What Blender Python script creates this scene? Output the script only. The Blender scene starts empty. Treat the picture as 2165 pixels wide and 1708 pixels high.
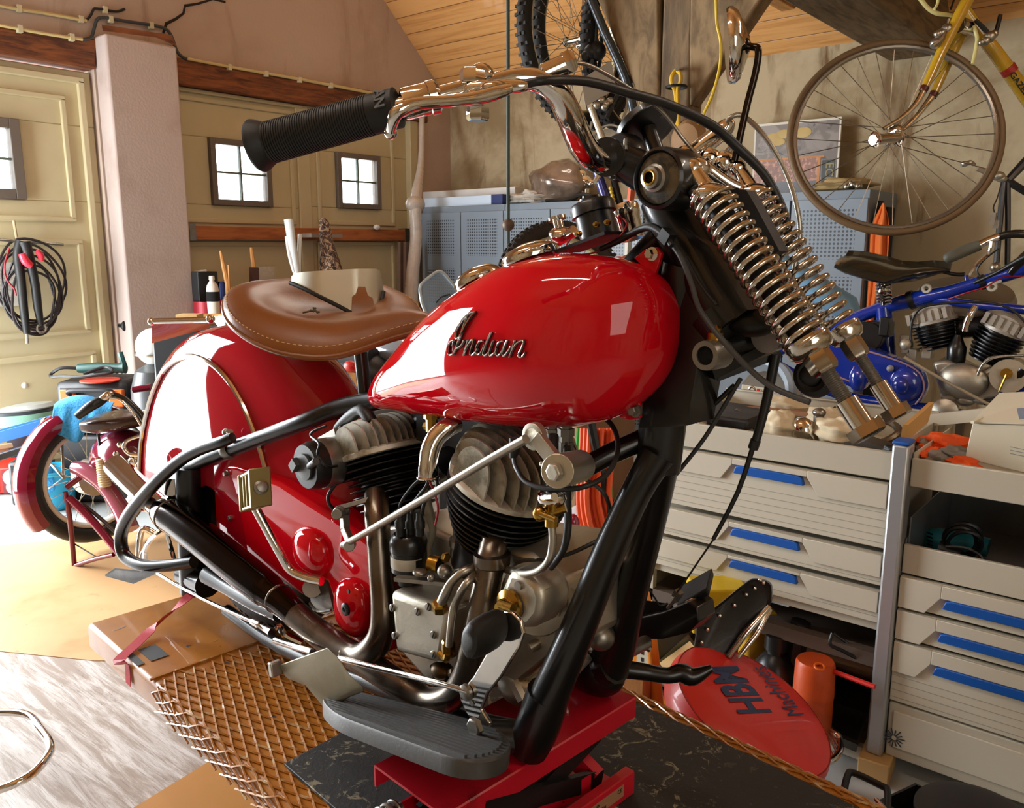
import bpy, math, random
from mathutils import Vector as V, Matrix
random.seed(7)
C = bpy.context.scene.collection
PI = math.pi
# ---------------------------------------------------------------- camera model
FOC = 1760.0; PIT = math.atan(334/1760); YAW = math.atan(1478/1791); CH = 1.25
CAM = V((0, 0, CH))
RT = V((math.cos(YAW), math.sin(YAW), 0)); FH = V((-math.sin(YAW), math.cos(YAW), 0))
FW = FH*math.cos(PIT) + V((0, 0, -math.sin(PIT))); UPV = FH*math.sin(PIT) + V((0, 0, math.cos(PIT)))
def ray(px, py): return FW + RT*((px-1082.5)/FOC) - UPV*((py-854)/FOC)
def depth(p): return (p-CAM).dot(FW)
# bike frame: x forward, lateral (right, towards the viewer), z above the lift table
D0 = .87; TZ = .40; BA = math.radians(-5.6)
BX = V((math.cos(BA), math.sin(BA), 0)); BR = V((BX.y, -BX.x, 0)); UP = V((0, 0, 1))
def bl(x, l, z): return BX*x + BR*(l-D0) + UP*(z+TZ)
def plane(px, py, p0, n):
    d = ray(px, py); return CAM + d*((p0-CAM).dot(n)/d.dot(n))
def bk(px, py, l): return plane(px, py, BR*(l-D0), BR)
def wl(px, py, off=0): return plane(px, py, V((-4.8+off, 0, 0)), V((1, 0, 0)))
def wb(px, py, off=0): return plane(px, py, V((0, 5.04-off, 0)), V((0, 1, 0)))
def fl(px, py, z=0): return plane(px, py, V((0, 0, z)), UP)
def pd(px, py, d): return CAM + ray(px, py)*d
def rad(w, p): return w*.5/FOC*depth(p)
# ---------------------------------------------------------------- curves
def cr(pts, k=6, closed=False):
    """Catmull-Rom through tuples or vectors of any length."""
    P = [tuple(p) for p in pts]; n = len(P); out = []
    if n < 3 and not closed:
        return [tuple(a+(b-a)*t/k for a, b in zip(P[0], P[1])) for t in range(k+1)]
    seg = n if closed else n-1
    for i in range(seg):
        if closed: a, b, c, d = P[i-1], P[i], P[(i+1) % n], P[(i+2) % n]
        else: a, b, c, d = P[max(i-1, 0)], P[i], P[i+1], P[min(i+2, n-1)]
        for j in range(k):
            t = j/k
            out.append(tuple(.5*(2*q+(r-p)*t+(2*p-5*q+4*r-s)*t*t+(3*q-p-3*r+s)*t**3) for p, q, r, s in zip(a, b, c, d)))
    if not closed: out.append(P[-1])
    return out
def frame_of(ax):
    ax = ax.normalized(); h = V((0, 0, 1)) if abs(ax.z) < .9 else V((1, 0, 0))
    u = ax.cross(h).normalized(); return u, ax.cross(u).normalized()
# ---------------------------------------------------------------- mesh builder
class MB:
    def __init__(s): s.v = []; s.f = []; s.m = []; s.mi = 0
    def add(s, vs, fs):
        b = len(s.v); s.v.extend(V(x) for x in vs); s.f.extend(tuple(b+i for i in f) for f in fs); s.m.extend([s.mi]*len(fs)); return s
    def loft(s, rings, closed=True, cap=True, loop=False):
        n = len(rings[0]); vs = [p for r in rings for p in r]; fs = []; R = len(rings)
        for i in range(R if loop else R-1):
            j = (i+1) % R
            for k in range(n if closed else n-1):
                l = (k+1) % n; fs.append((i*n+k, i*n+l, j*n+l, j*n+k))
        if cap and closed and not loop: fs += [tuple(range(n))[::-1], tuple((R-1)*n+k for k in range(n))]
        return s.add(vs, fs)
    def tube(s, pts, r, n=10, closed=False, cap=True, flat=None):
        pts = [V(p) for p in pts]; N = len(pts); rs = r if isinstance(r, (list, tuple)) else [r]*N
        rings = []; u = None
        for i in range(N):
            a = pts[i-1] if (i > 0 or closed) else pts[0]; b = pts[(i+1) % N] if (i < N-1 or closed) else pts[-1]
            t = (b-a)
            if t.length < 1e-9: t = V((0, 0, 1))
            t.normalize()
            if u is None: u = frame_of(t)[0]
            u = u - t*u.dot(t)
            if u.length < 1e-6: u = frame_of(t)[0]
            u.normalize(); w = t.cross(u)
            rings.append([pts[i]+(u*math.cos(2*PI*k/n)+w*math.sin(2*PI*k/n))*rs[i] for k in range(n)])
        return s.loft(rings, True, cap, closed)
    def lathe(s, c, ax, prof, n=24, cap=True):
        c = V(c); ax = V(ax).normalized(); u, w = frame_of(ax)
        return s.loft([[c+ax*h+(u*math.cos(2*PI*k/n)+w*math.sin(2*PI*k/n))*r for k in range(n)] for r, h in prof], True, cap)
    def cyl(s, a, b, r, n=20, r2=None):
        a = V(a); b = V(b); return s.lathe(a, b-a, [(r, 0), (r if r2 is None else r2, (b-a).length)], n)
    def hexa(s, p):
        return s.add(p, [(3, 2, 1, 0), (4, 5, 6, 7), (0, 1, 5, 4), (1, 2, 6, 5), (2, 3, 7, 6), (3, 0, 4, 7)])
    def box(s, c, d, X=V((1, 0, 0)), Y=None, Z=None):
        c = V(c); X = V(X).normalized(); Z = V(Z or (0, 0, 1)).normalized(); Y = V(Y).normalized() if Y is not None else Z.cross(X).normalized()
        x, y, z = X*d[0]*.5, Y*d[1]*.5, Z*d[2]*.5
        return s.hexa([c-x-y-z, c+x-y-z, c+x+y-z, c-x+y-z, c-x-y+z, c+x-y+z, c+x+y+z, c-x+y+z])
    def bb(s, lo, hi):
        lo = V(lo); hi = V(hi); return s.box((lo+hi)/2, hi-lo)
    def bar(s, a, b, w, h, up=UP):
        a = V(a); b = V(b); X = (b-a).normalized(); Y = V(up).cross(X)
        if Y.length < 1e-5: Y = frame_of(X)[0]
        Y.normalize(); Z = X.cross(Y); return s.box((a+b)/2, ((b-a).length, w, h), X, Y, Z)
    def prism(s, pts, ext):
        pts = [V(p) for p in pts]; e = V(ext); n = len(pts)
        return s.add(pts+[p+e for p in pts], [tuple(range(n))[::-1], tuple(range(n, 2*n))]+[(i, (i+1) % n, n+(i+1) % n, n+i) for i in range(n)])
    def ell(s, c, r, n=20, m=12, X=V((1, 0, 0)), Y=V((0, 1, 0)), Z=UP, fn=None):
        c = V(c); r = r if isinstance(r, (tuple, list)) else (r, r, r); rings = []
        for i in range(m+1):
            a = -PI/2+PI*i/m; a = max(-PI/2+.02, min(PI/2-.02, a)); q = []
            for k in range(n):
                b = 2*PI*k/n; x, y, z = math.cos(a)*math.cos(b), math.cos(a)*math.sin(b), math.sin(a)
                if fn: x, y, z = fn(x, y, z)
                q.append(c+X*x*r[0]+Y*y*r[1]+Z*z*r[2])
            rings.append(q)
        return s.loft(rings)
    def coil(s, a, b, R, r, turns, n=8, k=20, lead=0):
        a = V(a); b = V(b); ax = (b-a); u, w = frame_of(ax); pts = []
        N = int(turns*k)
        for i in range(N+1):
            t = 2*PI*i/k; pts.append(a+ax*(i/N)+(u*math.cos(t)+w*math.sin(t))*R)
        return s.tube(pts, r, n)
    def torus(s, c, ax, R, r, n=40, m=10, r2=None):
        c = V(c); u, w = frame_of(V(ax)); ax = V(ax).normalized(); r2 = r2 or r
        return s.loft([[c+(u*math.cos(2*PI*i/n)+w*math.sin(2*PI*i/n))*(R+r*math.cos(2*PI*k/m))+ax*r2*math.sin(2*PI*k/m) for k in range(m)] for i in range(n)], True, False, True)
    def sheet(s, P, th):
        """P: grid of points (rows) -> thin closed sheet of thickness th along the local normal."""
        R = len(P); Q = len(P[0]); N = []
        for i in range(R):
            row = []
            for j in range(Q):
                a = V(P[min(i+1, R-1)][j])-V(P[max(i-1, 0)][j]); b = V(P[i][min(j+1, Q-1)])-V(P[i][max(j-1, 0)])
                n = a.cross(b); row.append(n.normalized() if n.length > 1e-12 else V((0, 0, 1)))
            N.append(row)
        vs = [V(P[i][j]) for i in range(R) for j in range(Q)]+[V(P[i][j])+N[i][j]*th for i in range(R) for j in range(Q)]
        o = R*Q; fs = []
        for i in range(R-1):
            for j in range(Q-1):
                a, b, c, d = i*Q+j, i*Q+j+1, (i+1)*Q+j+1, (i+1)*Q+j
                fs += [(a, b, c, d), (o+d, o+c, o+b, o+a)]
        for i in range(R-1):
            for j in (0, Q-1):
                a, b = i*Q+j, (i+1)*Q+j; fs.append((a, b, o+b, o+a) if j == 0 else (b, a, o+a, o+b))
        for j in range(Q-1):
            for i in (0, R-1):
                a, b = i*Q+j, i*Q+j+1; fs.append((b, a, o+a, o+b) if i == 0 else (a, b, o+b, o+a))
        return s.add(vs, fs)
    def text(s, txt, org, X, Y, size, ext=.0008, align='LEFT', shear=0, bold=0):
        cu = bpy.data.curves.new('t', 'FONT'); cu.body = txt; cu.size = size; cu.extrude = ext; cu.align_x = align; cu.shear = shear; cu.offset = bold
        cu.resolution_u = 3
        o = bpy.data.objects.new('t', cu); C.objects.link(o); dg = bpy.context.evaluated_depsgraph_get(); dg.update()
        me = bpy.data.meshes.new_from_object(o.evaluated_get(dg)); X = V(X).normalized(); Y = V(Y).normalized(); Z = X.cross(Y); org = V(org)
        s.add([org+X*v.co.x+Y*v.co.y+Z*v.co.z for v in me.vertices], [tuple(p.vertices) for p in me.polygons])
        bpy.data.objects.remove(o); bpy.data.curves.remove(cu); bpy.data.meshes.remove(me); return s
def T(mb, fn, pts, k=6, n=10, closed=False):
    """tube through (px, py, plane offset, width px) control points"""
    P = cr(pts, k, closed) if k > 1 else pts
    q = [fn(*p[:-1]) for p in P]
    return mb.tube(q, [rad(p[-1], w) for p, w in zip(P, q)], n, closed)
# ---------------------------------------------------------------- objects
def obj(name, mb, mat, parent=None, label=None, bevel=0, sharp=38, seg=2):
    me = bpy.data.meshes.new(name)
    if parent is None:
        lo = V((min(v.x for v in mb.v), min(v.y for v in mb.v), min(v.z for v in mb.v))); hi = V((max(v.x for v in mb.v), max(v.y for v in mb.v), 0))
        org = V(((lo.x+hi.x)/2, (lo.y+hi.y)/2, lo.z))
    else: org = wpos(parent)
    me.from_pydata([v-org for v in mb.v], [], mb.f)
    for m in (mat if isinstance(mat, (list, tuple)) else [mat]): me.materials.append(m)
    if any(mb.m): me.polygons.foreach_set('material_index', mb.m)
    import bmesh
    b = bmesh.new(); b.from_mesh(me); bmesh.ops.recalc_face_normals(b, faces=b.faces); b.to_mesh(me); b.free()
    me.polygons.foreach_set('use_smooth', [True]*len(me.polygons))
    me.set_sharp_from_angle(angle=math.radians(sharp))
    o = bpy.data.objects.new(name, me); C.objects.link(o)
    if parent is None: o.location = org
    else: o.parent = parent
    if bevel:
        md = o.modifiers.new('b', 'BEVEL'); md.width = bevel; md.segments = seg; md.limit_method = 'ANGLE'; md.angle_limit = math.radians(35); md.harden_normals = False
    if label: o['label'] = label
    return o
def wpos(o):
    p = V(o.location)
    while o.parent is not None: o = o.parent; p += V(o.location)
    return p
def thing(name, label, cat, loc, group=None):
    o = bpy.data.objects.new(name, None); C.objects.link(o); o.location = V(loc); o.empty_display_size = .1
    o['label'] = label; o['category'] = cat
    if group: o['group'] = group
    return o
def single(name, mb, mat, label, cat, group=None, bevel=0, sharp=38, kind=None):
    o = obj(name, mb, mat, None, label, bevel, sharp); o['category'] = cat
    if group: o['group'] = group
    if kind: o['kind'] = kind
    return o
def struct(name, mb, mat, bevel=0, label=None):
    o = obj(name, mb, mat, None, label, bevel); o['kind'] = 'structure'; return o
def dup(root, d, label=None, group=None):
    def cp(o, par):
        c = o.copy(); C.objects.link(c); c.parent = par
        for ch in list(o.children): cp(ch, c)
        return c
    r = cp(root, None); r.location = V(root.location)+V(d)
    if label: r['label'] = label
    if group: r['group'] = group
    return r
# ---------------------------------------------------------------- materials
def srgb(h):
    h = h.lstrip('#'); c = [int(h[i:i+2], 16)/255 for i in (0, 2, 4)]
    return tuple((x/12.92 if x <= .04045 else ((x+.055)/1.055)**2.4) for x in c)+(1,)
class G:
    """tiny node-graph helper with operator overloading"""
    def __init__(s, nt, sock): s.nt = nt; s.k = sock
    def _m(s, op, *a):
        n = s.nt.nodes.new('ShaderNodeMath'); n.operation = op
        for i, x in enumerate((s,)+a):
            if isinstance(x, G): s.nt.links.new(x.k, n.inputs[i])
            else: n.inputs[i].default_value = x
        return G(s.nt, n.outputs[0])
    def __add__(s, o): return s._m('ADD', o)
    def __sub__(s, o): return s._m('SUBTRACT', o)
    def __mul__(s, o): return s._m('MULTIPLY', o)
    def __truediv__(s, o): return s._m('DIVIDE', o)
    def gt(s, o): return s._m('GREATER_THAN', o)
    def lt(s, o): return s._m('LESS_THAN', o)
    def fr(s): return s._m('FRACT')
    def flr(s): return s._m('FLOOR')
    def ab(s): return s._m('ABSOLUTE')
    def sqrt(s): return s._m('SQRT')
    def sin(s): return s._m('SINE')
    def mx(s, o): return s._m('MAXIMUM', o)
    def mn(s, o): return s._m('MINIMUM', o)
    def sstep(s, a, b):
        n = s.nt.nodes.new('ShaderNodeMapRange'); n.interpolation_type = 'SMOOTHSTEP'; s.nt.links.new(s.k, n.inputs[0]); n.inputs[1].default_value = a; n.inputs[2].default_value = b
        return G(s.nt, n.outputs[0])
class Mat:
    def __init__(s, name, col, rough=.5, metal=0.0, coat=0, spec=.5):
        s.m = bpy.data.materials.new(name); s.m.use_nodes = True; s.nt = s.m.node_tree; s.b = s.nt.nodes['Principled BSDF']
        s.c = srgb(col) if isinstance(col, str) else col
        s.b.inputs['Base Color'].default_value = s.c; s.b.inputs['Roughness'].default_value = rough; s.b.inputs['Metallic'].default_value = metal
        s.b.inputs['Coat Weight'].default_value = coat; s.b.inputs['Coat Roughness'].default_value = .03; s.b.inputs['Specular IOR Level'].default_value = spec
        s.col = None; s.rough = rough
    def xyz(s):
        tc = s.nt.nodes.new('ShaderNodeTexCoord'); sp = s.nt.nodes.new('ShaderNodeSeparateXYZ'); s.nt.links.new(tc.outputs['Object'], sp.inputs[0])
        return [G(s.nt, o) for o in sp.outputs]
    def vec(s, x, y, z):
        n = s.nt.nodes.new('ShaderNodeCombineXYZ')
        for i, q in enumerate((x, y, z)):
            if isinstance(q, G): s.nt.links.new(q.k, n.inputs[i])
            else: n.inputs[i].default_value = q
        return n.outputs[0]
    def noise(s, scale, detail=3, rough=.55, dist=0, vec=None, stretch=None):
        n = s.nt.nodes.new('ShaderNodeTexNoise'); n.inputs['Scale'].default_value = scale; n.inputs['Detail'].default_value = detail; n.inputs['Roughness'].default_value = rough; n.inputs['Distortion'].default_value = dist
        if vec is None:
            tc = s.nt.nodes.new('ShaderNodeTexCoord'); vec = tc.outputs['Object']
            if stretch:
                mp = s.nt.nodes.new('ShaderNodeMapping'); mp.inputs['Scale'].default_value = stretch; s.nt.links.new(vec, mp.inputs[0]); vec = mp.outputs[0]
        s.nt.links.new(vec, n.inputs['Vector']); return G(s.nt, n.outputs['Fac'])
    def voro(s, scale, feature='F1', vec=None, rnd=1):
        n = s.nt.nodes.new('ShaderNodeTexVoronoi'); n.inputs['Scale'].default_value = scale; n.feature = feature; n.inputs['Randomness'].default_value = rnd
        if vec is None: vec = s.nt.nodes.new('ShaderNodeTexCoord').outputs['Object']
        s.nt.links.new(vec, n.inputs['Vector']); return G(s.nt, n.outputs['Distance'])
    def mix(s, fac, col):
        """blend the running base colour towards col by fac"""
        n = s.nt.nodes.new('ShaderNodeMix'); n.data_type = 'RGBA'
        s.nt.links.new(fac.k, n.inputs['Factor'])
        if s.col is None: n.inputs[6].default_value = s.c
        else: s.nt.links.new(s.col, n.inputs[6])
        n.inputs[7].default_value = srgb(col) if isinstance(col, str) else col
        s.col = n.outputs[2]; s.nt.links.new(s.col, s.b.inputs['Base Color']); return s
    def rgh(s, fac, a, b): s.nt.links.new((fac*(b-a)+a).k, s.b.inputs['Roughness']); return s
    def bump(s, h, strength=.3, dist=.01):
        n = s.nt.nodes.new('ShaderNodeBump'); n.inputs['Strength'].default_value = strength; n.inputs['Distance'].default_value = dist
        s.nt.links.new(h.k, n.inputs['Height']); s.nt.links.new(n.outputs[0], s.b.inputs['Normal']); return s
def P(name, col, rough=.5, metal=0.0, coat=0, var=.12, vs=6, bump=0, bs=60, rv=.12, spec=.5):
    """plain procedural surface: soft colour mottling, uneven roughness, optional grain"""
    m = Mat(name, col, rough, metal, coat, spec); c = m.c
    if var:
        n = m.noise(vs, 4); m.mix(n.sstep(.35, .75), tuple(x*(1-var) for x in c[:3])+(1,))
        if rv: m.rgh(n, max(rough-rv, .02), min(rough+rv, 1))
    if bump: m.bump(m.noise(bs, 3), bump, .002)
    return m.m
# ================================================================ materials
def chrome(name, col='#e6e2dc', rough=.07, var=.08): return P(name, col, rough, 1, var=var, vs=30, rv=.05)
CHR = chrome('chrome'); CHR_B = chrome('brushed_steel', '#b9b4a8', .34, .2); ALU = P('cast_aluminium', '#c6c0b0', .42, .85, var=.22, vs=14, bump=.15, bs=160)
STEEL = P('dull_steel', '#9a968e', .38, .9, var=.25, vs=20); NICK = P('nickel_springs', '#cfc6b8', .14, 1, var=.18, vs=25)
BRASS = P('brass', '#b08a3c', .28, 1, var=.2, vs=40)
RED = P('red_lacquer', '#c8081a', .5, 0, coat=1, var=.05, vs=3, rv=.05, spec=0); RED_D = P('deep_red_lacquer', '#a80a20', .5, 0, coat=1, var=.05, vs=3, rv=.05, spec=0)
MAROON = P('maroon_lacquer', '#70142a', .5, 0, coat=1, var=.06, vs=5, rv=.05, spec=0)
BLACK = P('black_enamel', '#0a0a0b', .34, 0, coat=.25, var=.3, vs=9, rv=.12); BLACK_M = P('black_satin', '#141414', .42, .1, var=.3, vs=20)
RUB = P('black_rubber', '#151514', .55, 0, var=.35, vs=25, bump=.12, bs=200); RUBG = P('grey_rubber', '#3d3d3c', .5, 0, var=.25, vs=18, bump=.15, bs=180)
DARK = P('dark_hole', '#050505', .9, 0, var=0); CABLE = P('cable_sleeve', '#191a1a', .45, 0, var=.2, vs=40); REDW = P('red_wire', '#9c1220', .4, var=.1)
LEATH = Mat('tan_leather', '#7d4718', .4); _n = LEATH.noise(5, 4); LEATH.mix(_n.sstep(.4, .75), '#66370f'); LEATH.bump(LEATH.voro(260), .12, .001); LEATH.rgh(_n, .3, .48); LEATH = LEATH.m
THREAD = P('pale_thread', '#d9b67c', .8, var=.1)
EXH = Mat('heat_stained_steel', '#776d62', .34, .95); _n = EXH.noise(7, 4); EXH.mix(_n.sstep(.4, .7), '#5c4d3e'); EXH.rgh(EXH.noise(30), .18, .4); EXH = EXH.m
MUF = P('black_chrome', '#3a3431', .12, 1, var=.45, vs=7, rv=.08)
FIN = P('black_fin', '#0c0c0d', .35, .1, var=.3, vs=30); FINA = Mat('alloy_fin', '#d6d1c4', .5, .55); _n = FINA.noise(22, 4); FINA.mix(_n.sstep(.52, .75), '#8a7d62'); FINA = FINA.m; FIND = Mat('dirty_shaded_fin', '#a19884', .6, .3); _n = FIND.noise(26, 5, .65); FIND.mix(_n.sstep(.4, .7), '#5f563f'); FIND = FIND.m  # darker fin-face tone mixes dirt with painted shade between the fins
CREAM = P('cream_paint', '#c2b48e', .55, 0, var=.12, vs=2, bump=.1, bs=40); CREAM2 = P('pale_cream_paint', '#cfc39c', .5, 0, var=.1, vs=3)
GREYP = P('grey_brown_frame_paint', '#6c6258', .55, var=.15); WHITE = P('white_plastic', '#e4e4e2', .4, var=.06); PAPER = P('paper', '#d8d2c4', .8, var=.1, vs=20)
def wood(name, a, b, sc=(1, 12, 12), rough=.6, s=6):
    m = Mat(name, a, rough); n = m.noise(s, 5, .6, .6, stretch=sc); m.mix(n.sstep(.35, .72), b); m.bump(n, .18, .004); return m.m
TIMB = wood('old_timber', '#7d6444', '#4d3d2a', (7, 7, 1.2), .8, 4); BEAM = wood('lintel_timber', '#8a4f28', '#4a2616', (9, 1.2, 9), .75, 4)
PINE = wood('pine_board', '#c98f4e', '#a96d34', (10, 10, 1.5), .6, 4); BOARDW = wood('shelf_board', '#ad6636', '#87481f', (9, 1, 9), .7, 4)
TIE = wood('tie_beam_timber', '#806948', '#54422c', (8, 1.2, 8), .8, 4)
def plaster(name, a, b, c, s=1.1):
    m = Mat(name, a, .9); n = m.noise(s, 6, .65, .3); k = m.noise(s*2.2, 5, .6, .4, stretch=(2.6, 2.6, .55)); m.mix(n.sstep(.45, .66), b); m.mix(k.sstep(.54, .72), c); m.bump(m.noise(60, 4), .25, .004); return m.m
PLB = plaster('stained_plaster', '#b8a889', '#8f7a58', '#6f5536'); PLL = plaster('pink_beige_plaster', '#bba798', '#b09a8b', '#a38b7b', .8)
_m = Mat('white_pillar_plaster', '#bfaea6', .85); _m.mix(_m.noise(3, 5).sstep(.5, .7), '#b09d93'); _m.bump(_m.noise(70, 4), .3, .004); PILL = _m.m
# planked ceiling
m = Mat('pine_planks', '#dda566', .45, coat=.15); x, y, z = m.xyz(); p = y/.098; fl_ = p.flr()
nv = m.noise(3.2, 5, .6, .5, vec=m.vec(x*.55+fl_*3.7, y*9, z*9)); m.mix(nv.sstep(.42, .8), '#bb7c3c'); m.mix((p.fr()-.5).ab().sstep(.475, .5), '#5a3210')
kn = m.voro(1, vec=m.vec(x*1.3+fl_*1.91, fl_*2.3, 0.0)); m.mix((kn*-1+1).sstep(.955, .985), '#5f3413'); m.bump((p.fr()-.5).ab().sstep(.5, .47), .5, .006); PLANK = m.m
# ---- floors
m = Mat('pale_concrete', '#b9bdbb', .5); n = m.noise(3, 6, .65); m.mix(n.sstep(.45, .7), '#a3a6a2'); m.bump(m.noise(90, 3), .15, .002); CONC = m.m
m = Mat('peach_plywood', '#caa273', .45); n = m.noise(2.5, 4); m.mix(n.sstep(.5, .75), '#b98a58'); k = m.noise(9, 5, .7); m.mix(k.sstep(.6, .78), '#8a7258'); PLY = m.m
m = Mat('window_glare_laminate', '#a19286', .38); n = m.noise(3.5, 7, .75, .6, stretch=(1.0, 9, 1)); m.mix(n.sstep(.4, .62), '#d6d1cd'); k = m.noise(9, 7, .8, .8, stretch=(1, 26, 1)); m.mix(k.sstep(.52, .68), '#7d7068')  # pale grey tones hold window glare put into the laminate colour
m.bump(k, .15, .002); LAM = m.m
m = Mat('orange_plywood', '#b9823f', .42); n = m.noise(4, 5); m.mix(n.sstep(.45, .7), '#a56f30'); OPLY = m.m
# ================================================================ shell
def eave(Y): return 2.37+.92*(5.04-Y)
b = MB(); b.prism([(-5.6, -2.8, -.12), (2.8, -2.8, -.12), (2.8, 5.2, -.12), (-5.6, 5.2, -.12)], (0, 0, .12)); struct('floor', b, CONC)
def board(name, px, z, mat):
    b = MB(); b.prism([fl(*q, z-.006) for q in px], (0, 0, .006)); return struct(name, b, mat)
board('floor_plywood', [(-700, 1230), (150, 1140), (760, 1080), (700, 1400), (200, 1400), (-900, 1290)], .008, PLY)
board('floor_laminate', [(-900, 1290), (200, 1345), (700, 1400), (452, 1608), (60, 1850), (-900, 1900)], .006, LAM)  # straight edge to the peach board stands in for a soft change of light
board('floor_orange_board', [(452, 1608), (700, 1420), (1000, 1900), (60, 1850)], .0065, OPLY)
# left wall, pierced by two door openings and carrying the gable
LX = -4.8
DY0, DY1, DZ = 1.0, 2.245, 2.2          # left doorway
EY0, EY1 = 2.62, 4.62                      # right doorway
b = MB()
def wslab(y0, y1, z0, z1): b.bb((LX-.25, y0, z0), (LX, y1, z1))
wslab(-2.8, -.2, 0, 2.2); wslab(DY1, EY0, 0, 2.2); wslab(EY1, 5.2, 0, 2.2)
b.prism([(LX-.25, -2.8, 2.2), (LX-.25, 5.2, 2.2), (LX-.25, 5.2, eave(5.2)), (LX-.25, 1, eave(1)), (LX-.25, -2.8, 2.6)], (.25, 0, 0))
WL_ = struct('wall_left', b, PLL)
b = MB(); b.bb((-5.05, 5.04, 0), (2.8, 5.3, 2.6)); WB_ = struct('wall_back', b, PLB)
b = MB(); b.bb((2.6, -2.8, 0), (2.8, 5.2, 2.9)); b.prism([(2.6, -2.8, 2.9), (2.6, 5.2, 2.9), (2.6, 5.04, 2.9), (2.6, 1, 6)], (.2, 0, 0)); struct('wall_right', b, PLB)
# front wall behind the viewer
b = MB(); b.bb((-5.05, -2.8, 0), (2.8, -2.6, 2.6)); struct('wall_front', b, PLB)
b = MB(); q = [(5.3, eave(5.3)), (1.0, eave(1.0)), (-2.8, 2.55)]
for (y0, z0), (y1, z1) in zip(q, q[1:]): b.hexa([(-5.1, y1, z1), (2.8, y1, z1), (2.8, y0, z0), (-5.1, y0, z0), (-5.1, y1, z1+.12), (2.8, y1, z1+.12), (2.8, y0, z0+.12), (-5.1, y0, z0+.12)])
struct('ceiling', b, PLANK)
# loft: deck, joists, tie beam at the upper right
b = MB(); b.bb((-2.1, 1.6, 2.78), (2.6, 4.62, 2.82)); struct('ceiling_loft', b, PLANK)
JW = wood('joist_pine', '#c9965a', '#a8713a', (8, 1.2, 8), .55, 4)
for jx in (wb(1655, 60).x*.95, .6, 1.6):
    b = MB(); b.bb((jx-.04, 1.6, 2.55), (jx+.04, 4.86, 2.78)); struct('beam_joist', b, JW, .004)
bx0 = wb(1882, 84).x; b = MB(); b.bb((bx0, 1.2, wb(1960, 112).z-.02), (bx0+.3, 5.04, 2.62)); struct('beam_tie', b, TIE, .02)
# timber post with two braces
PY = 2.75
def pp(px, py): return plane(px, py, V((0, PY, 0)), V((0, 1, 0)))
b = MB(); lo = pp(1393, 250); hi = pp(1456, 250); b.bb((lo.x, PY, 0), (hi.x, PY+.1, 4.1)); struct('column_timber', b, TIMB, .012)
BR_ = wood('brace_timber', '#8d7350', '#5f4a30', (5, 5, 2), .8, 4)
b = MB(); b.prism([pp(1393, 318), pp(1372, 262), pp(1262, 0), pp(1160, -240), pp(1330, -240), pp(1393, -90)], (0, .08, 0)); struct('beam_brace', b, BR_, .01)
b = MB(); b.prism([pp(1456, 226), pp(1608, 0), pp(1770, -240), pp(1600, -240), pp(1456, -20)], (0, .08, 0)); struct('beam_brace', b, BR_, .01)
# pillar between the doors
b = MB(); fx = min((abs(wl(233, 200, q/400).y-wl(206, 200).y), q/400) for q in range(20, 160))[1]; b.bb((LX, wl(206, 200).y, 0), (LX+fx, wl(381, 200, fx).y, 2.36)); struct('wall_pillar', b, PILL, .012)
b = MB(); b.prism([wl(*q, fx+.001) for q in [(214, 52), (362, 74), (374, 98), (330, 80), (216, 66)]], (.004, 0, 0)); struct('trim_timber_pad', b, BEAM, .002)
# lintels
def lint(name, p0, p1, p2, p3, o):
    b = MB(); b.prism([wl(*q, o) for q in (p0, p1, p2, p3)], (-.2, 0, 0)); struct(name, b, BEAM, .008)
lint('beam_lintel', (-300, 20), (203, 83), (203, 146), (-300, 66), .03)
lint('beam_lintel', (372, 121), (905, 212), (905, 260), (376, 177), .03)
# crack in the plaster
CRK = P('crack', '#2b211c', .95, var=0)
b = MB(); T(b, wl, [(476, 4, .002, 5), (450, -2, .002, 4), (418, 8, .002, 5), (391, 12, .002, 6), (388, 28, .002, 5), (372, 40, .002, 6), (352, 50, .002, 7), (345, 70, .002, 5)], 1, 5); obj('crack', b, CRK, WL_)
b = MB()
# ---- doors
def strip(b, pts, off, w, h):
    q = [wl(x, y, off) for x, y in pts]
    for a, c in zip(q, q[1:]): b.bar(a, c+(c-a).normalized()*w*.5, h, w, V((0, 0, 1)) if abs((c-a).normalized().z) < .7 else V((0, 1, 0)))
def panel(b, y0, y1, z0, z1, off, w=.03, h=.018):
    X = LX+off
    for a, c in (((X, y0, z0), (X, y1, z0)), ((X, y0, z1), (X, y1, z1))): b.box((V(a)+V(c))/2, (h, abs(y1-y0)+w, w))
    for yy in (y0, y1): b.box((X, yy, (z0+z1)/2), (h, w, abs(z1-z0)))
def leaf(name, y0, y1, z1, hole):
    """one door leaf with a window hole"""
    b = MB(); a0, a1, c0, c1 = hole; X0, X1 = LX-.09, LX-.045
    for lo, hi in (((y0, 0), (y1, c0)), ((y0, c1), (y1, z1)), ((y0, c0), (a0, c1)), ((a1, c0), (y1, c1))): b.bb((X0, lo[0], lo[1]), (X1, hi[0], hi[1]))
    return b
SKYG = P('window_glass', '#ffffff', .02, var=0)
_nt = SKYG.node_tree; _g = _nt.nodes.new('ShaderNodeBsdfGlass'); _g.inputs['IOR'].default_value = 1.02; _g.inputs['Roughness'].default_value = 0; _nt.links.new(_g.outputs[0], _nt.nodes['Material Output'].inputs[0])
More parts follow.
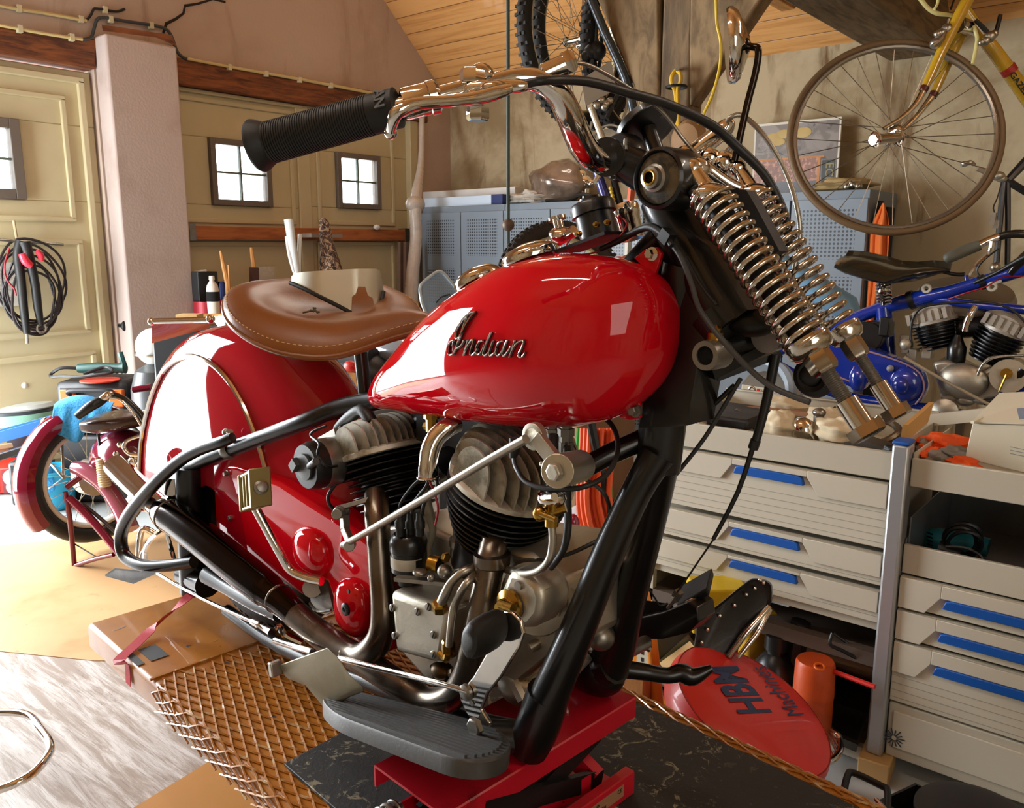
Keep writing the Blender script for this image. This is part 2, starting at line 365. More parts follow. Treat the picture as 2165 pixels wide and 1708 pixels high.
def window(name, y0, y1, z0, z1, fr, cols, rows):
    b = MB(); X = LX-.03; d = .05
    b.bb((X-d, y0, z0), (X+.012, y0+fr, z1)); b.bb((X-d, y1-fr, z0), (X+.012, y1, z1)); b.bb((X-d, y0+fr, z0), (X+.012, y1-fr, z0+fr)); b.bb((X-d, y0+fr, z1-fr), (X+.012, y1-fr, z1))
    w = struct(name, b, GREYP, .003)
    bb_ = MB(); t = .006
    for i in range(1, cols): yy = y0+fr+(y1-y0-2*fr)*i/cols; bb_.bb((X-.03, yy-t, z0+fr), (X-.008, yy+t, z1-fr))
    for i in range(1, rows): zz = z0+fr+(z1-z0-2*fr)*i/rows; bb_.bb((X-.031, y0+fr, zz-t), (X-.007, y1-fr, zz+t))
    obj('muntin', bb_, P('green_grey_muntin', '#5d6a5f', .5), w)
    g = MB(); g.bb((X-.022, y0+fr*.9, z0+fr*.9), (X-.018, y1-fr*.9, z1-fr*.9)); obj('pane', g, SKYG, w)
def wrect(p0, p1):
    a, c = wl(*p0), wl(*p1); return min(a.y, c.y), max(a.y, c.y), min(a.z, c.z), max(a.z, c.z)
w2 = (wl(448, 300).y, wl(575, 300).y, wl(515, 435).z, wl(510, 296).z); w3 = (wl(717, 330).y, wl(808, 330).y, wl(765, 441).z, wl(762, 325).z)
w1r = wl(40, 300).y; w1 = (w1r-.6, w1r+.02, wl(30, 420).z, wl(15, 248).z)
g = .0
b = leaf('door_1', DY0+.02, DY1-.005, 2.18, w1)
pz = lambda x, y: wl(x, y).z
panel(b, 1.06, wl(187, 300).y, .1, pz(100, 158), -.035, .035, .03); panel(b, 1.1, wl(147, 300).y, pz(100, 462), pz(70, 197), -.04, .03, .02)
panel(b, 1.1, wl(180, 560).y, pz(120, 706), pz(120, 512), -.04, .03, .02); panel(b, 1.1, wl(207, 780).y, .2, pz(120, 755), -.04, .03, .02)
struct('door_1', b, CREAM2, .006)
ym = wl(651, 400).y
b = leaf('door_2', EY0, ym-.004, 2.2, w2); panel(b, EY0+.09, wl(622, 300).y, pz(520, 468), pz(520, 222), -.04, .03, .02); panel(b, EY0+.09, wl(622, 300).y, .3, pz(520, 515), -.04, .03, .02)
b.bb((LX-.05, EY0, pz(450, 196)-.012), (LX-.02, ym, pz(450, 196)+.012)); struct('door_2', b, CREAM, .006)
b = leaf('door_3', ym+.004, EY1, 2.2, w3); panel(b, wl(682, 400).y, wl(838, 400).y, pz(760, 472), pz(760, 250), -.04, .03, .02); panel(b, wl(682, 500).y, wl(838, 500).y, .3, pz(760, 515), -.04, .03, .02)
b.bb((LX-.05, ym-.05, .05), (LX-.028, ym+.05, 2.18)); struct('door_3', b, CREAM, .006)
window('window_1', w1[0], w1[1], w1[2], w1[3], .05, 2, 2); window('window_2', *w2, .036, 2, 2); window('window_3', *w3, .036, 2, 2)
b = MB(); b.bb((LX-.05, EY1-.03, 0), (LX+.01, EY1+.05, 2.2)); struct('trim_doorpost', b, CREAM, .006)
# ================================================================ sky, lamps, camera
w = bpy.data.worlds.new('World'); bpy.context.scene.world = w; w.use_nodes = True; bg = w.node_tree.nodes['Background']
bg.inputs[0].default_value = (.93, .97, 1, 1); bg.inputs[1].default_value = 5
def area(name, loc, target, sx, sy, power, col):
    l = bpy.data.lights.new(name, 'AREA'); l.shape = 'RECTANGLE'; l.size = sx; l.size_y = sy; l.energy = power; l.color = col
    o = bpy.data.objects.new(name, l); C.objects.link(o); o.location = loc; o.rotation_euler = (V(target)-V(loc)).to_track_quat('-Z', 'Y').to_euler(); return o
area('daylight_doorway', (-4.42, .5, 1.1), (-4.42+.87*3, .5+.5*3, .75), 1.35, 2.1, 150, (.9, .96, 1))
area('added_side_fill', (2.5, -.4, 1.7), (-1, 1.6, .9), 2.6, 1.6, 26, (1, .95, .87))  # added warm fill behind the viewer; no window stands in that wall
TUBE = bpy.data.materials.new('fluorescent_tube'); TUBE.use_nodes = True; _e = TUBE.node_tree.nodes['Principled BSDF']; _e.inputs['Emission Color'].default_value = (1, .92, .8, 1); _e.inputs['Emission Strength'].default_value = 48
for x, y, z, lab in ((-1.1, .15, 2.62, 'ceiling tube lamp over the red motorcycle'), (-2.9, 2.7, 2.9, 'ceiling tube lamp before the lockers'), (.9, 2.4, 2.6, 'ceiling tube lamp over the drawer units')):
    t = thing('hanging_tube_lamp', lab, 'lamp', (x, y, z-.02)); b = MB(); b.cyl((x-.6, y, z), (x+.6, y, z), .016, 12); obj('tube', b, TUBE, t)
    b = MB(); b.bb((x-.65, y-.03, z+.05), (x+.65, y+.03, z+.09)); [b.bb((x+s_-.012, y-.02, z-.02), (x+s_+.012, y+.02, z+.05)) for s_ in (-.612, .612)]; [b.tube([(x+s_, y, z+.09), (x+s_, y, min(eave(y), 5) if x < 0 else 2.78)], .004, 6) for s_ in (-.5, .5)]; obj('housing', b, WHITE, t)
cam = bpy.data.cameras.new('camera'); co = bpy.data.objects.new('camera', cam); C.objects.link(co)
co.location = CAM; co.rotation_euler = (PI/2-PIT, 0, YAW); cam.sensor_width = 36; cam.lens = 36*FOC/2165; cam.clip_start = .02
sc = bpy.context.scene; sc.camera = co
sc.view_settings.view_transform = 'Standard'; sc.view_settings.look = 'None'; sc.view_settings.gamma = 1; sc.view_settings.use_curve_mapping = False; sc.view_settings.exposure = .5
sc.cycles.use_denoising = True; sc.cycles.max_bounces = 8; sc.cycles.diffuse_bounces = 4; sc.cycles.glossy_bounces = 5; sc.cycles.sample_clamp_indirect = 6; sc.cycles.caustics_reflective = False; sc.cycles.caustics_refractive = False
# ================================================================ the red motorcycle
from mathutils.bvhtree import BVHTree
BIKE = thing('motorcycle', 'red vintage motorcycle with tan leather saddle, stripped front end, strapped on the orange lift', 'motorcycle', bl(-1.665, 0, .002))
AXD = (bk(1400, 400, 0)-bk(1560, 680, 0)).normalized()            # steering axis
def part(name, b, m, par=None, **k): return obj(name, b, m, par or BIKE, **k)
def tt(name, m, pts, par=None, k=6, n=12, **kw):
    b = MB(); T(b, bk, pts, k, n); return part(name, b, m, par, **kw)
def hexh(b, c, ax, r, h):
    b.lathe(c, ax, [(r, 0), (r, h*.8), (r*.82, h)], 6); return b
def bolt(par, px, py, l, w, m=None, ax=None, h=.008, name='bolt'):
    b = MB(); c = bk(px, py, l); r = rad(w, c); ax = ax or BR
    b.lathe(c-ax*.004, ax, [(r*1.35, 0), (r*1.35, .003+.001)], 20); hexh(b, c, ax, r, h); return part(name, b, m or STEEL, par, sharp=25)
# ---------------------------------------------------------------- fuel tank (one half each side)
TS = [(-1.163, .606, .596, .004, .05), (-1.155, .613, .588, .014, .05), (-1.12, .636, .583, .033, .055), (-1.076, .668, .588, .047, .06), (-1.013, .712, .592, .058, .065), (-.945, .758, .597, .067, .07),
      (-.88, .791, .602, .074, .076), (-.83, .811, .607, .079, .08), (-.78, .828, .611, .082, .083), (-.72, .8385, .618, .083, .084), (-.665, .84, .628, .08, .081), (-.62, .835, .643, .071, .073), (-.59, .823, .668, .058, .062),
      (-.573, .806, .694, .044, .052), (-.563, .785, .72, .026, .046), (-.5605, .765, .745, .008, .045)]
def tank_half(sg):
    rings = []
    for x, zt, zb, a, c in cr(TS, 4):
        h = (zt-zb)/2; zc = (zt+zb)/2; q = []
        for k in range(40):
            t = 2*PI*k/40; ct, st = math.cos(t), math.sin(t); e = 2/2.35
            q.append(bl(x, sg*(c+a*math.copysign(abs(ct)**e, ct)), zc+h*math.copysign(abs(st)**e, st)))
        rings.append(q)
    return rings
b = MB(); b.loft(tank_half(1)); TANK = part('fuel_tank', b, RED, label='glossy red right tank half with chrome script badge')
bvh = BVHTree.FromPolygons(b.v, b.f)
b2 = MB(); b2.loft(tank_half(-1)); part('fuel_tank', b2, RED)
def hit(px, py, off=0.0, tree=None):
    h = (tree or bvh).ray_cast(CAM, ray(px, py))
    if h[0] is None: return None, None
    n = h[1].normalized(); n = n if n.dot(CAM-h[0]) > 0 else -n
    return h[0]+n*off, n
# script lettering: raised chrome strokes lying on the tank side
def Z(x, y): return (930+x/6.15, 640+y/6.15)
STROKES = [[(490, 122), (430, 140), (350, 200), (280, 290), (238, 380), (235, 450), (262, 462), (310, 400), (370, 280), (430, 190), (490, 122)], [(375, 200), (330, 330), (300, 430), (262, 520), (235, 600), (195, 665), (155, 672), (133, 620), (150, 540), (190, 490), (212, 500), (195, 560)],
           [(235, 600), (300, 560), (340, 500), (345, 480)], [(395, 480), (370, 580), (335, 680)], [(350, 630), (400, 540), (450, 480), (465, 500), (435, 600), (425, 660), (450, 675), (490, 640), (520, 590)],
           [(590, 490), (545, 500), (505, 570), (500, 640), (530, 670), (575, 620), (610, 540)], [(695, 385), (650, 480), (610, 590), (592, 660), (620, 680), (660, 640)], [(720, 490), (690, 570), (668, 650), (690, 685), (740, 640), (770, 590)],
           [(850, 490), (800, 510), (760, 580), (755, 660), (790, 680), (830, 630), (870, 540)], [(900, 490), (870, 560), (840, 650), (860, 685), (900, 640), (950, 570)], [(1000, 490), (970, 580), (930, 705)],
           [(950, 640), (1010, 540), (1080, 490), (1115, 500), (1085, 590), (1050, 660), (1060, 700), (1100, 690), (1128, 640)]]
b = MB(); b.mi = 0
for s_ in STROKES:
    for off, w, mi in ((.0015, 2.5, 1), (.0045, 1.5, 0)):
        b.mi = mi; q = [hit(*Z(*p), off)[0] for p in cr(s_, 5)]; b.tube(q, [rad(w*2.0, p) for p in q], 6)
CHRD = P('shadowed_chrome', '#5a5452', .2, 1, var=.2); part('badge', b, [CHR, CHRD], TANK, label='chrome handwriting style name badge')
# filler caps and their necks
def cap(px, py, l, w, tilt):
    c = bk(px, py, l); r = rad(w, c)*.5*2; ax = (UP*math.cos(tilt)-BX*math.sin(tilt)+BR*.06).normalized(); bb = MB(); bb.lathe(c-ax*.03, ax, [(r*.8, 0), (r*.8, .026)], 28); nk = part('filler_neck', bb, RED_D, TANK)
    bb = MB(); bb.lathe(c-ax*.004, ax, [(r*.86, 0), (r*.98, .0015), (r, .004), (r, .011), (r*.97, .0135), (r*.8, .019), (r*.45, .0235), (r*.02, .025)], 44); return part('filler_cap', bb, CHR, TANK)
cap(1124, 549, .075, 128, .36); cap(1014, 598, .065, 108, .52)
# mounting ears with bolts
b = MB(); b.prism([bk(*p, .05) for p in [(1340, 545), (1362, 528), (1388, 522), (1398, 535), (1394, 552), (1384, 580), (1360, 566)]], -BR*.006); part('mounting_ear', b, RED, TANK, bevel=.001)
b = MB(); b.prism([bk(*p, .06) for p in [(1300, 880), (1345, 825), (1352, 860), (1352, 884), (1330, 888)]], -BR*.006); part('mounting_ear', b, RED, TANK, bevel=.001)
bolt(TANK, 1378, 537, .052, 22, CHR); bolt(TANK, 1342, 868, .062, 22, STEEL)
# brass taps and unions below the tank
b = MB(); b.lathe(bk(913, 912, .08), UP, [(.009, 0), (.009, .02), (.012, .02), (.012, .03), (.008, .03), (.008, .045)], 8); b.cyl(bk(900, 900, .08), bk(922, 905, .08), .007, 6); part('fuel_tap', b, BRASS, TANK, sharp=20)
b = MB()
for x in (1168, 1196):
    c = bk(x, 940, .07); b.lathe(c, UP, [(.008, -.03), (.008, -.012), (.0105, -.012), (.0105, .004), (.009, .004), (.009, .012), (.0115, .012), (.0115, .022), (.008, .022), (.008, .04)], 6)
part('hose_union', b, STEEL, TANK, sharp=20)
# dash: ignition switch, ammeter bezel, bracket, wires
DASH = None
ax = (UP*.93-BX*.3+BR*.02).normalized(); c = bk(1262, 478, .02); r = rad(96, c)
b = MB(); b.lathe(c-ax*.012, ax, [(r*.86, -.008), (r*.86, .026), (r, .027), (r, .039), (r*.9, .043), (r*.55, .043), (r*.52, .049), (r*.1, .05)], 36); DASH = part('instrument_housing', b, BLACK)
b = MB(); b.bar(bk(1200, 531, .05), bk(1305, 492, .05), .05, .004, ax); part('bracket', b, BLACK_M, DASH)
for q in ((1260, 474), (1283, 470), (1222, 494)): bolt(DASH, *q, .066, 9, BRASS, h=.004, name='terminal_screw')
c = bk(1327, 460, -.05); r = rad(58, c); b = MB(); b.lathe(c, ax, [(r*.86, -.03), (r*.92, 0), (r, .002), (r, .014), (r*.92, .018), (r*.86, .012), (r*.1, .012)], 30); part('speedometer_bezel', b, CHR, DASH)
b = MB(); b.ell(bk(1186, 497, 0), (.018, .016, .012)); b.cyl(bk(1178, 510, 0), bk(1215, 488, 0), .008); b.lathe(bk(1185, 492, 0), ax, [(.007, 0), (.007, .018), (.013, .018), (.013, .022), (.004, .024)], 14); part('ignition_lock', b, CHR, DASH)
tt('red_wire', REDW, [(1204, 508, .06, 4), (1198, 520, .07, 4), (1205, 534, .07, 4), (1235, 538, .06, 4), (1275, 527, .05, 4), (1310, 500, .05, 4), (1325, 475, .04, 4), (1318, 462, .03, 4)], DASH)
tt('wiring_sleeve', CABLE, [(1270, 527, .05, 12), (1310, 508, .05, 14), (1350, 486, .055, 16), (1378, 480, .06, 18), (1405, 497, .065, 16), (1420, 520, .07, 12)], DASH)
# ---------------------------------------------------------------- frame
b = MB()
T(b, bk, [(1407, 415, 0, 112), (1440, 480, 0, 118), (1500, 590, 0, 124), (1548, 672, 0, 128)], 3, 24)
T(b, bk, [(1530, 655, 0, 150), (1552, 692, 0, 140)], 2, 24)
T(b, bk, [(1462, 560, 0, 130), (1432, 700, 0, 112), (1412, 800, 0, 104), (1400, 905, 0, 100), (1392, 992, 0, 92)], 4, 20)
b.prism([bk(*p, .03) for p in [(1392, 540), (1425, 470), (1500, 520), (1580, 655), (1520, 700), (1475, 760), (1452, 900), (1350, 905), (1366, 830), (1380, 700)]], -BR*.06)
FRAME = part('frame', b, BLACK, bevel=.0)
b = MB(); T(b, bk, [(1392, 960, .015, 76), (1345, 1040, .035, 66), (1290, 1160, .06, 70), (1230, 1310, .085, 74), (1170, 1450, .1, 82), (1138, 1530, .1, 90), (1118, 1572, .1, 84)], 4, 16); b.cyl(bk(1118, 1560, .1), bk(1000, 1555, .155)-UP*0, .024, 16); T(b, bk, [(1160, 1462, .1, 92), (1138, 1530, .1, 96), (1116, 1576, .1, 92)], 3, 16); part('downtube', b, BLACK, FRAME)
b = MB(); T(b, bk, [(1402, 960, -.01, 76), (1385, 1060, -.035, 66), (1355, 1180, -.06, 66), (1325, 1290, -.085, 70), (1300, 1370, -.1, 86), (1275, 1430, -.1, 80)], 4, 16); b.ell(bk(1262, 1418, -.1), (.05, .035, .04)); part('downtube', b, BLACK, FRAME)
b = MB(); T(b, bk, [(1300, 1400, -.1, 90), (1150, 1420, -.1, 40), (900, 1390, -.1, 34)], 4, 12); T(b, bk, [(1120, 1560, .1, 70), (1010, 1525, .1, 42), (800, 1450, .1, 36), (600, 1370, .1, 30), (480, 1290, .1, 26)], 4, 12); part('cradle_tube', b, BLACK, FRAME)
tt('top_tube', BLACK, [(1400, 500, 0, 62), (1250, 650, 0, 60), (1000, 780, 0, 52), (830, 838, 0, 46), (720, 862, .03, 40), (640, 893, .07, 36), (500, 945, .1, 33), (430, 972, .12, 31), (395, 985, .12, 30)], FRAME, n=16)
tt('motor_mount_tube', BLACK, [(1225, 995, .08, 46), (1290, 960, .04, 46), (1370, 925, .0, 48)], FRAME, n=16)
tt('seat_post', BLACK, [(762, 745, .0, 30), (768, 800, 0, 30), (772, 845, 0, 30)], FRAME)
tt('grab_loop', BLACK, [(492, 925, .13, 22), (470, 934, .14, 25), (420, 951, .155, 27), (375, 978, .17, 27), (320, 1030, .19, 28), (275, 1085, .2, 28), (256, 1130, .2, 27), (264, 1175, .2, 27), (305, 1196, .19, 27), (360, 1195, .165, 26), (410, 1188, .14, 26)], FRAME, n=16)
b = MB(); b.torus(bk(484, 950, .105), (bk(500, 945, .1)-bk(430, 972, .12)), .017, .004, 24, 8, .011); b.cyl(bk(485, 932, .115), bk(486, 912, .12), .007, 6); b.ell(bk(478, 914, .12), .008); part('pipe_clamp', b, STEEL, FRAME)
# plunger rear suspension
b = MB(); b.cyl(bk(400, 985, .12), bk(412, 1250, .12), .032, 20); b.bb  # shaft
b.prism([bk(*p, .10) for p in [(392, 985), (446, 985), (446, 1190), (425, 1215), (395, 1215)]], -BR*.05); b.cyl(bk(395, 1212, .12), bk(440, 1235, .12), .03); PL = part('plunger_housing', b, BLACK)
b = MB(); b.cyl(bk(378, 1004, .128), bk(381, 1040, .128), .034, 24); part('chrome_collar', b, CHR, PL)
b = MB(); b.cyl(bk(383, 1040, .128), bk(388, 1090, .128), .031, 20); part('spring_cover', b, MUF, PL)
# ---------------------------------------------------------------- rear fender, wheel
OUT = [(-2.19, .19), (-2.17, .33), (-2.125, .45), (-2.04, .55), (-1.9, .64), (-1.775, .677), (-1.65, .688), (-1.53, .677), (-1.434, .653), (-1.353, .608), (-1.293, .55), (-1.25, .47), (-1.235, .39), (-1.24, .31)]
TRM = [(-2.165, .17), (-2.13, .33), (-2.06, .45), (-1.975, .538), (-1.89, .588), (-1.79, .612), (-1.697, .607), (-1.63, .585), (-1.575, .55), (-1.532, .505), (-1.49, .44), (-1.46, .36), (-1.44, .28), (-1.42, .2)]
O2 = cr(OUT, 4); T2 = cr(TRM, 4); rows = []; HB = (-1.68, .26)
for (ox, oz), (tx, tz) in zip(O2, T2):
    row = []
    for f, l in ((0, .0), (.04, .03), (.12, .05), (.3, .068), (.6, .078), (1, .084)): row.append((ox+(tx-ox)*f, l, oz+(tz-oz)*f))
    for f, l in ((.12, .093), (.3, .101), (.55, .107), (.78, .108)): row.append((tx+(HB[0]-tx)*f, l, tz+(HB[1]-tz)*f))
    rows.append([bl(x, -l, z) for x, l, z in row[:0:-1]]+[bl(*q) for q in row])
b = MB(); b.sheet(rows, .002); FEN = part('rear_fender', b, RED_D, label='deep red valanced rear mudguard')
b = MB(); b.tube([bl(x, .088, z) for x, z in T2], .0058, 8); part('trim_moulding', b, CHR, FEN)
b = MB(); b.cyl(bk(321, 679, .06), bk(443, 676, -.02), .0075, 14); b.ell(bk(321, 680, .06), .01); b.ell(bk(445, 675, -.02), .011)
b.prism([bk(*p, -.02) for p in [(440, 670), (452, 678), (470, 700), (486, 722), (512, 718), (505, 705), (478, 690), (470, 668)]], -BR*.012); part('saddle_hinge_bar', b, CHR, FEN)
b = MB(); g_ = [[bk(321+122*u, 684-3*u+v*(42-30*u)+6*math.sin(PI*v)*(1-u), .06-.08*u-.02*v) for v in (0, .25, .5, .75, 1)] for u in (0, .2, .4, .6, .8, 1)]; b.sheet(g_, .002); part('plate_bracket', b, RED_D, FEN)
bolt(FEN, 497, 716, .05, 16, STEEL)
WX = -1.665; WZ = .333
b = MB(); b.torus(bl(WX, 0, WZ), BR, .268, .063, 72, 18)
for k in range(72):
    a = 2*PI*k/72
    for sg in (-1, 1): b.bar(bl(WX+.285*math.cos(a), sg*.054, WZ+.285*math.sin(a)), bl(WX+.318*math.cos(a), sg*.037, WZ+.318*math.sin(a)), .008, .012, BR)
RW = thing_dummy = part('rear_wheel', b, RUB)
b = MB(); b.lathe(bl(WX, -.045, WZ), BR, [(.205, 0), (.213, .004), (.213, .086), (.205, .09), (.19, .07), (.19, .02)], 48); part('rim', b, RED_D, RW)
b = MB(); b.lathe(bl(WX, -.06, WZ), BR, [(.02, -.01), (.1, 0), (.19, .01), (.19, .11), (.17, .125), (.06, .13), (.03, .14)], 40); part('brake_drum', b, P('cream_enamel', '#cfc8b4', .3, var=.1), RW)
# ---------------------------------------------------------------- saddle
EDGE = [(-1.05, 0, .738), (-1.12, .036, .715), (-1.2, .095, .683), (-1.28, .143, .683), (-1.36, .168, .703), (-1.44, .168, .733), (-1.52, .13, .766), (-1.56, .07, .782), (-1.57, 0, .786), (-1.56, -.07, .787), (-1.52, -.13, .785), (-1.44, -.168, .777), (-1.36, -.168, .762), (-1.28, -.143, .748), (-1.2, -.095, .738), (-1.12, -.036, .74)]
E2 = cr(EDGE, 5, True); SC = (-1.37, 0, .728); n_ = len(E2)
def sad(s, i, dz=0):
    x, l, z = E2[i % n_]; f = min(s, 1); d = .5*(1+math.tanh((x+1.2)/.06))                       # nose ridge
    zz = SC[2]+(z-SC[2])*f**2.0+.02*math.exp(-((f-.72)/.2)**2)*(1-.55*d)
    if s > .9: zz -= .012*((s-.9)/.1)**2
    k = f+.012*math.sin(PI*f)
    return bl(SC[0]+(x-SC[0])*k, SC[1]+(l-SC[1])*k, zz+dz)
b = MB(); b.loft([[sad(s, i) for i in range(n_)] for s in (.02, .15, .3, .45, .58, .7, .8, .88, .93, .97, 1)]+[[sad(1, i, -.012) for i in range(n_)], [sad(.96, i, -.016) for i in range(n_)], [sad(.5, i, -.03) for i in range(n_)]])
SAD = part('saddle', b, LEATH, label='tan leather solo saddle with pale stitching')
sbvh = BVHTree.FromPolygons(b.v, b.f)
b = MB(); R_ = cr([sad(.968, i, .0012) for i in range(n_)], 3, True); L_ = len(R_)
for i in range(0, L_, 2): b.tube([R_[i], R_[(i+1) % L_]], .0009, 5)
part('stitching', b, THREAD, SAD)
b = MB(); b.tube([sad(1, i, -.006) for i in range(n_)], .0045, 8, True); part('edge_binding', b, LEATH, SAD)
# ---------------------------------------------------------------- handlebar
HB_ = [(1308, 330, .03, 54), (1292, 332, .06, 56), (1262, 336, .1, 58), (1232, 308, .14, 60), (1206, 250, .18, 58), (1180, 200, .205, 54), (1140, 172, .225, 50), (1090, 168, .245, 46), (1030, 180, .275, 43), (960, 196, .31, 42), (880, 218, .345, 42), (835, 231, .36, 42)]
BAR = tt('handlebar', CHR, HB_, n=20)
g0, g1 = bk(843, 227, .357), bk(541, 309, .44); ga = (g1-g0).normalized(); L = (g1-g0).length; r0 = rad(84, g0); r1 = rad(92, g1); prof = [(r0*.7, 0), (r0, .001), (r0*1.0, L*.16)]
N_ = 44
for i in range(N_):
    t = .17+.73*i/N_; rr = r0+(r1*.95-r0)*t; prof += [(rr, L*t), (rr, L*(t+.73/N_*.6)), (rr*.955, L*(t+.73/N_*.7)), (rr*.955, L*(t+.73/N_*.95))]
prof += [(r1*.98, L*.915), (r1*1.16, L*.965), (r1*1.2, L*.985), (r1*1.16, L), (r1*.9, L+.0015), (.001, L+.002)]
b = MB(); b.lathe(g0, ga, prof, 40); GRIP = part('grip', b, RUB, BAR, sharp=30)
gx = -ga; gy = (UPV-gx*UPV.dot(gx)).normalized(); gz = gx.cross(gy)
_c = bk(826, 232, .362)
nrm = ((CAM-_c)-ga*(CAM-_c).dot(ga)).normalized(); nrm = (nrm+UP*.75).normalized(); nrm = (nrm-ga*nrm.dot(ga)).normalized(); b = MB(); tx = gx.cross(nrm)
if tx.z > 0: tx = -tx
ty = nrm.cross(tx); b.text('AN', g0+(ga*.0165 if ty.dot(gx) > 0 else ga*.004)+nrm*(r0*.99)-tx*.01, tx, ty, .0145, .0009, bold=.0004); part('embossed_lettering', b, RUBG, GRIP)
b = MB(); c0 = bk(851, 222, .352); c1 = bk(922, 205, .325); b.lathe(c0, c1-c0, [(r0*.74, 0), (r0*.8, .003), (r0*.8, (c1-c0).length*.75), (r0*.86, (c1-c0).length*.78), (r0*.86, (c1-c0).length), (r0*.6, (c1-c0).length+.004)], 28); part('throttle_sleeve', b, CHR, BAR)
b = MB(); T(b, bk, [(1078, 187, .29, 22), (1050, 196, .305, 30), (1010, 206, .325, 30), (946, 214, .36, 26), (880, 220, .39, 28), (842, 236, .405, 30), (830, 258, .405, 26), (826, 282, .4, 20)], 6, 14); b.ell(bk(826, 280, .4), .0062); LEV = part('brake_lever', b, CHR, BAR)
b = MB(); T(b, bk, [(980, 190, .30, 20), (1000, 187, .30, 30), (1050, 184, .285, 30), (1100, 183, .27, 26), (1114, 182, .265, 18)], 3, 14); b.cyl(bk(1000, 172, .29), bk(1008, 236, .31), .008, 14); hexh(b, bk(998, 176, .295), UP, .0125, .014); hexh(b, bk(1010, 228, .315), -UP, .011, .012); b.ell(bk(1018, 160, .28), (.012, .014, .012)); b.ell(bk(1045, 188, .295), (.014, .014, .008)); part('lever_pivot', b, CHR, BAR)
b = MB(); c0 = bk(1148, 158, .22); c1 = bk(1200, 134, .2); b.cyl(c0, c1, .0105, 16); b.lathe(bk(1192, 137, .203), c1-c0, [(.0125, 0), (.0125, .008), (.009, .012)], 6); part('cable_outlet', b, CHR, BAR)
# control cables
def flex(name, m, pts, tw, par=None):
    """armoured cable: ribbed sleeve"""
    P_ = cr(pts, 14); q = [bk(*p[:3]) for p in P_]; L_ = sum((c-a).length for a, c in zip(q, q[1:])); n = int(L_/tw); out = []; d = 0; s_ = 0; acc = [0]
    for a, c in zip(q, q[1:]): acc.append(acc[-1]+(c-a).length)
    def at(t):
        for i in range(len(q)-1):
            if acc[i+1] >= t: return q[i].lerp(q[i+1], (t-acc[i])/max(acc[i+1]-acc[i], 1e-9))
        return q[-1]
    r = rad(pts[0][3], q[0]); ps = []; rs = []
    for i in range(n*2+1): ps.append(at(acc[-1]*i/(2*n))); rs.append(r if i % 2 else r*.78)
    bb = MB(); bb.tube(ps, rs, 8); return part(name, bb, m, par, sharp=60)
flex('armoured_cable', CHR_B, [(1206, 132, .2, 10), (1250, 140, .17, 10), (1330, 186, .11, 10), (1398, 234, .06, 10), (1450, 300, .03, 10), (1504, 358, .02, 10)], .0028, BAR)
tt('brake_cable', CABLE, [(1108, 178, .26, 19), (1145, 171, .25, 19), (1190, 169, .22, 20), (1250, 174, .18, 20), (1335, 198, .12, 21), (1412, 221, .06, 21), (1505, 265, 0, 21), (1560, 312, -.03, 21), (1614, 366, -.05, 20), (1646, 422, -.06, 19), (1663, 470, -.06, 18), (1668, 520, -.06, 17)], BAR, n=12)
flex('speedometer_cable', CHR_B, [(1536, 262, -.06, 12), (1545, 248, -.06, 12), (1572, 246, -.07, 12), (1618, 290, -.08, 12), (1660, 362, -.09, 12), (1685, 440, -.09, 12), (1690, 505, -.09, 12), (1672, 600, -.08, 12)], .003, BAR)
# ---------------------------------------------------------------- steering head fittings
b = MB(); c = bk(1391, 377, .075); r = rad(132, c); b.lathe(c-BR*.05, BR, [(r*.75, -.005), (r*.95, 0), (r, .008), (r, .042), (r*.97, .05), (r*.88, .053), (r*.8, .046)], 44); HEAD = part('rocker_hub', b, BLACK)
DIRTY = Mat('greasy_steel', '#6a5b42', .55, .5); _n = DIRTY.noise(28, 5, .7); DIRTY.mix(_n.sstep(.42, .62), '#2a231a'); DIRTY = DIRTY.m
b = MB(); b.lathe(c-BR*.005, BR, [(r*.82, 0), (r*.8, .004), (r*.5, .006)], 40); part('grease_face', b, DIRTY, HEAD)
b = MB(); b.lathe(c, BR, [(r*.46, -.004), (r*.44, .008), (r*.36, .01), (r*.34, .016), (r*.26, .017), (r*.2, .016), (r*.2, -.003)], 32); part('lock_ring', b, STEEL, HEAD)
b = MB(); b.lathe(c, BR, [(r*.2, .0145), (r*.02, .0145)], 24); part('bore', b, DARK, HEAD)
b = MB(); b.torus(c+BR*.0165, BR, r*.215, .0016, 32, 8); part('brass_bush', b, BRASS, HEAD)
b = MB(); b.cyl(bk(1308, 334, .05), bk(1362, 366, .03), .021, 20, .024); b.lathe(bk(1318, 334, .035), BR, [(.026, -.012), (.029, -.008), (.029, .008), (.026, .014), (.02, .014)], 28); b.lathe(bk(1284, 332, .075), (bk(1270, 333, .09)-bk(1308, 332, .03)), [(.022, -.004), (.0225, .0), (.0225, .004)], 24); part('handlebar_clamp', b, BLACK, HEAD)
bolt(HEAD, 1322, 308, .06, 8, STEEL, UP); bolt(HEAD, 1298, 375, .06, 8, STEEL)
b = MB(); c2 = bk(1372, 273, .0); r2 = rad(136, c2); AXK = (UPV*.842-RT*.379+FW*.384).normalized(); b.lathe(c2, AXK, [(.02, 0), (r2*.85, 0), (r2*.98, .001), (r2, .002), (r2, .0095), (r2*.96, .0105), (r2*.3, .011)], 44); KN = part('steering_damper_knob', b, BLACK)
b = MB(); b.cyl(c2+AXK*.002, bk(1396, 345, 0), .0095, 16, .0105); part('damper_stem', b, BLACK, KN)
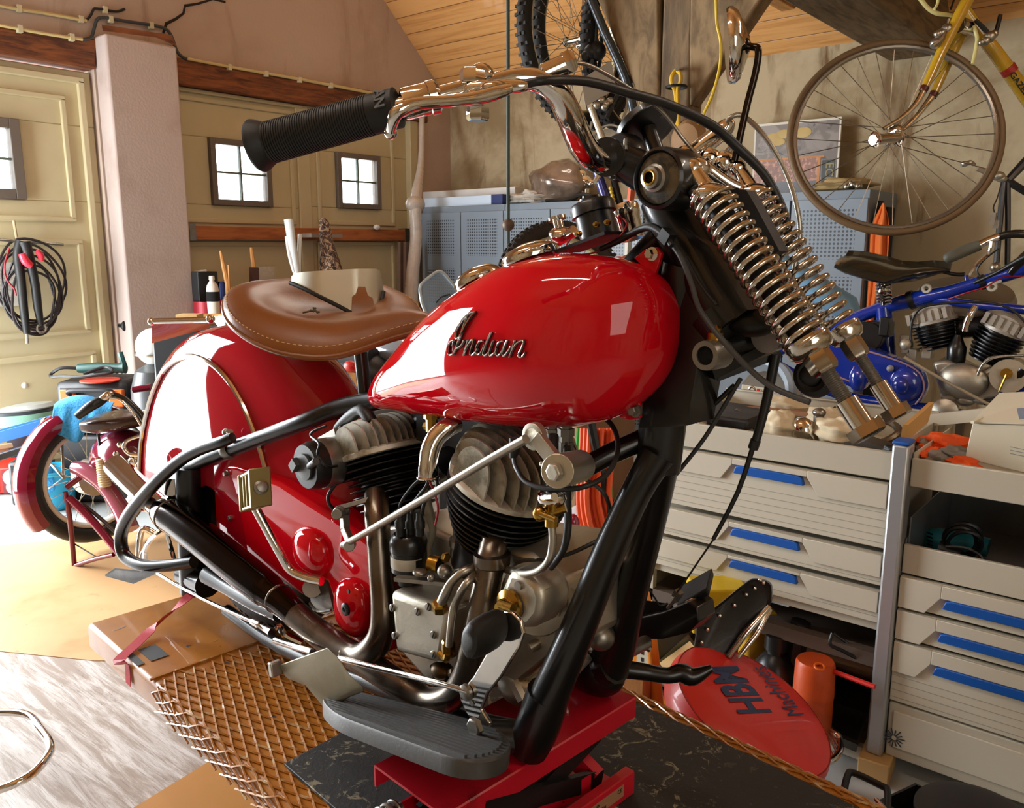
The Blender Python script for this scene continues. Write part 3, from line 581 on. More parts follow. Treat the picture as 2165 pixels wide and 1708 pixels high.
# ---------------------------------------------------------------- girder springs
def spring(l, top, bot, w, w2, nt):
    a, c = bk(*top, l), bk(*bot, l); r0 = rad(w, a.lerp(c, .5)); rr = rad(w2, a)/1.0; ax = (c-a).normalized(); b = MB(); b.coil(a, c, r0-rr, rr, nt, 10, 26); s = part('fork_spring', b, NICK)
    b = MB(); b.lathe(c, ax, [(r0*.6, -.008), (r0*.97, -.006), (r0*.97, .004), (r0*.8, .01), (r0*.55, .012), (r0*.5, .0125)], 30)
    hexh(b, c+ax*.011, ax, r0*.6, .022); part('spring_seat', b, NICK, s)
    if l > 0: b = MB(); b.cyl(a, c, r0*.52, 18); part('inner_damper', b, BLACK_M, s)
    b = MB(); e = c+ax*.033; prof = []
    for i in range(16): prof += [(r0*.34, i*.0022), (r0*.29, i*.0022+.0011)]
    b.lathe(e, ax, prof, 16); part('threaded_rod', b, STEEL, s, sharp=20)
    b = MB(); b.lathe(e+ax*.034, ax, [(r0*.3, 0), (r0*.47, .0005), (r0*.47, .03)], 20); b.lathe(e+ax*.064, ax, [(r0*.74, 0), (r0*.74, .011), (r0*.6, .013)], 6); part('hex_bolt', b, NICK, s, sharp=20)
    b = MB(); b.ell(a-ax*.002, (r0*.9, r0*.9, r0*.5)); b.cyl(a, a-ax*.035, r0*.42, 16); b.ell(a-ax*.037, r0*.5); part('spring_cap', b, CHR, s)
    return s
spring(.05, (1499, 412), (1711, 730), 99, 13, 17); spring(-.04, (1594, 408), (1785, 702), 76, 11, 16)
b = MB(); b.prism([bk(*p, .0) for p in [(1535, 398), (1578, 402), (1600, 440), (1648, 530), (1632, 540), (1585, 480), (1560, 430)]], -BR*.02); part('fork_link_plate', b, RUB)
b = MB(); T(b, bk, [(1450, 336, -.04, 34), (1500, 298, -.055, 40), (1536, 268, -.065, 36), (1545, 258, -.07, 20)], 4, 16); b.ell(bk(1500, 335, -.03), .013); b.ell(bk(1530, 345, -.04), .015); T(b, bk, [(1492, 352, .0, 26), (1535, 385, -.02, 28), (1572, 402, -.035, 26)], 3, 14)
T(b, bk, [(1540, 320, -.07, 26), (1564, 338, -.09, 24)], 3, 12); b.ell(bk(1475, 358, .04), .014); b.ell(bk(1447, 330, .01), .012); part('fork_top_fittings', b, CHR)
b = MB(); T(b, bk, [(1470, 750, .02, 60), (1520, 735, -.01, 50), (1600, 715, -.05, 44), (1650, 700, -.08, 44)], 3, 16); b.bar(bk(1500, 790, -.0), bk(1640, 720, -.08), .02, .012); b.bar(bk(1500, 800, -.03), bk(1645, 745, -.09), .03, .008); b.ell(bk(1720, 790, -.07), (.02, .02, .02)); b.torus(bk(1722, 795, -.06), BR, .018, .008, 24, 8); b.ell(bk(1590, 680, 0), (.03, .025, .018)); LK = part('lower_fork_link', b, BLACK_M)
b = MB(); c = bk(1490, 752, .07); r = rad(66, c); b.lathe(c-BR*.035, BR, [(r*.95, 0), (r, .003), (r, .03), (r*.95, .035), (r*.62, .035), (r*.58, .028)], 30); b.cyl(bk(1618, 712, -.02), bk(1650, 702, -.05), .02, 20); part('pivot_bush', b, STEEL, LK)
b = MB(); b.lathe(c, BR, [(r*.6, -.002), (.001, -.002)], 24); part('bore', b, DARK, LK)
b = MB(); c = bk(1512, 718, .05); b.lathe(c, UP, [(.006, -.01), (.006, .0), (.009, 0), (.009, .008), (.006, .008), (.007, .013), (.002, .017)], 12); part('grease_nipple', b, BRASS, LK)
tt('wiring_cable', RUBG, [(1412, 505, .05, 12), (1440, 545, .06, 12), (1462, 600, .065, 12), (1480, 655, .07, 12), (1530, 722, .08, 13), (1590, 785, .08, 13), (1640, 822, .08, 13), (1712, 850, .08, 14)], FRAME)
tt('wiring_cable', CABLE, [(1450, 545, .05, 7), (1480, 600, .05, 7), (1515, 645, .05, 7)], FRAME)
b = MB(); b.bar(bk(1402, 492, .065), bk(1418, 508, .067), .012, .014); part('cable_clip', b, BLACK_M, FRAME)
b = MB(); T(b, bk, [(1640, 750, -.07, 22), (1620, 850, -.06, 20), (1596, 940, -.05, 18)], 3, 10); T(b, bk, [(1598, 930, -.05, 22), (1592, 948, -.05, 22)], 2, 10); T(b, bk, [(1592, 945, -.05, 12), (1560, 1040, -.04, 11), (1508, 1140, -.04, 9)], 3, 8); T(b, bk, [(1510, 1138, -.04, 4), (1432, 1252, -.06, 4)], 2, 6); part('front_brake_cable', b, CABLE)
flex('armoured_cable', RUBG, [(1566, 800, -.03, 11), (1530, 860, -.03, 11), (1490, 925, -.03, 11), (1440, 990, -.03, 11), (1412, 1022, -.03, 11)], .0025, FRAME)
tt('wiring_cable', CABLE, [(1552, 815, -.03, 11), (1500, 862, -.03, 11), (1452, 884, -.03, 11)], FRAME)
# mirror
MIR = None
b = MB(); c = pd(1551, 96, .99); ax = (RT*.965-FW*.2+UPV*.06).normalized(); r = .043
b.lathe(c, ax, [(r*.95, -.008), (r, -.005), (r, 0), (r*.9, .006), (r*.5, .013), (.01, .018)], 40); MIR = part('mirror', b, CHR)
b = MB(); m0 = c+ax*.012; b.ell(pd(1568, 98, .975), .011); q = [pd(1568, 98, .975), pd(1590, 99, .965), pd(1603, 106, .96), pd(1598, 150, .965), pd(1580, 220, .97), pd(1562, 300, .975), pd(1553, 340, .98)]; b.tube(cr(q, 5), .0042, 10); part('mirror_arm', b, MUF, MIR)
# ================================================================ engine and running gear of the red motorcycle
def cylinder(xc, lc, zc, tilt, rx, rl, nm, head_n, htop, prof):
    t = math.radians(tilt); A = (math.sin(t), math.cos(t)); Ux = (math.cos(t), -math.sin(t))
    def pt(d, l, s): return bl(xc+Ux[0]*d+A[0]*s, lc+l, zc+Ux[1]*d+A[1]*s)
    def ringq(s, k, n=40): return [pt(rx*k*math.cos(2*PI*i/n), rl*k*math.sin(2*PI*i/n), s) for i in range(n)]
    b = MB(); rr = []
    nf = 9
    for i in range(nf):
        s = -.012-.0118*i; k = prof(i/(nf-1))
        rr += [ringq(s+.0056, .74*k if i else .98), ringq(s+.0044, .72*k), ringq(s+.0014, k*.985), ringq(s, k), ringq(s-.0014, k*.985), ringq(s-.0044, .72*k)]
    rr += [ringq(-.012-.0118*nf, .6), ringq(-.17, .55)]
    b.loft(rr); cy = part('cylinder', b, FIN, label=nm)
    b = MB(); b.loft([ringq(-.006, .97), ringq(-.004, 1.02), ringq(.003, 1.02), ringq(.006, .95), ringq(.009, .7)]); part('cylinder_head', b, FINA, cy)
    b = MB()
    for j in range(head_n):
        l = rl*.93*(1-2*j/(head_n-1)); w = rx*math.sqrt(max(0, 1.03-(l/rl)**2)); w = max(w, rx*.32); th = .0017; h = htop*(.72+.28*math.sqrt(max(0, 1-(l/rl)**2))); q = []
        for i in range(19):
            a = PI*i/18; q.append((-w*.97*math.cos(a)*(1 if abs(math.cos(a)) < .93 else .985), .004+h*math.sin(a)**.62))
        f0 = [pt(d, l-th, s) for d, s in q]; f1 = [pt(d, l+th, s) for d, s in q]
        b.loft([f0, f1]); b.m[-2:] = [1, 1]
    part('cooling_fins', b, [FINA, FIND], cy, sharp=30)
    return cy, pt
CF, ptF = cylinder(-.842, .03, .515, 23, .09, .097, 'front finned black barrel with bare alloy head', 14, .075, lambda t: 1.02-.33*t**1.6)
CRR, ptR = cylinder(-1.166, .02, .497, -21, .08, .086, 'rear finned black barrel with bare alloy head', 14, .06, lambda t: 1.0-.2*t**2)
# spark plugs
b = MB(); T(b, bk, [(712, 905, .06, 16), (730, 888, .06, 22), (752, 872, .06, 26), (766, 868, .06, 26), (778, 880, .06, 28), (786, 892, .06, 26)], 4, 12); part('plug_cap', b, RUB, CRR)
tt('spark_lead', CABLE, [(728, 895, .06, 9), (716, 912, .07, 9), (720, 924, .08, 9), (740, 920, .08, 9), (752, 905, .05, 9)], CRR)
b = MB(); b.cyl(bk(787, 890, .06), bk(798, 905, .055), .008, 12); part('spark_plug', b, P('ivory_ceramic', '#d8cfae', .3), CRR)
b = MB(); T(b, bk, [(1088, 925, .14, 24), (1088, 950, .14, 24), (1084, 968, .14, 14)], 3, 12); part('plug_cap', b, RUB, CF)
tt('spark_lead', CABLE, [(1086, 966, .14, 10), (1092, 990, .15, 11), (1115, 1020, .16, 12), (1165, 1034, .16, 12), (1230, 1030, .15, 12), (1280, 1005, .12, 12), (1305, 960, .09, 11), (1302, 915, .06, 11), (1280, 885, .04, 11), (1255, 880, .03, 10)], CF)
# crankcase core
b = MB(); b.prism([bk(*p, .07) for p in [(780, 1120), (870, 1100), (960, 1140), (1120, 1170), (1190, 1230), (1180, 1380), (1080, 1460), (900, 1440), (800, 1330)]], -BR*.16); ENG = part('crankcase', b, ALU, bevel=.008)
# timing cover box with screws
def q_(p, l): return bk(*p, l)
F4 = [(822, 1247), (952, 1290), (932, 1408), (834, 1380)]; b = MB(); fr = [q_(p, .145) for p in F4]; b.hexa([p-BR*.085 for p in fr]+fr); TC = part('timing_cover', b, ALU, ENG, bevel=.012, label='squared alloy cover with slotted screws'); TC.modifiers[0].segments = 4
b = MB()
for x, y in [(829, 1285), (882, 1293), (905, 1283), (834, 1344), (916, 1342), (916, 1384)]:
    c = bk(x, y, .146); b.lathe(c-BR*.002, BR, [(.0062, 0), (.0062, .003), (.005, .0042), (.0005, .0045)], 16)
SL = part('cover_screws', b, STEEL, ENG)
b = MB()
for x, y in [(829, 1285), (882, 1293), (905, 1283), (834, 1344), (916, 1342), (916, 1384)]: b.box(bk(x, y, .1508), (.0016, .0012, .0105), BR, None, (UP+BX*.4))
part('screw_slots', b, DARK, ENG)
# oil lines
for pts in ([(934, 1272, .15, 22), (942, 1255, .15, 22), (955, 1230, .145, 18), (985, 1205, .13, 18), (1020, 1195, .1, 18)], [(950, 1365, .15, 17), (954, 1320, .15, 17), (962, 1275, .145, 18), (985, 1235, .14, 18), (1005, 1215, .12, 18)]): tt('oil_line', CHR_B, pts, ENG)
b = MB(); hexh(b, bk(930, 1288, .145), (UP*.8+BX*.3+BR*.3).normalized(), .012, .016); hexh(b, bk(948, 1378, .145), UP, .0105, .018); T(b, bk, [(948, 1380, .148, 20), (944, 1392, .148, 20), (930, 1380, .148, 18)], 3, 10); part('oil_fitting', b, BRASS, ENG, sharp=20)
# distributor
c = bk(866, 1232, .105); s_ = 1/FOC*depth(c)
b = MB(); b.lathe(c, UP, [(26*s_, 0), (26*s_, 26*s_), (38*s_, 30*s_), (38*s_, 72*s_), (40*s_, 74*s_), (40*s_, 92*s_), (36*s_, 104*s_), (30*s_, 110*s_), (.001, 112*s_)], 32); DIS = part('distributor', b, BLACK)
b = MB()
for dx, dl in ((-20, .02), (2, .0), (22, .01), (12, -.02)):
    d = bk(866+dx, 1128, .105+dl); b.lathe(d-UP*4*s_, UP, [(9*s_, 0), (9*s_, 16*s_), (11*s_, 17*s_), (11*s_, 30*s_), (8*s_, 34*s_), (7*s_, 48*s_)], 12)
part('lead_boot', b, RUB, DIS)
b = MB(); b.lathe(c+UP*40*s_, UP, [(38.6*s_, 0), (38.8*s_, 2*s_), (38.8*s_, 22*s_), (38.6*s_, 24*s_)], 32, False); v_ = [v for v in b.v]; b.f = [f for f in b.f if sum(((b.v[i]-c).dot((CAM-c).normalized()+BX*-.7) > .6*s_*38) for i in f) >= 4]; b.m = [0]*len(b.f)
part('rating_plate', b, P('plate_white', '#c9c5b6', .4), DIS)
for px, w in ((835, 7), (863, 8), (885, 8)): tt('spark_lead', CABLE, [(px+8, 1085, .11, w), (px+14, 1060, .11, w), (px+40, 1025, .11, w), (905, 1000, .1, w), (912, 985, .09, w)], DIS)
tt('red_wire', REDW, [(905, 1010, .12, 5), (918, 1040, .12, 5), (926, 1075, .12, 5), (920, 1110, .12, 5)], DIS)
tt('wiring_loom', P('grey_loom', '#77705c', .6), [(895, 1035, .09, 20), (905, 1075, .09, 22), (915, 1120, .09, 16), (908, 1160, .09, 12), (915, 1195, .09, 12)], DIS)
b = MB(); b.bar(bk(838, 1222, .15), bk(945, 1232, .12), .014, .006); b.ell(bk(888, 1210, .14), (.011, .011, .006)); b.ell(bk(940, 1208, .13), .011); b.ell(bk(912, 1222, .14), .006); part('advance_lever', b, STEEL, DIS)
b = MB(); b.cyl(bk(910, 1190, .12), bk(930, 1195, .115), .013, 18); hexh(b, bk(940, 1178, .115), BX, .008, .006); part('brass_union', b, BRASS, DIS)
flex('throttle_cable', STEEL, [(945, 1210, .12, 7), (970, 1204, .11, 7), (1000, 1198, .09, 7)], .0022, DIS)
b = MB(); c = bk(972, 1195, .06); s2 = 1/FOC*depth(c); b.lathe(c, UP+BX*.12, [(16*s2, 0), (16*s2, 18*s2), (23*s2, 22*s2), (23*s2, 44*s2), (26*s2, 46*s2), (26*s2, 60*s2), (20*s2, 64*s2), (18*s2, 100*s2)], 20); part('tappet_block', b, STEEL, ENG)
# intake horn
b = MB(); T(b, bk, [(905, 1008, .13, 44), (905, 985, .13, 42), (910, 950, .125, 42), (924, 922, .115, 42), (948, 902, .1, 42), (968, 894, .085, 40)], 5, 20); b.torus(bk(905, 1008, .13), UP, rad(44, bk(905, 1008, .13)), .0022, 24, 8); part('intake_horn', b, CHR, ENG)
b = MB(); T(b, bk, [(918, 985, .06, 70), (950, 975, .06, 66)], 2, 20); T(b, bk, [(880, 900, -.02, 60), (990, 880, -.02, 60)], 2, 12); b.prism([bk(*p, .02) for p in [(880, 880), (1140, 890), (1150, 930), (980, 960), (880, 930)]], -BR*.03); part('manifold', b, BLACK_M, ENG)
# exhaust
HDR = tt('exhaust_pipe', EXH, [(797, 1045, .08, 52), (797, 1085, .1, 54), (800, 1130, .11, 52), (806, 1220, .12, 52), (811, 1290, .13, 54), (806, 1340, .135, 56), (788, 1372, .14, 58), (758, 1388, .14, 58), (720, 1372, .142, 60), (660, 1328, .148, 58), (625, 1298, .15, 58)], n=20, label='rear header pipe, heat stained')
tt('exhaust_pipe', EXH, [(1050, 1110, .07, 56), (1042, 1160, .09, 60), (1037, 1185, .1, 62), (1030, 1230, .11, 60), (1016, 1300, .125, 60), (1000, 1370, .13, 60), (985, 1430, .13, 60), (955, 1472, .13, 60), (905, 1482, .13, 58), (850, 1450, .135, 58), (790, 1412, .14, 58), (745, 1385, .14, 58)], n=20, label='front header pipe, heat stained')
b = MB(); c = bk(742, 1384, .14); b.lathe(c, bk(800, 1365, .14)-c, [(.0, -.004), (.024, -.004), (.0245, .004)], 24); b.lathe(bk(1040, 1178, .1), UP, [(.024, -.012), (.026, -.01), (.027, .006)], 20); part('pipe_joint', b, EXH, HDR)
MFL = tt('muffler', MUF, [(628, 1300, .15, 58), (600, 1275, .15, 60), (575, 1256, .152, 66), (560, 1244, .152, 74), (500, 1196, .155, 76), (430, 1140, .16, 74), (385, 1106, .163, 72), (358, 1088, .165, 70), (346, 1080, .165, 62)], n=24)
tt('tail_pipe', CHR, [(352, 1084, .165, 48), (310, 1048, .168, 50), (270, 1010, .17, 50), (244, 984, .172, 49)], MFL, n=24)
b = MB(); b.torus(bk(361, 1090, .165), bk(385, 1106, .163)-bk(358, 1088, .165), rad(70, bk(361, 1090, .165)), .002, 30, 8); b.torus(bk(590, 1266, .15), bk(600, 1275, .15)-bk(575, 1256, .15), rad(60, bk(590, 1266, .15)), .003, 30, 8); part('weld_ring', b, EXH, MFL)
tt('lower_stay', BLACK, [(440, 1215, .14, 40), (480, 1240, .14, 34), (540, 1275, .14, 34), (590, 1300, .14, 30)], MFL)
b = MB(); T(b, bk, [(345, 1120, .16, 12), (320, 1140, .15, 12), (308, 1160, .14, 12), (306, 1205, .13, 11)], 4, 8); T(b, bk, [(350, 1120, .15, 10), (365, 1170, .14, 10), (375, 1210, .13, 9)], 4, 8); part('exhaust_stay', b, CHR, MFL)
# ---------------------------------------------------------------- chain / primary cover
OC = [(447, 968), (500, 985), (590, 1020), (650, 1060), (730, 1110), (800, 1160), (822, 1200), (826, 1375), (800, 1388), (770, 1382), (740, 1352), (708, 1300), (702, 1262), (692, 1232), (668, 1222), (652, 1232), (640, 1262), (560, 1205), (455, 1120)]
b = MB(); b.prism([bk(*p, .105) for p in OC], -BR*.06); GRD = part('primary_cover', b, RED, bevel=.009, label='red stamped primary chain cover'); GRD.modifiers[0].segments = 3
def dome(px, py, l, w, h, thick, m=RED, par=GRD, name='cover_bulge', sx=1.0):
    c = bk(px, py, l); rx_, rz = rad(w, c)*1.35*sx, rad(h, c); b = MB(); b.ell(c-BR*.004, (rx_, thick, rz), 32, 16, BX, BR, UP, lambda x, y, z: (math.copysign(abs(x)**.8, x), math.copysign(abs(y)**.8, y), math.copysign(abs(z)**.8, z))); return part(name, b, m, par)
dome(662, 1165, .105, 92, 100, .03); dome(752, 1284, .105, 84, 128, .034)
b = MB(); c = bk(733, 1287, .1395); b.lathe(c, BR, [(.011, 0), (.011, .004), (.008, .006), (.004, .006), (.003, .003)], 24); b.lathe(bk(738, 1250, .137), BR, [(.004, 0), (.004, .002)], 14); part('cover_bolt', b, BLACK_M, GRD)
bolt(GRD, 480, 1001, .106, 11, STEEL); bolt(GRD, 490, 1094, .106, 11, STEEL)
b = MB(); b.cyl(bk(668, 1245, .06), bk(660, 1243, .1), .018, 20); b.prism([bk(*p, .09) for p in [(650, 1225), (690, 1228), (705, 1290), (690, 1300), (660, 1290)]], -BR*.006); T(b, bk, [(655, 1275, .1, 6), (672, 1292, .1, 6), (700, 1290, .1, 6)], 4, 8); part('kickstart_boss', b, STEEL, GRD)
# kick start lever and pedal
b = MB(); P_ = [(538, 1070, .2), (560, 1110, .19), (590, 1165, .175), (615, 1205, .16), (650, 1222, .15), (680, 1228, .14)]; q = [bk(*p) for p in cr(P_, 5)]
b.tube(q, [.0085]*len(q), 10); KS = part('kickstart_lever', b, CHR)
b = MB(); c = bk(538, 1036, .23); X = (bk(575, 1018, .265)-bk(500, 1050, .19)).normalized(); Zp = UP; Yp = Zp.cross(X).normalized(); L = .105
for s in (-1, 1): b.box(c+X*s*L*.45, (.012, .034, .066), X, Yp, Zp)
b.box(c+Zp*.029, (L, .03, .006), X, Yp, Zp); b.box(c-Zp*.029, (L, .03, .006), X, Yp, Zp); b.cyl(c-X*L*.5, c+X*L*.5, .0075)
for s in (-.24, 0, .24): b.box(c+X*s*L, (.007, .028, .056), X, Yp, Zp)
part('kick_pedal', b, P('worn_brass_pedal', '#9c8a58', .4, .7, var=.2), KS, bevel=.002); b = MB(); b.lathe(c+X*L*.5, X, [(.012, 0), (.012, .004), (.008, .006), (.008, .012), (.004, .013)], 16); b.cyl(c-X*L*.5, c-X*(L*.5+.02), .01, 12); b.ell(c-X*(L*.5+.016)-UP*.012, .013); part('pedal_pin', b, STEEL, KS)
# generator
b = MB(); c = bk(645, 987, .155); r = rad(104, c); b.lathe(c-BR*.1, BR, [(r*.9, 0), (r, .005), (r, .085), (r*.94, .095), (r*.9, .1)], 32); GEN = part('generator', b, BLACK_M); b = MB(); b.lathe(c, BR, [(r*.55, 0), (r*.55, .004), (r*.05, .005)], 24); b.bar(bk(630, 975, .16), bk(622, 990, .16), .016, .016); b.cyl(bk(655, 985, .157), bk(668, 975, .17), .006, 10); part('end_cap', b, RUBG, GEN)
b = MB(); b.lathe(c-BR*.055, BR, [(r*1.02, 0), (r*1.04, .004), (r*1.04, .024), (r*1.02, .028)], 32); b.prism([bk(*p, .1) for p in [(672, 925), (706, 906), (716, 960), (700, 985), (680, 980)]], -BR*.05); part('generator_strap', b, STEEL, GEN)
tt('wiring_cable', CABLE, [(690, 900, .14, 6), (662, 912, .15, 6), (658, 922, .15, 6), (675, 938, .16, 6), (672, 960, .16, 6), (690, 985, .15, 6), (712, 985, .12, 6)], GEN)
tt('wiring_cable', CABLE, [(712, 1020, .11, 8), (695, 1045, .12, 8), (696, 1065, .12, 8), (710, 1080, .11, 8)], GEN)
# throttle shaft linkage: long rod and cranks
b = MB(); T(b, bk, [(728, 1152, .16, 15), (900, 1052, .17, 17), (1030, 974, .175, 19), (1112, 928, .175, 21)], 2, 12); b.ell(bk(727, 1152, .16), .006); ROD = part('linkage_rod', b, P('zinc_rod', '#b7ada0', .32, .85, var=.2, vs=40))
b = MB(); b.bar(bk(1133, 922, .165), bk(1190, 995, .16), .02, .009, BR); b.lathe(bk(1132, 922, .16), BR, [(.017, -.004), (.017, .006), (.011, .007), (.009, .006)], 24); b.cyl(bk(1178, 996, .175), bk(1226, 985, .1), .0205, 24); hexh(b, bk(1176, 997, .176), BR, .0115, .008); b.cyl(bk(1144, 980, .16), bk(1158, 985, .16), .004, 8); part('gear_crank', b, ALU, ROD, bevel=.001)
b = MB(); b.ell(bk(722, 1082, .14), (.012, .016, .012)); b.cyl(bk(712, 1087, .17), bk(725, 1082, .13), .0085, 16); b.bar(bk(728, 1090, .145), bk(730, 1118, .15), .012, .012, BR); b.bar(bk(728, 1115, .15), bk(742, 1148, .155), .014, .01, BR); b.cyl(bk(738, 1155, .165), bk(742, 1150, .145), .009, 14); b.bar(bk(722, 1072, .14), bk(800, 1050, .09), .008, .01, BR); part('bell_crank', b, STEEL, ROD, bevel=.001)
# oil tap on the front pipe
b = MB(); b.lathe(bk(1166, 1078, .15), UP, [(.009, 0), (.009, .012), (.012, .012), (.012, .02)], 12); b.cyl(bk(1140, 1088, .16), bk(1196, 1072, .14), .008, 12, .0065); b.ell(bk(1142, 1086, .165), .0095); b.cyl(bk(1144, 1086, .17), bk(1176, 1099, .17), .004, 10); b.cyl(bk(1166, 1090, .15), bk(1166, 1112, .15), .0085, 12); OT = part('oil_tap', b, BRASS)
b = MB(); T(b, bk, [(1168, 920, .12, 26), (1168, 1000, .14, 26), (1166, 1062, .15, 26)], 3, 12); part('rubber_hose', b, RUB, OT); b = MB(); b.torus(bk(1166, 1052, .15), UP, .0155, .003, 24, 6, .005); b.cyl(bk(1150, 1052, .165), bk(1172, 1050, .175), .005, 10); part('hose_clip', b, CHR, OT)
tt('oil_line', CHR_B, [(1167, 1110, .15, 17), (1168, 1150, .15, 17), (1160, 1185, .15, 17), (1135, 1208, .14, 17), (1100, 1212, .12, 17), (1060, 1200, .08, 17)], OT)
tt('breather_hose', RUB, [(1198, 930, .07, 17), (1200, 1050, .1, 17), (1200, 1120, .12, 17), (1190, 1165, .12, 15), (1165, 1200, .11, 14)], OT)
tt('wiring_cable', RUBG, [(1205, 1010, .05, 8), (1240, 1015, .05, 8), (1275, 1040, .04, 9), (1288, 1072, .03, 9), (1285, 1110, .03, 8)], FRAME)
flex('armoured_cable', RUBG, [(1130, 1190, .05, 9), (1200, 1172, .05, 9), (1270, 1140, .06, 9), (1300, 1125, .06, 9)], .0024, FRAME)
# starter / generator cover at the front
b = MB(); c = bk(1100, 1262, .14)
Zr = [(1075, 1205), (1108, 1212), (1135, 1235), (1146, 1270), (1140, 1305), (1120, 1330), (1085, 1330), (1062, 1300), (1056, 1250)]
b.prism([bk(*p, .13) for p in Zr], -BR*.06); FC = part('pump_cover', b, ALU, ENG, bevel=.01)
b = MB(); b.lathe(bk(1080, 1278, .132), BR, [(.022, 0), (.022, .005), (.015, .009), (.012, .011), (.009, .022), (.008, .022)], 26); b.cyl(bk(1058, 1276, .15), bk(1086, 1286, .15), .007, 12); part('brass_hub', b, BRASS, ENG)
b = MB(); b.lathe(bk(1096, 1238, .132), BR, [(.0062, -.002), (.0062, .002), (.001, .0022)], 14); part('slotted_screw', b, STEEL, ENG)
b = MB(); c0 = bk(1135, 1262, .07); c1 = bk(1222, 1205, -.08); b.lathe(c0, c1-c0, [(.052, -.01), (.056, 0), (.056, .03)], 32); part('dynamo', b, CHR_B, ENG); b = MB(); d_ = (c1-c0).normalized(); b.lathe(c0+d_*.03, d_, [(.054, 0), (.0545, .05)], 32); part('dynamo_band', b, BLACK, ENG); b = MB(); b.lathe(c0+d_*.08, d_, [(.053, 0), (.053, .07), (.05, .075)], 32); part('dynamo_end', b, CHR_B, ENG)
# gearbox lumps under the engine
b = MB(); T(b, bk, [(1100, 1420, .06, 56), (1150, 1385, .02, 56), (1200, 1350, -.02, 50)], 3, 16); T(b, bk, [(1080, 1465, .06, 40), (1160, 1455, .0, 44), (1215, 1395, -.05, 52), (1228, 1378, -.06, 56)], 3, 16); b.ell(bk(1120, 1440, .03), (.05, .05, .035)); T(b, bk, [(1120, 1370, .08, 24), (1165, 1345, .05, 24)], 2, 12); b.bar(bk(1085, 1440, .09), bk(1105, 1480, .09), .01, .012); part('gearbox_casting', b, ALU, ENG)
b = MB(); T(b, bk, [(930, 1405, .1, 44), (935, 1440, .1, 36)], 2, 12); b.ell(bk(935, 1418, .12), (.02, .016, .014)); T(b, bk, [(940, 1425, .12, 18), (960, 1420, .12, 18)], 2, 6); T(b, bk, [(840, 1450, .11, 30), (880, 1460, .1, 30)], 2, 10); part('drain_plug', b, P('oily_brass', '#5e4a30', .4, .7, var=.3), ENG)
# ---------------------------------------------------------------- brake pedal
P4 = [(1058, 1292), (1082, 1294), (1100, 1312), (1106, 1340), (1096, 1370), (1058, 1432), (1030, 1466), (1016, 1500), (1035, 1530), (1030, 1538), (1000, 1530), (984, 1505), (972, 1478), (972, 1462), (1000, 1430), (1040, 1360), (1062, 1330)]
b = MB(); b.prism([bk(*p, .205) for p in P4], -BR*.006); PED = part('brake_pedal', b, CHR, bevel=.002)
def pad(par, cs, l0, l1):
    b = MB(); rings = []
    for t, k in ((0, .55), (.06, .85), (.2, 1), (.5, 1.06), (.8, 1), (.94, .85), (1, .55)):
        rings.append([bk(cs[0]+(cs[2]-cs[0])*t+u*cs[4]*k, cs[1]+(cs[3]-cs[1])*t+v*cs[5]*k, l0+(l1-l0)*t) for u, v in [(math.cos(2*PI*i/24), math.sin(2*PI*i/24)) for i in range(24)]])
    b.loft(rings); return part('pedal_rubber', b, RUB, par)
pad(PED, (988, 1358, 1062, 1322, 20, 42), .27, .205)
b = MB()
for t in (.35, .6): b.torus(bk(988+74*t, 1358-36*t, .27-.065*t), (bk(1062, 1322, .205)-bk(988, 1358, .27)), .027, .0015, 26, 6, .0015)
tt('brake_rod', CHR, [(990, 1462, .21, 13), (930, 1445, .21, 12), (850, 1425, .2, 12), (760, 1403, .195, 13), (718, 1392, .19, 13)], PED); tt('brake_rod', CHR, [(660, 1378, .185, 14), (620, 1366, .18, 14), (582, 1354, .18, 14)], PED)
b = MB(); hexh(b, bk(1008, 1535, .212), BR, .013, .008); b.lathe(bk(988, 1462, .206), BR, [(.011, 0), (.011, .005), (.006, .007)], 18); b.lathe(bk(997, 1486, .206), BR, [(.004, 0), (.004, .0008)], 12); part('pivot_bolt', b, STEEL, PED)
tt('rear_brake_rod', CHR, [(330, 1210, .15, 7), (380, 1240, .15, 7), (450, 1276, .15, 8), (535, 1315, .15, 9)], PED); b = MB(); T(b, bk, [(534, 1314, .15, 15), (550, 1322, .15, 18), (552, 1324, .15, 12), (575, 1337, .15, 20)], 2, 10); T(b, bk, [(578, 1336, .13, 10), (592, 1322, .12, 10), (600, 1340, .1, 16), (640, 1360, .08, 14)], 3, 8); part('rod_clevis', b, CHR, PED)
# ---------------------------------------------------------------- right footboard
def fb(u, v):
    """u 0..1 rear to front, v 0..1 inner to outer, on the board's tilted plane"""
    a = bk(742, 1462, .175); c = bk(1045, 1538, .165); d = bk(706, 1508, .285); e = bk(985, 1610, .295)
    return a*(1-u)*(1-v)+c*u*(1-v)+d*(1-u)*v+e*u*v
FN = ((fb(1, .5)-fb(0, .5)).cross(fb(.5, 1)-fb(.5, 0))).normalized(); FN = FN if FN.z > 0 else -FN
def stad(n=14, k=1.0):
    o = []
    for i in range(n+1): a = PI/2+PI*i/n; o.append((.16+.33*math.cos(a)*k, .5+.54*math.sin(a)*k))
    for i in range(n+1): a = -PI/2+PI*i/n; o.append((1-.15+.3*math.cos(a)*k, .5+.54*math.sin(a)*k))
    return o
b = MB(); S_ = stad(); b.loft([[fb(*p)+FN*z for p in stad(14, k)] for z, k in ((-.023, .93), (-.021, 1), (-.002, 1.02), (.001, 1.0), (.0012, .94))]); FBD = part('footboard', b, RUBG, label='ribbed grey rubber rider footboard, right side')
b = MB()
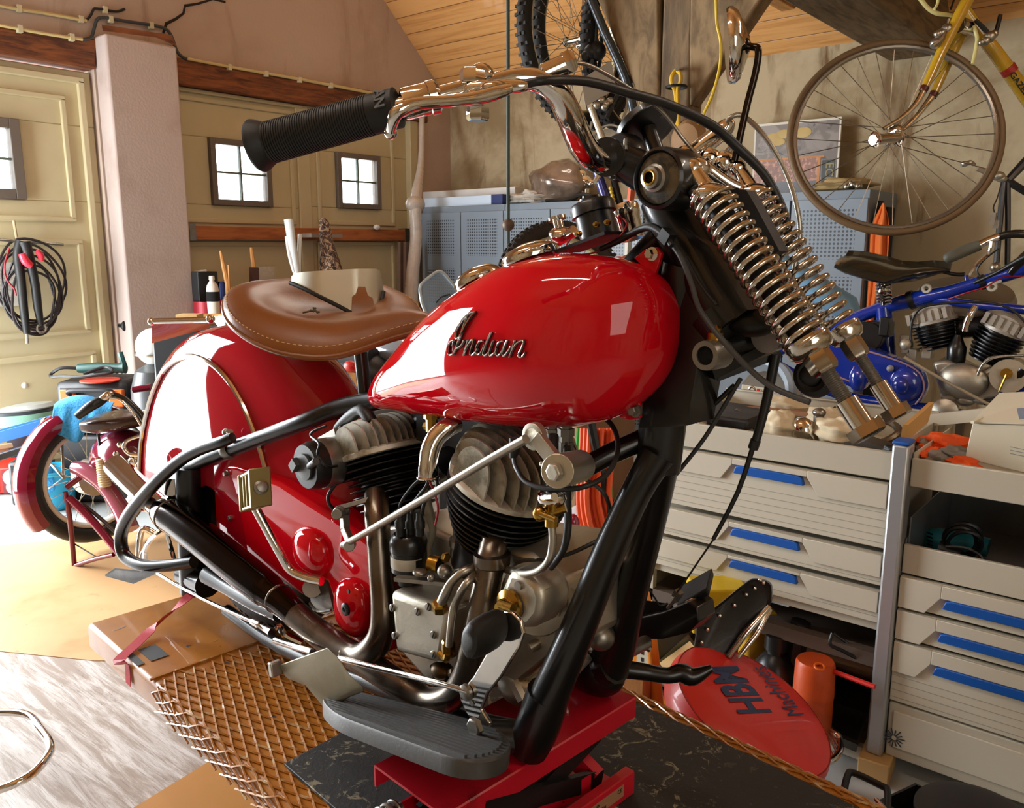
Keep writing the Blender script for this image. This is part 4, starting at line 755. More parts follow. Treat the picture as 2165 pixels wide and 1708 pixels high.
for i in range(13):
    v = .05+.9*i/12; u0 = .16-.3*math.sqrt(max(0, 1-((v-.5)/.54)**2)); u1 = .85+.27*math.sqrt(max(0, 1-((v-.5)/.54)**2)); b.bar(fb(u0+.01, v)+FN*.002, fb(u1-.01, v)+FN*.002, .0042, .005, FN)
part('tread_rib', b, RUBG, FBD)
# cast heel piece
HP = [(590, 1404), (690, 1367), (712, 1385), (735, 1420), (765, 1450), (735, 1462), (706, 1480), (694, 1512), (672, 1478), (640, 1440), (600, 1424)]
b = MB(); b.prism([bk(*p, .245) for p in HP], (UP*-.012-BR*.006)); OLV = P('olive_cast', '#8b8267', .42, .5, var=.12, vs=12, bump=.1, bs=200); HPC = part('heel_rest', b, OLV, bevel=.003); b = MB(); b.bar(bk(580, 1398, .25), bk(584, 1428, .25), .02, .012); part('heel_stop', b, P('bare_alloy_edge', '#b9b5aa', .35, .9), HPC, bevel=.002)
# far-side footboard, clutch pedal, side lever
b = MB(); A_ = [(1225, 1290), (1260, 1250), (1330, 1262), (1420, 1275), (1432, 1292), (1330, 1300)]; b.prism([bk(*p, -.24) for p in A_], -UP*.004); b2 = [(1330, 1310), (1400, 1295), (1455, 1272), (1474, 1285), (1478, 1315), (1455, 1338), (1400, 1352), (1335, 1352)]
b.prism([bk(*p, -.22) for p in b2], -BR*.05); FL = part('footboard', b, BLACK, bevel=.004, label='black footboard on the far side')
b = MB(); X = (bk(1500, 1228, -.28)-bk(1440, 1262, -.28)).normalized(); b.box(bk(1470, 1248, -.27), (.075, .05, .018), X, None, (UP+BR*.5).normalized()); part('clutch_pedal_pad', b, RUB, FL, bevel=.004)
tt('clutch_arm', CHR, [(1478, 1290, -.25, 8), (1470, 1268, -.25, 9), (1450, 1275, -.24, 8)], FL)
b = MB(); b.prism([bk(*p, -.15) for p in [(1282, 1190), (1297, 1186), (1312, 1250), (1302, 1290), (1280, 1300), (1272, 1275), (1282, 1250)]], -BR*.008); b.lathe(bk(1290, 1285, -.14), BR, [(.02, -.01), (.02, .005), (.006, .008)], 20); part('clutch_quadrant', b, BLACK, FL, bevel=.001)
b = MB(); b.bar(bk(1430, 1262, -.2), bk(1436, 1250, -.2), .012, .012); b.cyl(bk(1412, 1285, -.2), bk(1432, 1262, -.2), .003); b.lathe(bk(1426, 1268, -.2), bk(1432, 1258, -.2)-bk(1426, 1268, -.2), [(.007, 0), (.007, .01)], 6); part('cable_adjuster', b, STEEL, FL)
b = MB(); T(b, bk, [(1300, 1412, -.13, 40), (1360, 1420, -.16, 36), (1410, 1428, -.19, 34), (1440, 1422, -.21, 40), (1465, 1430, -.22, 38), (1505, 1412, -.24, 16)], 5, 10); part('side_stand', b, BLACK, FRAME)
b = MB(); b.cyl(bk(1320, 1380, -.12), bk(1365, 1358, -.2), .012, 12); b.cyl(bk(1358, 1362, -.19), bk(1374, 1372, -.2), .006, 8); b.ell(bk(1270, 1345, -.05), (.022, .022, .022)); b.coil(bk(1265, 1345, -.05), bk(1285, 1325, -.1), .016, .004, 4); part('stand_pivot', b, STEEL, FRAME)
tt('clutch_cable', RUBG, [(1215, 1378, -.03, 9), (1222, 1330, -.03, 8), (1250, 1280, -.05, 7), (1310, 1225, -.1, 6), (1340, 1190, -.1, 6)], FRAME)
tt('ground_wire', CABLE, [(1365, 1235, -.15, 4), (1385, 1265, -.17, 4), (1395, 1280, -.18, 4), (1412, 1275, -.19, 4)], FRAME)
# small step plate by the rear axle
b = MB(); b.prism([bk(*p, .2) for p in [(222, 1214), (243, 1200), (330, 1208), (282, 1230)]], -UP*.006); part('rear_step', b, RUBG, bevel=.001)
# ================================================================ lift table, scissor jack, mat, strap
m = Mat('orange_lift_paint', '#b0701a', .36, 0, .25); n = m.noise(5, 5, .6); m.mix(n.sstep(.45, .75), '#96591a'); k = m.noise(17, 4, .6, .5); m.mix(k.sstep(.665, .7), '#43454b'); k2 = m.noise(5.5, 5, .65, .3); m.mix(k2.sstep(.7, .72), '#3f4046'); k3 = m.voro(38); m.mix((k3*-1+1).sstep(.93, .96), '#2c2a28')
m.bump(k.sstep(.64, .69), .4, .001); ORG = m.m
ORW = Mat('orange_mesh_strand', '#a86a22', .3, .1, .4); n = ORW.noise(30, 4); ORW.mix(n.sstep(.52, .68), '#c9ae84'); ORW = ORW.m
TL, TR = .305, -.345; X0, X1, XM = -1.945, .55, -1.585; TH = .055
LIFT = thing('lift_table', 'orange steel motorcycle lift table with expanded mesh top', 'lift table', bl(-.7, -.02, -TZ))
def rbox(b, x0, x1, l0, l1, z0, z1, r=.012, n=4):
    prof = [(l0, z0)]+[(l0-r*(1-math.cos(a))*-1*(-1 if l0 > l1 else 1)*-1 if False else l0-(1 if l0 > l1 else -1)*r*(1-math.cos(a)), z1-r+r*math.sin(a)) for a in [PI/2*i/n for i in range(n+1)]]+[(l1+(1 if l0 > l1 else -1)*r*(1-math.sin(a)), z1-r+r*math.cos(a)) for a in [PI/2*i/n for i in range(n+1)]]+[(l1, z0)]
    return b.loft([[bl(x, l, z) for l, z in prof] for x in (x0, x1)])
b = MB(); rbox(b, X0, X1, TL, TR, -TH, 0); obj('deck', b, ORG, LIFT, bevel=.002)
# expanded mesh: two families of strands wrapped over both long edges
b = MB(); R_ = .0023; s = .36
def wrap(l, x, sl):
    """follow the deck profile: extra lateral beyond the edge turns down the side"""
    if l > TL: d = min(l-TL, TH); return bl(x, TL+.004, -d) if d > .006 else bl(x, TL-.002, .0005)
    if l < TR: d = min(TR-l, TH); return bl(x, TR-.004, -d) if d > .006 else bl(x, TR+.002, .0005)
    return bl(x, l, .0018)
fam = []
for sg in (1, -1):
    x = -4.1
    while x < .6:
        pts = []; n = 60
        for i in range(n+1):
            l = (TL+TH)-(TL-TR+2*TH)*i/n; xx = x+sg*(l-TR)/s if sg > 0 else x+(TL-l)/s
            if XM <= xx <= .45: pts.append(wrap(l, xx, sg))
        if len(pts) > 2:
            run = [pts[0]]
            for p in pts[1:]: run.append(p)
            b.tube(run, R_, 5)
        x += .056
obj('mesh_grating', b, ORW, LIFT)
b = MB(); b.bar(bl(XM-.004, TL, .002), bl(XM-.004, TR, .002), .006, .004); obj('mesh_edge_bar', b, ORW, LIFT)
b = MB(); b.bb  # scissor legs and base frame under the deck
for l in (.1, -.2):
    b.bar(bl(-1.3, l, -.38), bl(-.2, l, -.09), .05, .03, BR); b.bar(bl(-1.3, l*.7, -.09), bl(-.2, l*.7, -.38), .05, .03, BR)
obj('scissor_arms', b, ORG, LIFT); b = MB()
for l in (.1, -.25): b.bar(bl(-1.45, l, -.375), bl(.4, l, -.375), .06, .05)
for x in (-1.4, .35): b.bar(bl(x, .1, -.375), bl(x, -.25, -.375), .06, .05)
obj('base_frame', b, ORG, LIFT)
m = Mat('speckled_rubber', '#211f1c', .65); n = m.noise(26, 6, .75, 1.5); k = m.noise(3.2, 4, .6); m.mix((n.sstep(.56, .62))*(k.sstep(.46, .58)), '#8d866c'); n2 = m.noise(90, 3, .7); m.mix(n2.sstep(.66, .72), '#5a5648'); m.bump(n2, .4, .002); MATR = m.m
b = MB(); b.loft([[bl(x, l, z) for x, l in [(-1.145, .262), (-1.165, .0), (-1.14, -.30), (-.6, -.305), (.3, -.29), (.3, .28), (-.5, .272)]] for z in (.0048, .0105)])
single('rubber_mat', b, MATR, 'black scuffed rubber mat lying on the orange lift under the red jack', 'mat', bevel=.001)
# scissor jack
JR = P('jack_red_paint', '#c4122a', .3, 0, .5, var=.12, vs=9); JRD = Mat('jack_red_dirty', '#c4122a', .38, 0, .3); n = JRD.noise(15, 5, .7); JRD.mix(n.sstep(.55, .72), '#6e0f1a'); n = JRD.noise(30, 4, .7); JRD.mix(n.sstep(.68, .72), '#2c1010'); JRD = JRD.m
JACK = thing('scissor_jack', 'low red scissor jack carrying the red motorcycle frame', 'jack', bl(-.8, .06, .011))
zt = .14; xa, xb, la, lb = -.878, -.726, .268, -.133
b = MB(); b.loft([[bl(xa, l, zt-.034), bl(xa, l, zt-.002), bl(xa+.002, l, zt), bl(xb-.002, l, zt), bl(xb, l, zt-.002), bl(xb, l, zt-.034), bl(xb-.003, l, zt-.034), bl(xb-.003, l, zt-.004), bl(xa+.003, l, zt-.004), bl(xa+.003, l, zt-.034)] for l in (la, lb)]); obj('top_plate', b, JRD, JACK)
b = MB(); b.loft([[bl(xa-.01, l, .012), bl(xa-.01, l, .05), bl(xa-.007, l, .05), bl(xa-.007, l, .016), bl(xb+.017, l, .016), bl(xb+.017, l, .047), bl(xb+.019, l, .05), bl(xb+.034, l, .05), bl(xb+.036, l, .047), bl(xb+.036, l, .012)] for l in (.3, -.085)]); BASE = obj('base_channel', b, JR, JACK)
b = MB()
for x in (xa+.015, xb-.012): b.bar(bl(x, .2, .035), bl(x, -.05, .11), .01, .03); b.bar(bl(x+.008, .2, .11), bl(x+.008, -.05, .035), .01, .03)
obj('scissor_arms', b, BLACK_M, JACK)
b = MB(); b.bar(bl(xa+.01, -.02, .118), bl(xb-.004, -.04, .04), .02, .03); b.bar(bl(xb-.02, .18, .05), bl(xb-.0, -.02, .045), .006, .028); obj('cross_brace', b, JRD, JACK)
b = MB(); b.cyl(bl(-.8, .33, .075), bl(-.8, -.1, .075), .008, 12); obj('lead_screw', b, STEEL, JACK)
b = MB(); b.coil(bl(-.84, .325, .085), bl(-.84, .26, .085), .013, .003, 6); b.cyl(bl(-.84, .33, .085), bl(-.84, .25, .085), .006, 12); obj('return_spring', b, STEEL, JACK)
LABT = P('brass_tone_label', '#b98a6a', .45, .2, var=.1); lx = xb+.0363
b = MB(); b.prism([bl(lx, .075, .021), bl(lx, -.058, .021), bl(lx, -.058, .041), bl(lx, .075, .041)], BX*.0006); LB = obj('maker_label', b, LABT, BASE)
b = MB(); b.text('CE', bl(lx+.0009, -.042, .031), -BR, UP, .009, .0002); b.text('Motor lift', bl(lx+.0009, .03, .033), -BR, UP, .0075, .0002); b.text('max. load 500 kg', bl(lx+.0009, .03, .0245), -BR, UP, .0065, .0002); obj('label_print', b, DARK, BASE)
# red tie-down strap from the rear wheel over the deck edge
m = Mat('red_webbing', '#c02434', .6, 0); x, y, z = m.xyz(); m.mix(m.noise(9, 4).sstep(.55, .7), '#8a1a26'); m.bump(m.noise(160, 2), .4, .001); WEB = m.m
b = MB(); q = [bk(432, 1232, .1), bk(380, 1278, .18), fl(330, 1322, TZ+.02), fl(290, 1360, TZ+.008), fl(252, 1396, TZ+.0035), bl(-1.70, TL+.003, -.002), bl(-1.70, TL+.004, -.05)]
Q = cr(q, 4); rows = []
for i, p in enumerate(Q):
    p = V(p); t = (V(Q[min(i+1, len(Q)-1)])-V(Q[max(i-1, 0)])).normalized(); w = BX if i > len(Q)-7 else t.cross(UP).normalized(); w = w if w.dot(BX) > 0 else -w; rows.append([p-w*.0125, p+w*.0125])
b.sheet(rows, .0012); single('tie_down_strap', b, WEB, 'red webbing strap pulling the rear wheel down to the orange lift edge', 'strap')
b = MB()
for l0, l1 in ((.3, .285), (.272, .235)): b.prism([bl(-1.735, l0, .0012), bl(-1.665, l0, .0012), bl(-1.665, l1, .0012), bl(-1.735, l1, .0012)], UP*.0006)
single('tape_patch', b, P('grey_tape', '#4b5053', .5, var=.2), 'dark grey tape stuck on the orange lift under the red strap', 'tape')
# chrome crash bar resting on the floor at the lower left
b = MB(); q = [fl(-160, 1560, .012), fl(-90, 1516, .05), fl(0, 1506, .1), fl(58, 1512, .11), fl(84, 1540, .112), fl(106, 1572, .112), fl(100, 1600, .11), fl(62, 1640, .105), fl(0, 1668, .09), fl(-90, 1690, .04), fl(-170, 1660, .012)]
b.tube(cr(q, 6), .0098, 14); single('crash_bar', b, CHR, 'bent chrome tube crash bar loop lying on the laminate floor', 'crash bar')
# aluminium shroud standing on the saddle
d0 = depth(bk(735, 650, -.02))
def sh(px, py):
    u = (px-712)/95; return pd(px, py, d0+.05*max(0, abs(u)-.35)**1.6*1.6)
top = [(614, 596), (618, 582), (640, 576), (680, 572), (720, 570), (760, 568), (795, 568), (803, 574), (806, 590), (810, 612)]
bot = [(614, 600), (620, 604), (646, 614), (680, 630), (712, 645), (742, 662), (743, 628), (752, 620), (757, 606), (772, 606), (778, 622), (788, 628), (792, 652), (802, 645), (811, 618)]
SHP = [(616, 598), (617, 584), (623, 578), (640, 575), (680, 572), (720, 570), (760, 568), (795, 568), (803, 572), (807, 590), (811, 616), (802, 644), (792, 652), (788, 630), (778, 624), (772, 606), (757, 606), (752, 621), (744, 627), (742, 661), (712, 643), (680, 628), (646, 612)]
import bmesh as _bm
tb_ = _bm.new(); vs = [tb_.verts.new((x, y, 0)) for x, y in SHP]; tb_.faces.new(vs)
for cx in range(620, 812, 8):
    _bm.ops.bisect_plane(tb_, geom=tb_.verts[:]+tb_.edges[:]+tb_.faces[:], plane_co=(cx, 0, 0), plane_no=(1, 0, 0))
_bm.ops.triangulate(tb_, faces=tb_.faces[:]); tb_.verts.ensure_lookup_table(); tb_.verts.index_update()
F3 = [sh(v.co.x, v.co.y) for v in tb_.verts]; n0 = len(F3); fs = [tuple(v.index for v in f.verts) for f in tb_.faces]; ed = [(e.verts[0].index, e.verts[1].index) for e in tb_.edges if len(e.link_faces) == 1]; tb_.free()
b = MB(); b.add(F3+[p+FW*.002 for p in F3], fs+[tuple(n0+i for i in f[::-1]) for f in fs]+[(a, c, n0+c, n0+a) for a, c in ed])
SHR = single('metal_shroud', b, P('brushed_aluminium', '#dcd9c8', .42, .9, var=.08, vs=8, rv=.06), 'notched brushed aluminium shroud standing on the tan saddle', 'shroud', sharp=50)
b = MB(); q = [sh(*p)-FW*.001 for p in cr([(614, 598), (646, 612), (680, 629), (712, 645), (742, 661)], 5)]; b.tube(q, .0042, 8); q = [sh(*p) for p in cr([(811, 616), (804, 642), (793, 652)], 4)]; b.tube(q, .0042, 8); obj('edge_rubber', b, RUB, SHR)
b = MB()
for a, c in (((640, 661), (668, 655)), ((655, 655), (676, 660)), ((662, 650), (672, 662)), ((668, 650), (662, 660))): b.tube([pd(*a, depth(bk(655, 655, .05))), pd(*c, depth(bk(655, 655, .05)))], .0018, 5)
single('zip_tie_scrap', b, P('olive_scrap', '#4a3f22', .6), 'small dark scrap of twisted wire lying on the tan saddle', 'wire scrap')
# ================================================================ things along the left wall
GRN = P('green_tool_body', '#17453f', .45); BLU = P('blue_plastic', '#1560c8', .4, var=.08); CYAN = P('light_blue_plastic', '#2fb4e0', .4, var=.06); TOW = Mat('blue_towelling', '#3f9fd8', .9); _n = TOW.noise(120, 3); TOW.mix(_n.sstep(.4, .7), '#2c84c0'); TOW.bump(_n, .6, .004); TOW = TOW.m
BLKP = P('black_plastic', '#1d1d1f', .5, var=.25, vs=12); ORP = P('orange_plastic', '#e0651a', .4, var=.06); REDP = P('red_sheet_metal', '#cf2418', .4, var=.1); DGR = P('dark_grey_plastic', '#3b4147', .4, var=.15)
CRD = P('cardboard', '#c9a26a', .7, var=.08)
# conduits with their clips
def conduit(px, off, w, m, label, clips=()):
    b = MB(); T(b, wl, [(x, y, off, w) for x, y in px], 4, 8); o = single('cable_conduit', b, m, label, 'conduit')
    for x, y in clips:
        b = MB(); p = wl(x, y, off); b.box(p-V((.005, 0, 0)), (.03, .022, .034)); obj('clip', b, P('clip_plastic', '#cfc6a2', .5), o)
YCON = P('yellowed_conduit', '#d2bf86', .45); GCON = P('dark_grey_conduit', '#3f4346', .4)
conduit([(-300, -55), (0, 12), (90, 27), (183, 44)], .014, 7, YCON, 'yellowed upper cable conduit running along the wall above the left door', [(40, 18), (171, 41)])
conduit([(-300, -5), (0, 53), (90, 70), (174, 83)], .05, 7, YCON, 'yellowed cable conduit clipped to the left door lintel', [(42, 61), (152, 79)])
conduit([(172, 84), (192, 80), (199, 60), (206, 41), (222, 37), (260, 44), (320, 53), (348, 60), (362, 75), (374, 108), (388, 122), (398, 124)], .03, 7, GCON, 'dark grey conduit bending over the top of the pillar', [(234, 41), (320, 54)])
conduit([(396, 124), (500, 144), (620, 165), (720, 184), (830, 205), (905, 220)], .045, 6, YCON, 'thin pale conduit along the top of the right-hand lintel', [(485, 142), (563, 156), (634, 169), (700, 181)])
conduit([(183, 43), (192, 32), (198, 20), (205, 18), (243, 24), (256, 22), (264, 19)], .014, 5, P('black_lead', '#1b1a1a', .5), 'short black lead looping from the upper conduit beside the pillar top', [(222, 21)])
# timber rail on the right doors
b = MB(); p0, p1 = wl(411, 481, .03), wl(866, 485, .03); zt_, zb_ = wl(600, 481, .03).z, wl(600, 508, .03).z; b.bb((LX-.045, p0.y, zb_), (LX+.03, p1.y, zt_)); RAIL = single('wooden_rail', b, BOARDW, 'reddish wooden rail screwed across the right garage doors', 'rail', bevel=.004)
for x in (406, 858):
    b = MB(); p = wl(x+4, 493, .03); b.bb((LX-.04, p.y-.03, zb_-.005), (LX+.036, p.y+.012, zt_+.012)); obj('steel_bracket', b, STEEL, RAIL)
b = MB(); p = wl(652, 500, .09); b.bb((LX+.03, p.y-.02, zb_+.02), (LX+.15, wl(688, 500, .09).y+.1, zb_+.045)); single('small_shelf', b, P('grey_shelf', '#8d8274', .6), 'small grey shelf board on the wooden rail of the right doors', 'shelf')
b = MB(); p = wl(797, 484, .05); b.ell(p+V((0, 0, .012)), (.02, .03, .02)); single('white_bead', b, WHITE, 'tiny white bead lying on the wooden rail below the right window', 'bead')
# jumper cables hanging on the left door
hk = V((LX+.02, wl(46, 500).y, wl(46, 500).z)); ho = thing('hanging_air_hose', 'coiled black hose with two taped handles and red clamps hanging on the left door', 'hose', hk)
def wo(px, py, o=.05): return wl(px, py, o)
b = MB()
for i in range(7):
    c = wl(66, 592, .03+.008*i); ry = (68-4*i)/FOC*depth(c); rz = (86-3*i)/FOC*depth(c); b.tube([c+V((.012*math.sin(2*t+i), ry*math.cos(t)+.012*math.sin(3*t+i*2), rz*math.sin(t)-.02*i)) for t in [2*PI*k/40 for k in range(40)]], .0065, 6, True)
obj('hose_coil', b, P('hose_black', '#2a2224', .5), ho)
for pts in ([(44, 512, .1, 22), (38, 540, .11, 20), (44, 590, .12, 18), (50, 650, .12, 17), (57, 705, .12, 14)], [(52, 512, .12, 24), (62, 545, .13, 20), (74, 600, .13, 18), (80, 650, .13, 17), (87, 688, .12, 12)]):
    b = MB(); T(b, wl, pts, 4, 12); obj('taped_handle', b, RUB, ho)
for pts in ([(46, 536, .17, 14), (54, 552, .17, 18), (66, 562, .17, 14)], [(78, 530, .17, 10), (86, 540, .17, 14), (88, 552, .17, 10)]):
    b = MB(); T(b, wl, pts, 4, 10); obj('red_clamp', b, P('bright_red_plastic', '#e8384c', .35), ho)
b = MB(); T(b, wl, [(57, 703, .12, 5), (58, 726, .12, 7)], 2, 8); b.torus(wl(88, 694, .12), V((1, 0, 0)), .022, .006, 20, 8); obj('metal_end', b, CHR_B, ho)
b = MB(); T(b, wl, [(20, 525, .1, 4), (10, 560, .1, 4), (14, 590, .1, 4), (30, 610, .1, 4), (34, 625, .1, 4)], 4, 6); obj('red_lead', b, REDW, ho)
b = MB(); T(b, wl, [(29, 466, .02, 6), (32, 485, .02, 6), (38, 512, .02, 6), (48, 514, .1, 6)], 3, 8); single('wall_hook', b, P('bone_hook', '#c9b48e', .5), 'pale hook screwed to the left door above the coiled hose', 'hook')
b = MB(); T(b, wl, [(-40, 504, .03, 6), (60, 511, .03, 6), (134, 517, .03, 6)], 2, 8); single('metal_rod', b, STEEL, 'thin grey rod across the left door behind the hose', 'rod')
b = MB(); q = [wl(-30, 556, -.028), wl(33, 554, -.028), wl(42, 646, -.028), wl(-30, 650, -.028)]; b.prism(q, (.002, 0, 0)); PS = single('paper_sheet', b, PAPER, 'printed paper sheet pinned to the left door behind the hose', 'paper')
b = MB()
for i in range(9): b.bar(wl(-4, 572+8*i, -.0255), wl(24 if i % 3 else 16, 573+8*i, -.0255), .0008, .006, V((1, 0, 0)))
obj('printed_lines', b, P('grey_print', '#8c8a90', .8), PS)
b = MB(); p = wl(253, 688, .02); b.cyl(p, p+V((.06, 0, 0)), .012); b.ell(p+V((.06, 0, .0)), (.014, .02, .03)); single('door_latch', b, BLACK_M, 'small black latch beside the lower edge of the left door', 'latch')
# ---- bin with bowl
def up_lathe(name, px, pyb, pyt, d, prof, mat, label, cat, **k):
    """prof in px half-widths against 0..1 height"""
    c = pd(px, pyb, d); h = (pyb-pyt)/FOC*d; b = MB(); b.lathe(c, UP, [(w/FOC*d, t*h) for w, t in prof], 32); return single(name, b, mat, label, cat, **k), c, h
dB = 4.6; c = pd(40, 860, dB); hb = c.z; b = MB(); b.lathe((c.x, c.y, 0), UP, [(.15, 0), (.165, .02), (.19, hb*.9), (.2, hb*.92), (.2, hb)], 36); BIN = single('waste_bin', b, DGR, 'dark grey round waste bin with a white lid against the left door', 'bin')
b = MB(); b.lathe((c.x, c.y, hb*.8), UP, [(.203, 0), (.206, .03), (.203, .06)], 36); obj('bin_liner', b, P('green_liner', '#8fc8b0', .4), BIN)
b = MB(); b.lathe((c.x, c.y, hb), UP, [(.19, 0), (.2, .012), (.185, .03), (.06, .055), (.02, .057)], 36); obj('lid', b, P('translucent_lid', '#c9d0cd', .35), BIN)
b = MB(); b.lathe((c.x+.03, c.y+.04, hb+.058), UP, [(.06, 0), (.085, .05), (.09, .07), (.084, .07), (.078, .05), (.055, .006)], 32); single('plastic_bowl', b, P('clear_bowl', '#c6ced0', .15), 'clear plastic bowl on the lid of the grey bin', 'bowl')
b = MB(); b.box((c.x+.04, c.y+.04, hb+.14), (.14, .09, .02), V((1, .4, 0))); single('black_block', b, BLKP, 'flat black block lying in the clear plastic bowl', 'block', bevel=.004)
b = MB(); [b.ell((c.x+.06+.03*i, c.y-.03+.012*i, hb+.135+.01*(i % 2)), .02) for i in range(3)]; b.tube([(c.x+.06, c.y-.03, hb+.135), (c.x+.12, c.y, hb+.14)], .014); single('white_rag', b, WHITE, 'small white knotted rag on the rim of the clear bowl', 'rag')
# ---- tool cases
def case(px0, px1, py0, py1, d, dep, z0=None):
    a = pd(px0, py1, d); c_ = pd(px1, py1, d); top = pd(px0, py0, d).z; lo = a.z if z0 is None else z0; X = (c_-a); X.z = 0; Yd = V((X.y, -X.x, 0)).normalized(); Yd = Yd if Yd.dot(FH) > 0 else -Yd
    return a, X, Yd, lo, top
a, X, Yd, lo, top = case(120, 274, 805, 905, 4.05, .3, 0); w = X.length; xn = X.normalized(); cen = (a+X/2)+Yd*.15; b = MB(); b.box((cen.x, cen.y, .17), (w*1.02, .3, .34), xn); single('tool_case', b, BLKP, 'lower black tool case standing on the floor under the orange-latched case', 'tool case', bevel=.02)
z1 = .345; b = MB(); b.box((cen.x, cen.y, (z1+top)/2), (w, .28, top-z1), xn); TCs = single('tool_case', b, BLKP, 'black tool case with two orange latches, topmost of its pile', 'tool case', bevel=.03)
for t in (.22, .88):
    b = MB(); p = a+X*t-Yd*.012; b.box((p.x, p.y, top-.075), (.07, .03, .085), xn); obj('orange_latch', b, ORP, TCs, bevel=.006)
b = MB(); p = a+X*.55-Yd*.02; b.tube(cr([(p+xn*-.1).to_tuple()[:2]+(top-.06,), (p+xn*-.09-Yd*.02).to_tuple()[:2]+(top-.035,), (p+xn*.09-Yd*.02).to_tuple()[:2]+(top-.035,), (p+xn*.1).to_tuple()[:2]+(top-.06,)], 5), .012, 8); obj('handle', b, BLKP, TCs)
def gl(t, q, z): p = a+X*t+Yd*q; return V((p.x, p.y, top+z))
b = MB(); b.tube([gl(.2, .12, .05), gl(.45, .12, .052), gl(.75, .13, .05), gl(.84, .13, .052)], [.022, .028, .024, .03], 12); GRI = single('angle_grinder', b, GRN, 'dark green angle grinder lying on the orange-latched tool case', 'angle grinder')
b = MB(); b.tube(cr([gl(.84, .13, .05), gl(.82, .12, .1), gl(.8, .12, .13)], 4), .014, 8); obj('side_handle', b, GRN, GRI)
b = MB(); b.tube(cr([gl(.2, .12, .05), gl(0, .1, .055), gl(-.14, .1, .03), gl(-.13, .08, .015), gl(.05, .06, .02), gl(.3, .04, .02), gl(.55, .04, .03), gl(.75, .06, .04), gl(.6, .1, .06), gl(.35, .06, .03)], 6), .008, 7); obj('power_cable', b, CABLE, GRI)
b = MB(); b.lathe(gl(.6, .04, .001), UP, [(.09, 0), (.09, .006), (.02, .008)], 28); single('grinding_disc', b, P('red_disc', '#c8402c', .6), 'red grinding disc lying on the orange-latched tool case', 'disc')
# ---- blue tray, red heater, jerrycan, bucket
dT = 3.75
b = MB(); q = [pd(-60, 952, dT), pd(0, 945, dT), pd(98, 902, dT), pd(98, 924, dT-.05), pd(0, 966, dT-.05), pd(-60, 980, dT-.05)]
a0, a1 = pd(-60, 955, dT), pd(98, 912, dT); xt = (a1-a0); yt = V((-xt.y, xt.x, 0)).normalized(); yt = yt if yt.dot(FH) > 0 else -yt
def tr(u, v, z): p = a0+xt*u+yt*v*.16; return V((p.x, p.y, p.z+z))
b = MB(); th = .004
for lo_, hi_ in (((0, 0), (1, 0)), ((0, 1), (1, 1)), ((0, 0), (0, 1)), ((1, 0), (1, 1))): b.bar(tr(*lo_, .03), tr(*hi_, .03), th, .05)
b.prism([tr(0, 0, .004), tr(1, 0, .004), tr(1, 1, .004), tr(0, 1, .004)], UP*.004)
TRY = single('parts_tray', b, BLU, 'bright blue parts tray with small fittings on the red heater', 'tray', bevel=.001)
def nut(u, v, r): bb = MB(); bb.lathe(tr(u, v, .01), UP, [(r, 0), (r, .022), (r*.6, .024)], 8); return bb
for i, (u, v) in enumerate(((.45, .3), (.55, .5), (.62, .4), (.78, .55), (.36, .6))): single('pipe_fitting', nut(u, v, .014), BRASS if i == 2 else CHR_B, 'small metal pipe fitting lying in the blue parts tray', 'fitting', group='fittings in the blue tray')
b = MB(); b.bar(tr(.3, -.6, -.05), tr(1.0, -.3, -.045), .035, .03); b.ell(tr(.35, -.6, -.045), (.05, .03, .03)); single('hand_tool', b, BLKP, 'black hand tool lying in front of the blue tray', 'tool', bevel=.004)
r0, r1 = fl(-40, 1050, 0), fl(60, 1045, 0); xr = (r1-r0).normalized(); yr = V((-xr.y, xr.x, 0)); yr = yr if yr.dot(FH) > 0 else -yr; ht = pd(40, 985, depth(r1)).z
mid = (r0+r1)/2; hw = (r1-r0).length
b = MB(); b.box((mid.x+yr.x*.12, mid.y+yr.y*.12, ht/2+.006), (hw, .24, ht-.012), xr); HEA = single('workshop_heater', b, REDP, 'red sheet-metal heater box with dial and louvres on the floor', 'heater', bevel=.006)
pn = r0.lerp(r1, .72); b = MB(); b.box((pn.x-yr.x*.003, pn.y-yr.y*.003, ht*.5), (hw*.46, .006, ht*.82), xr); obj('control_panel', b, P('dark_red_panel', '#6e2226', .4), HEA)
for zz, rr in ((.66, .045), (.3, .035)): b = MB(); b.lathe((pn.x-yr.x*.005, pn.y-yr.y*.005, ht*zz), -yr, [(rr, 0), (rr, .006), (rr*.5, .008), (rr*.3, .02), (.001, .02)], 24); obj('dial', b, P('grey_dial', '#9c9aa0', .4), HEA)
for i in range(6): b = MB(); p = r0.lerp(r1, .3); b.bar(V((p.x, p.y, ht*(.2+.12*i)))-xr*hw*.16-yr*.004, V((p.x, p.y, ht*(.2+.12*i)))+xr*hw*.1-yr*.004, .008, .012); obj('louvre', b, P('orange_slot', '#e58a4c', .5), HEA)
c = fl(70, 1058, 0); b = MB(); b.box((c.x, c.y, .11), (.13, .18, .22), xr); b.cyl((c.x, c.y, .22), (c.x, c.y, .25), .025); JC = single('jerrycan', b, BLKP, 'black jerrycan between the red heater and the blue bucket', 'jerrycan', bevel=.03)
c = fl(112, 1072, 0); hb2 = pd(100, 985, depth(c)).z; b = MB(); b.lathe(c, UP, [(.085, 0), (.09, .004), (.112, hb2-.02), (.12, hb2-.02), (.12, hb2), (.112, hb2), (.1, .02)], 36); BU = single('bucket', b, CYAN, 'light blue plastic bucket on the floor beside the red heater', 'bucket')
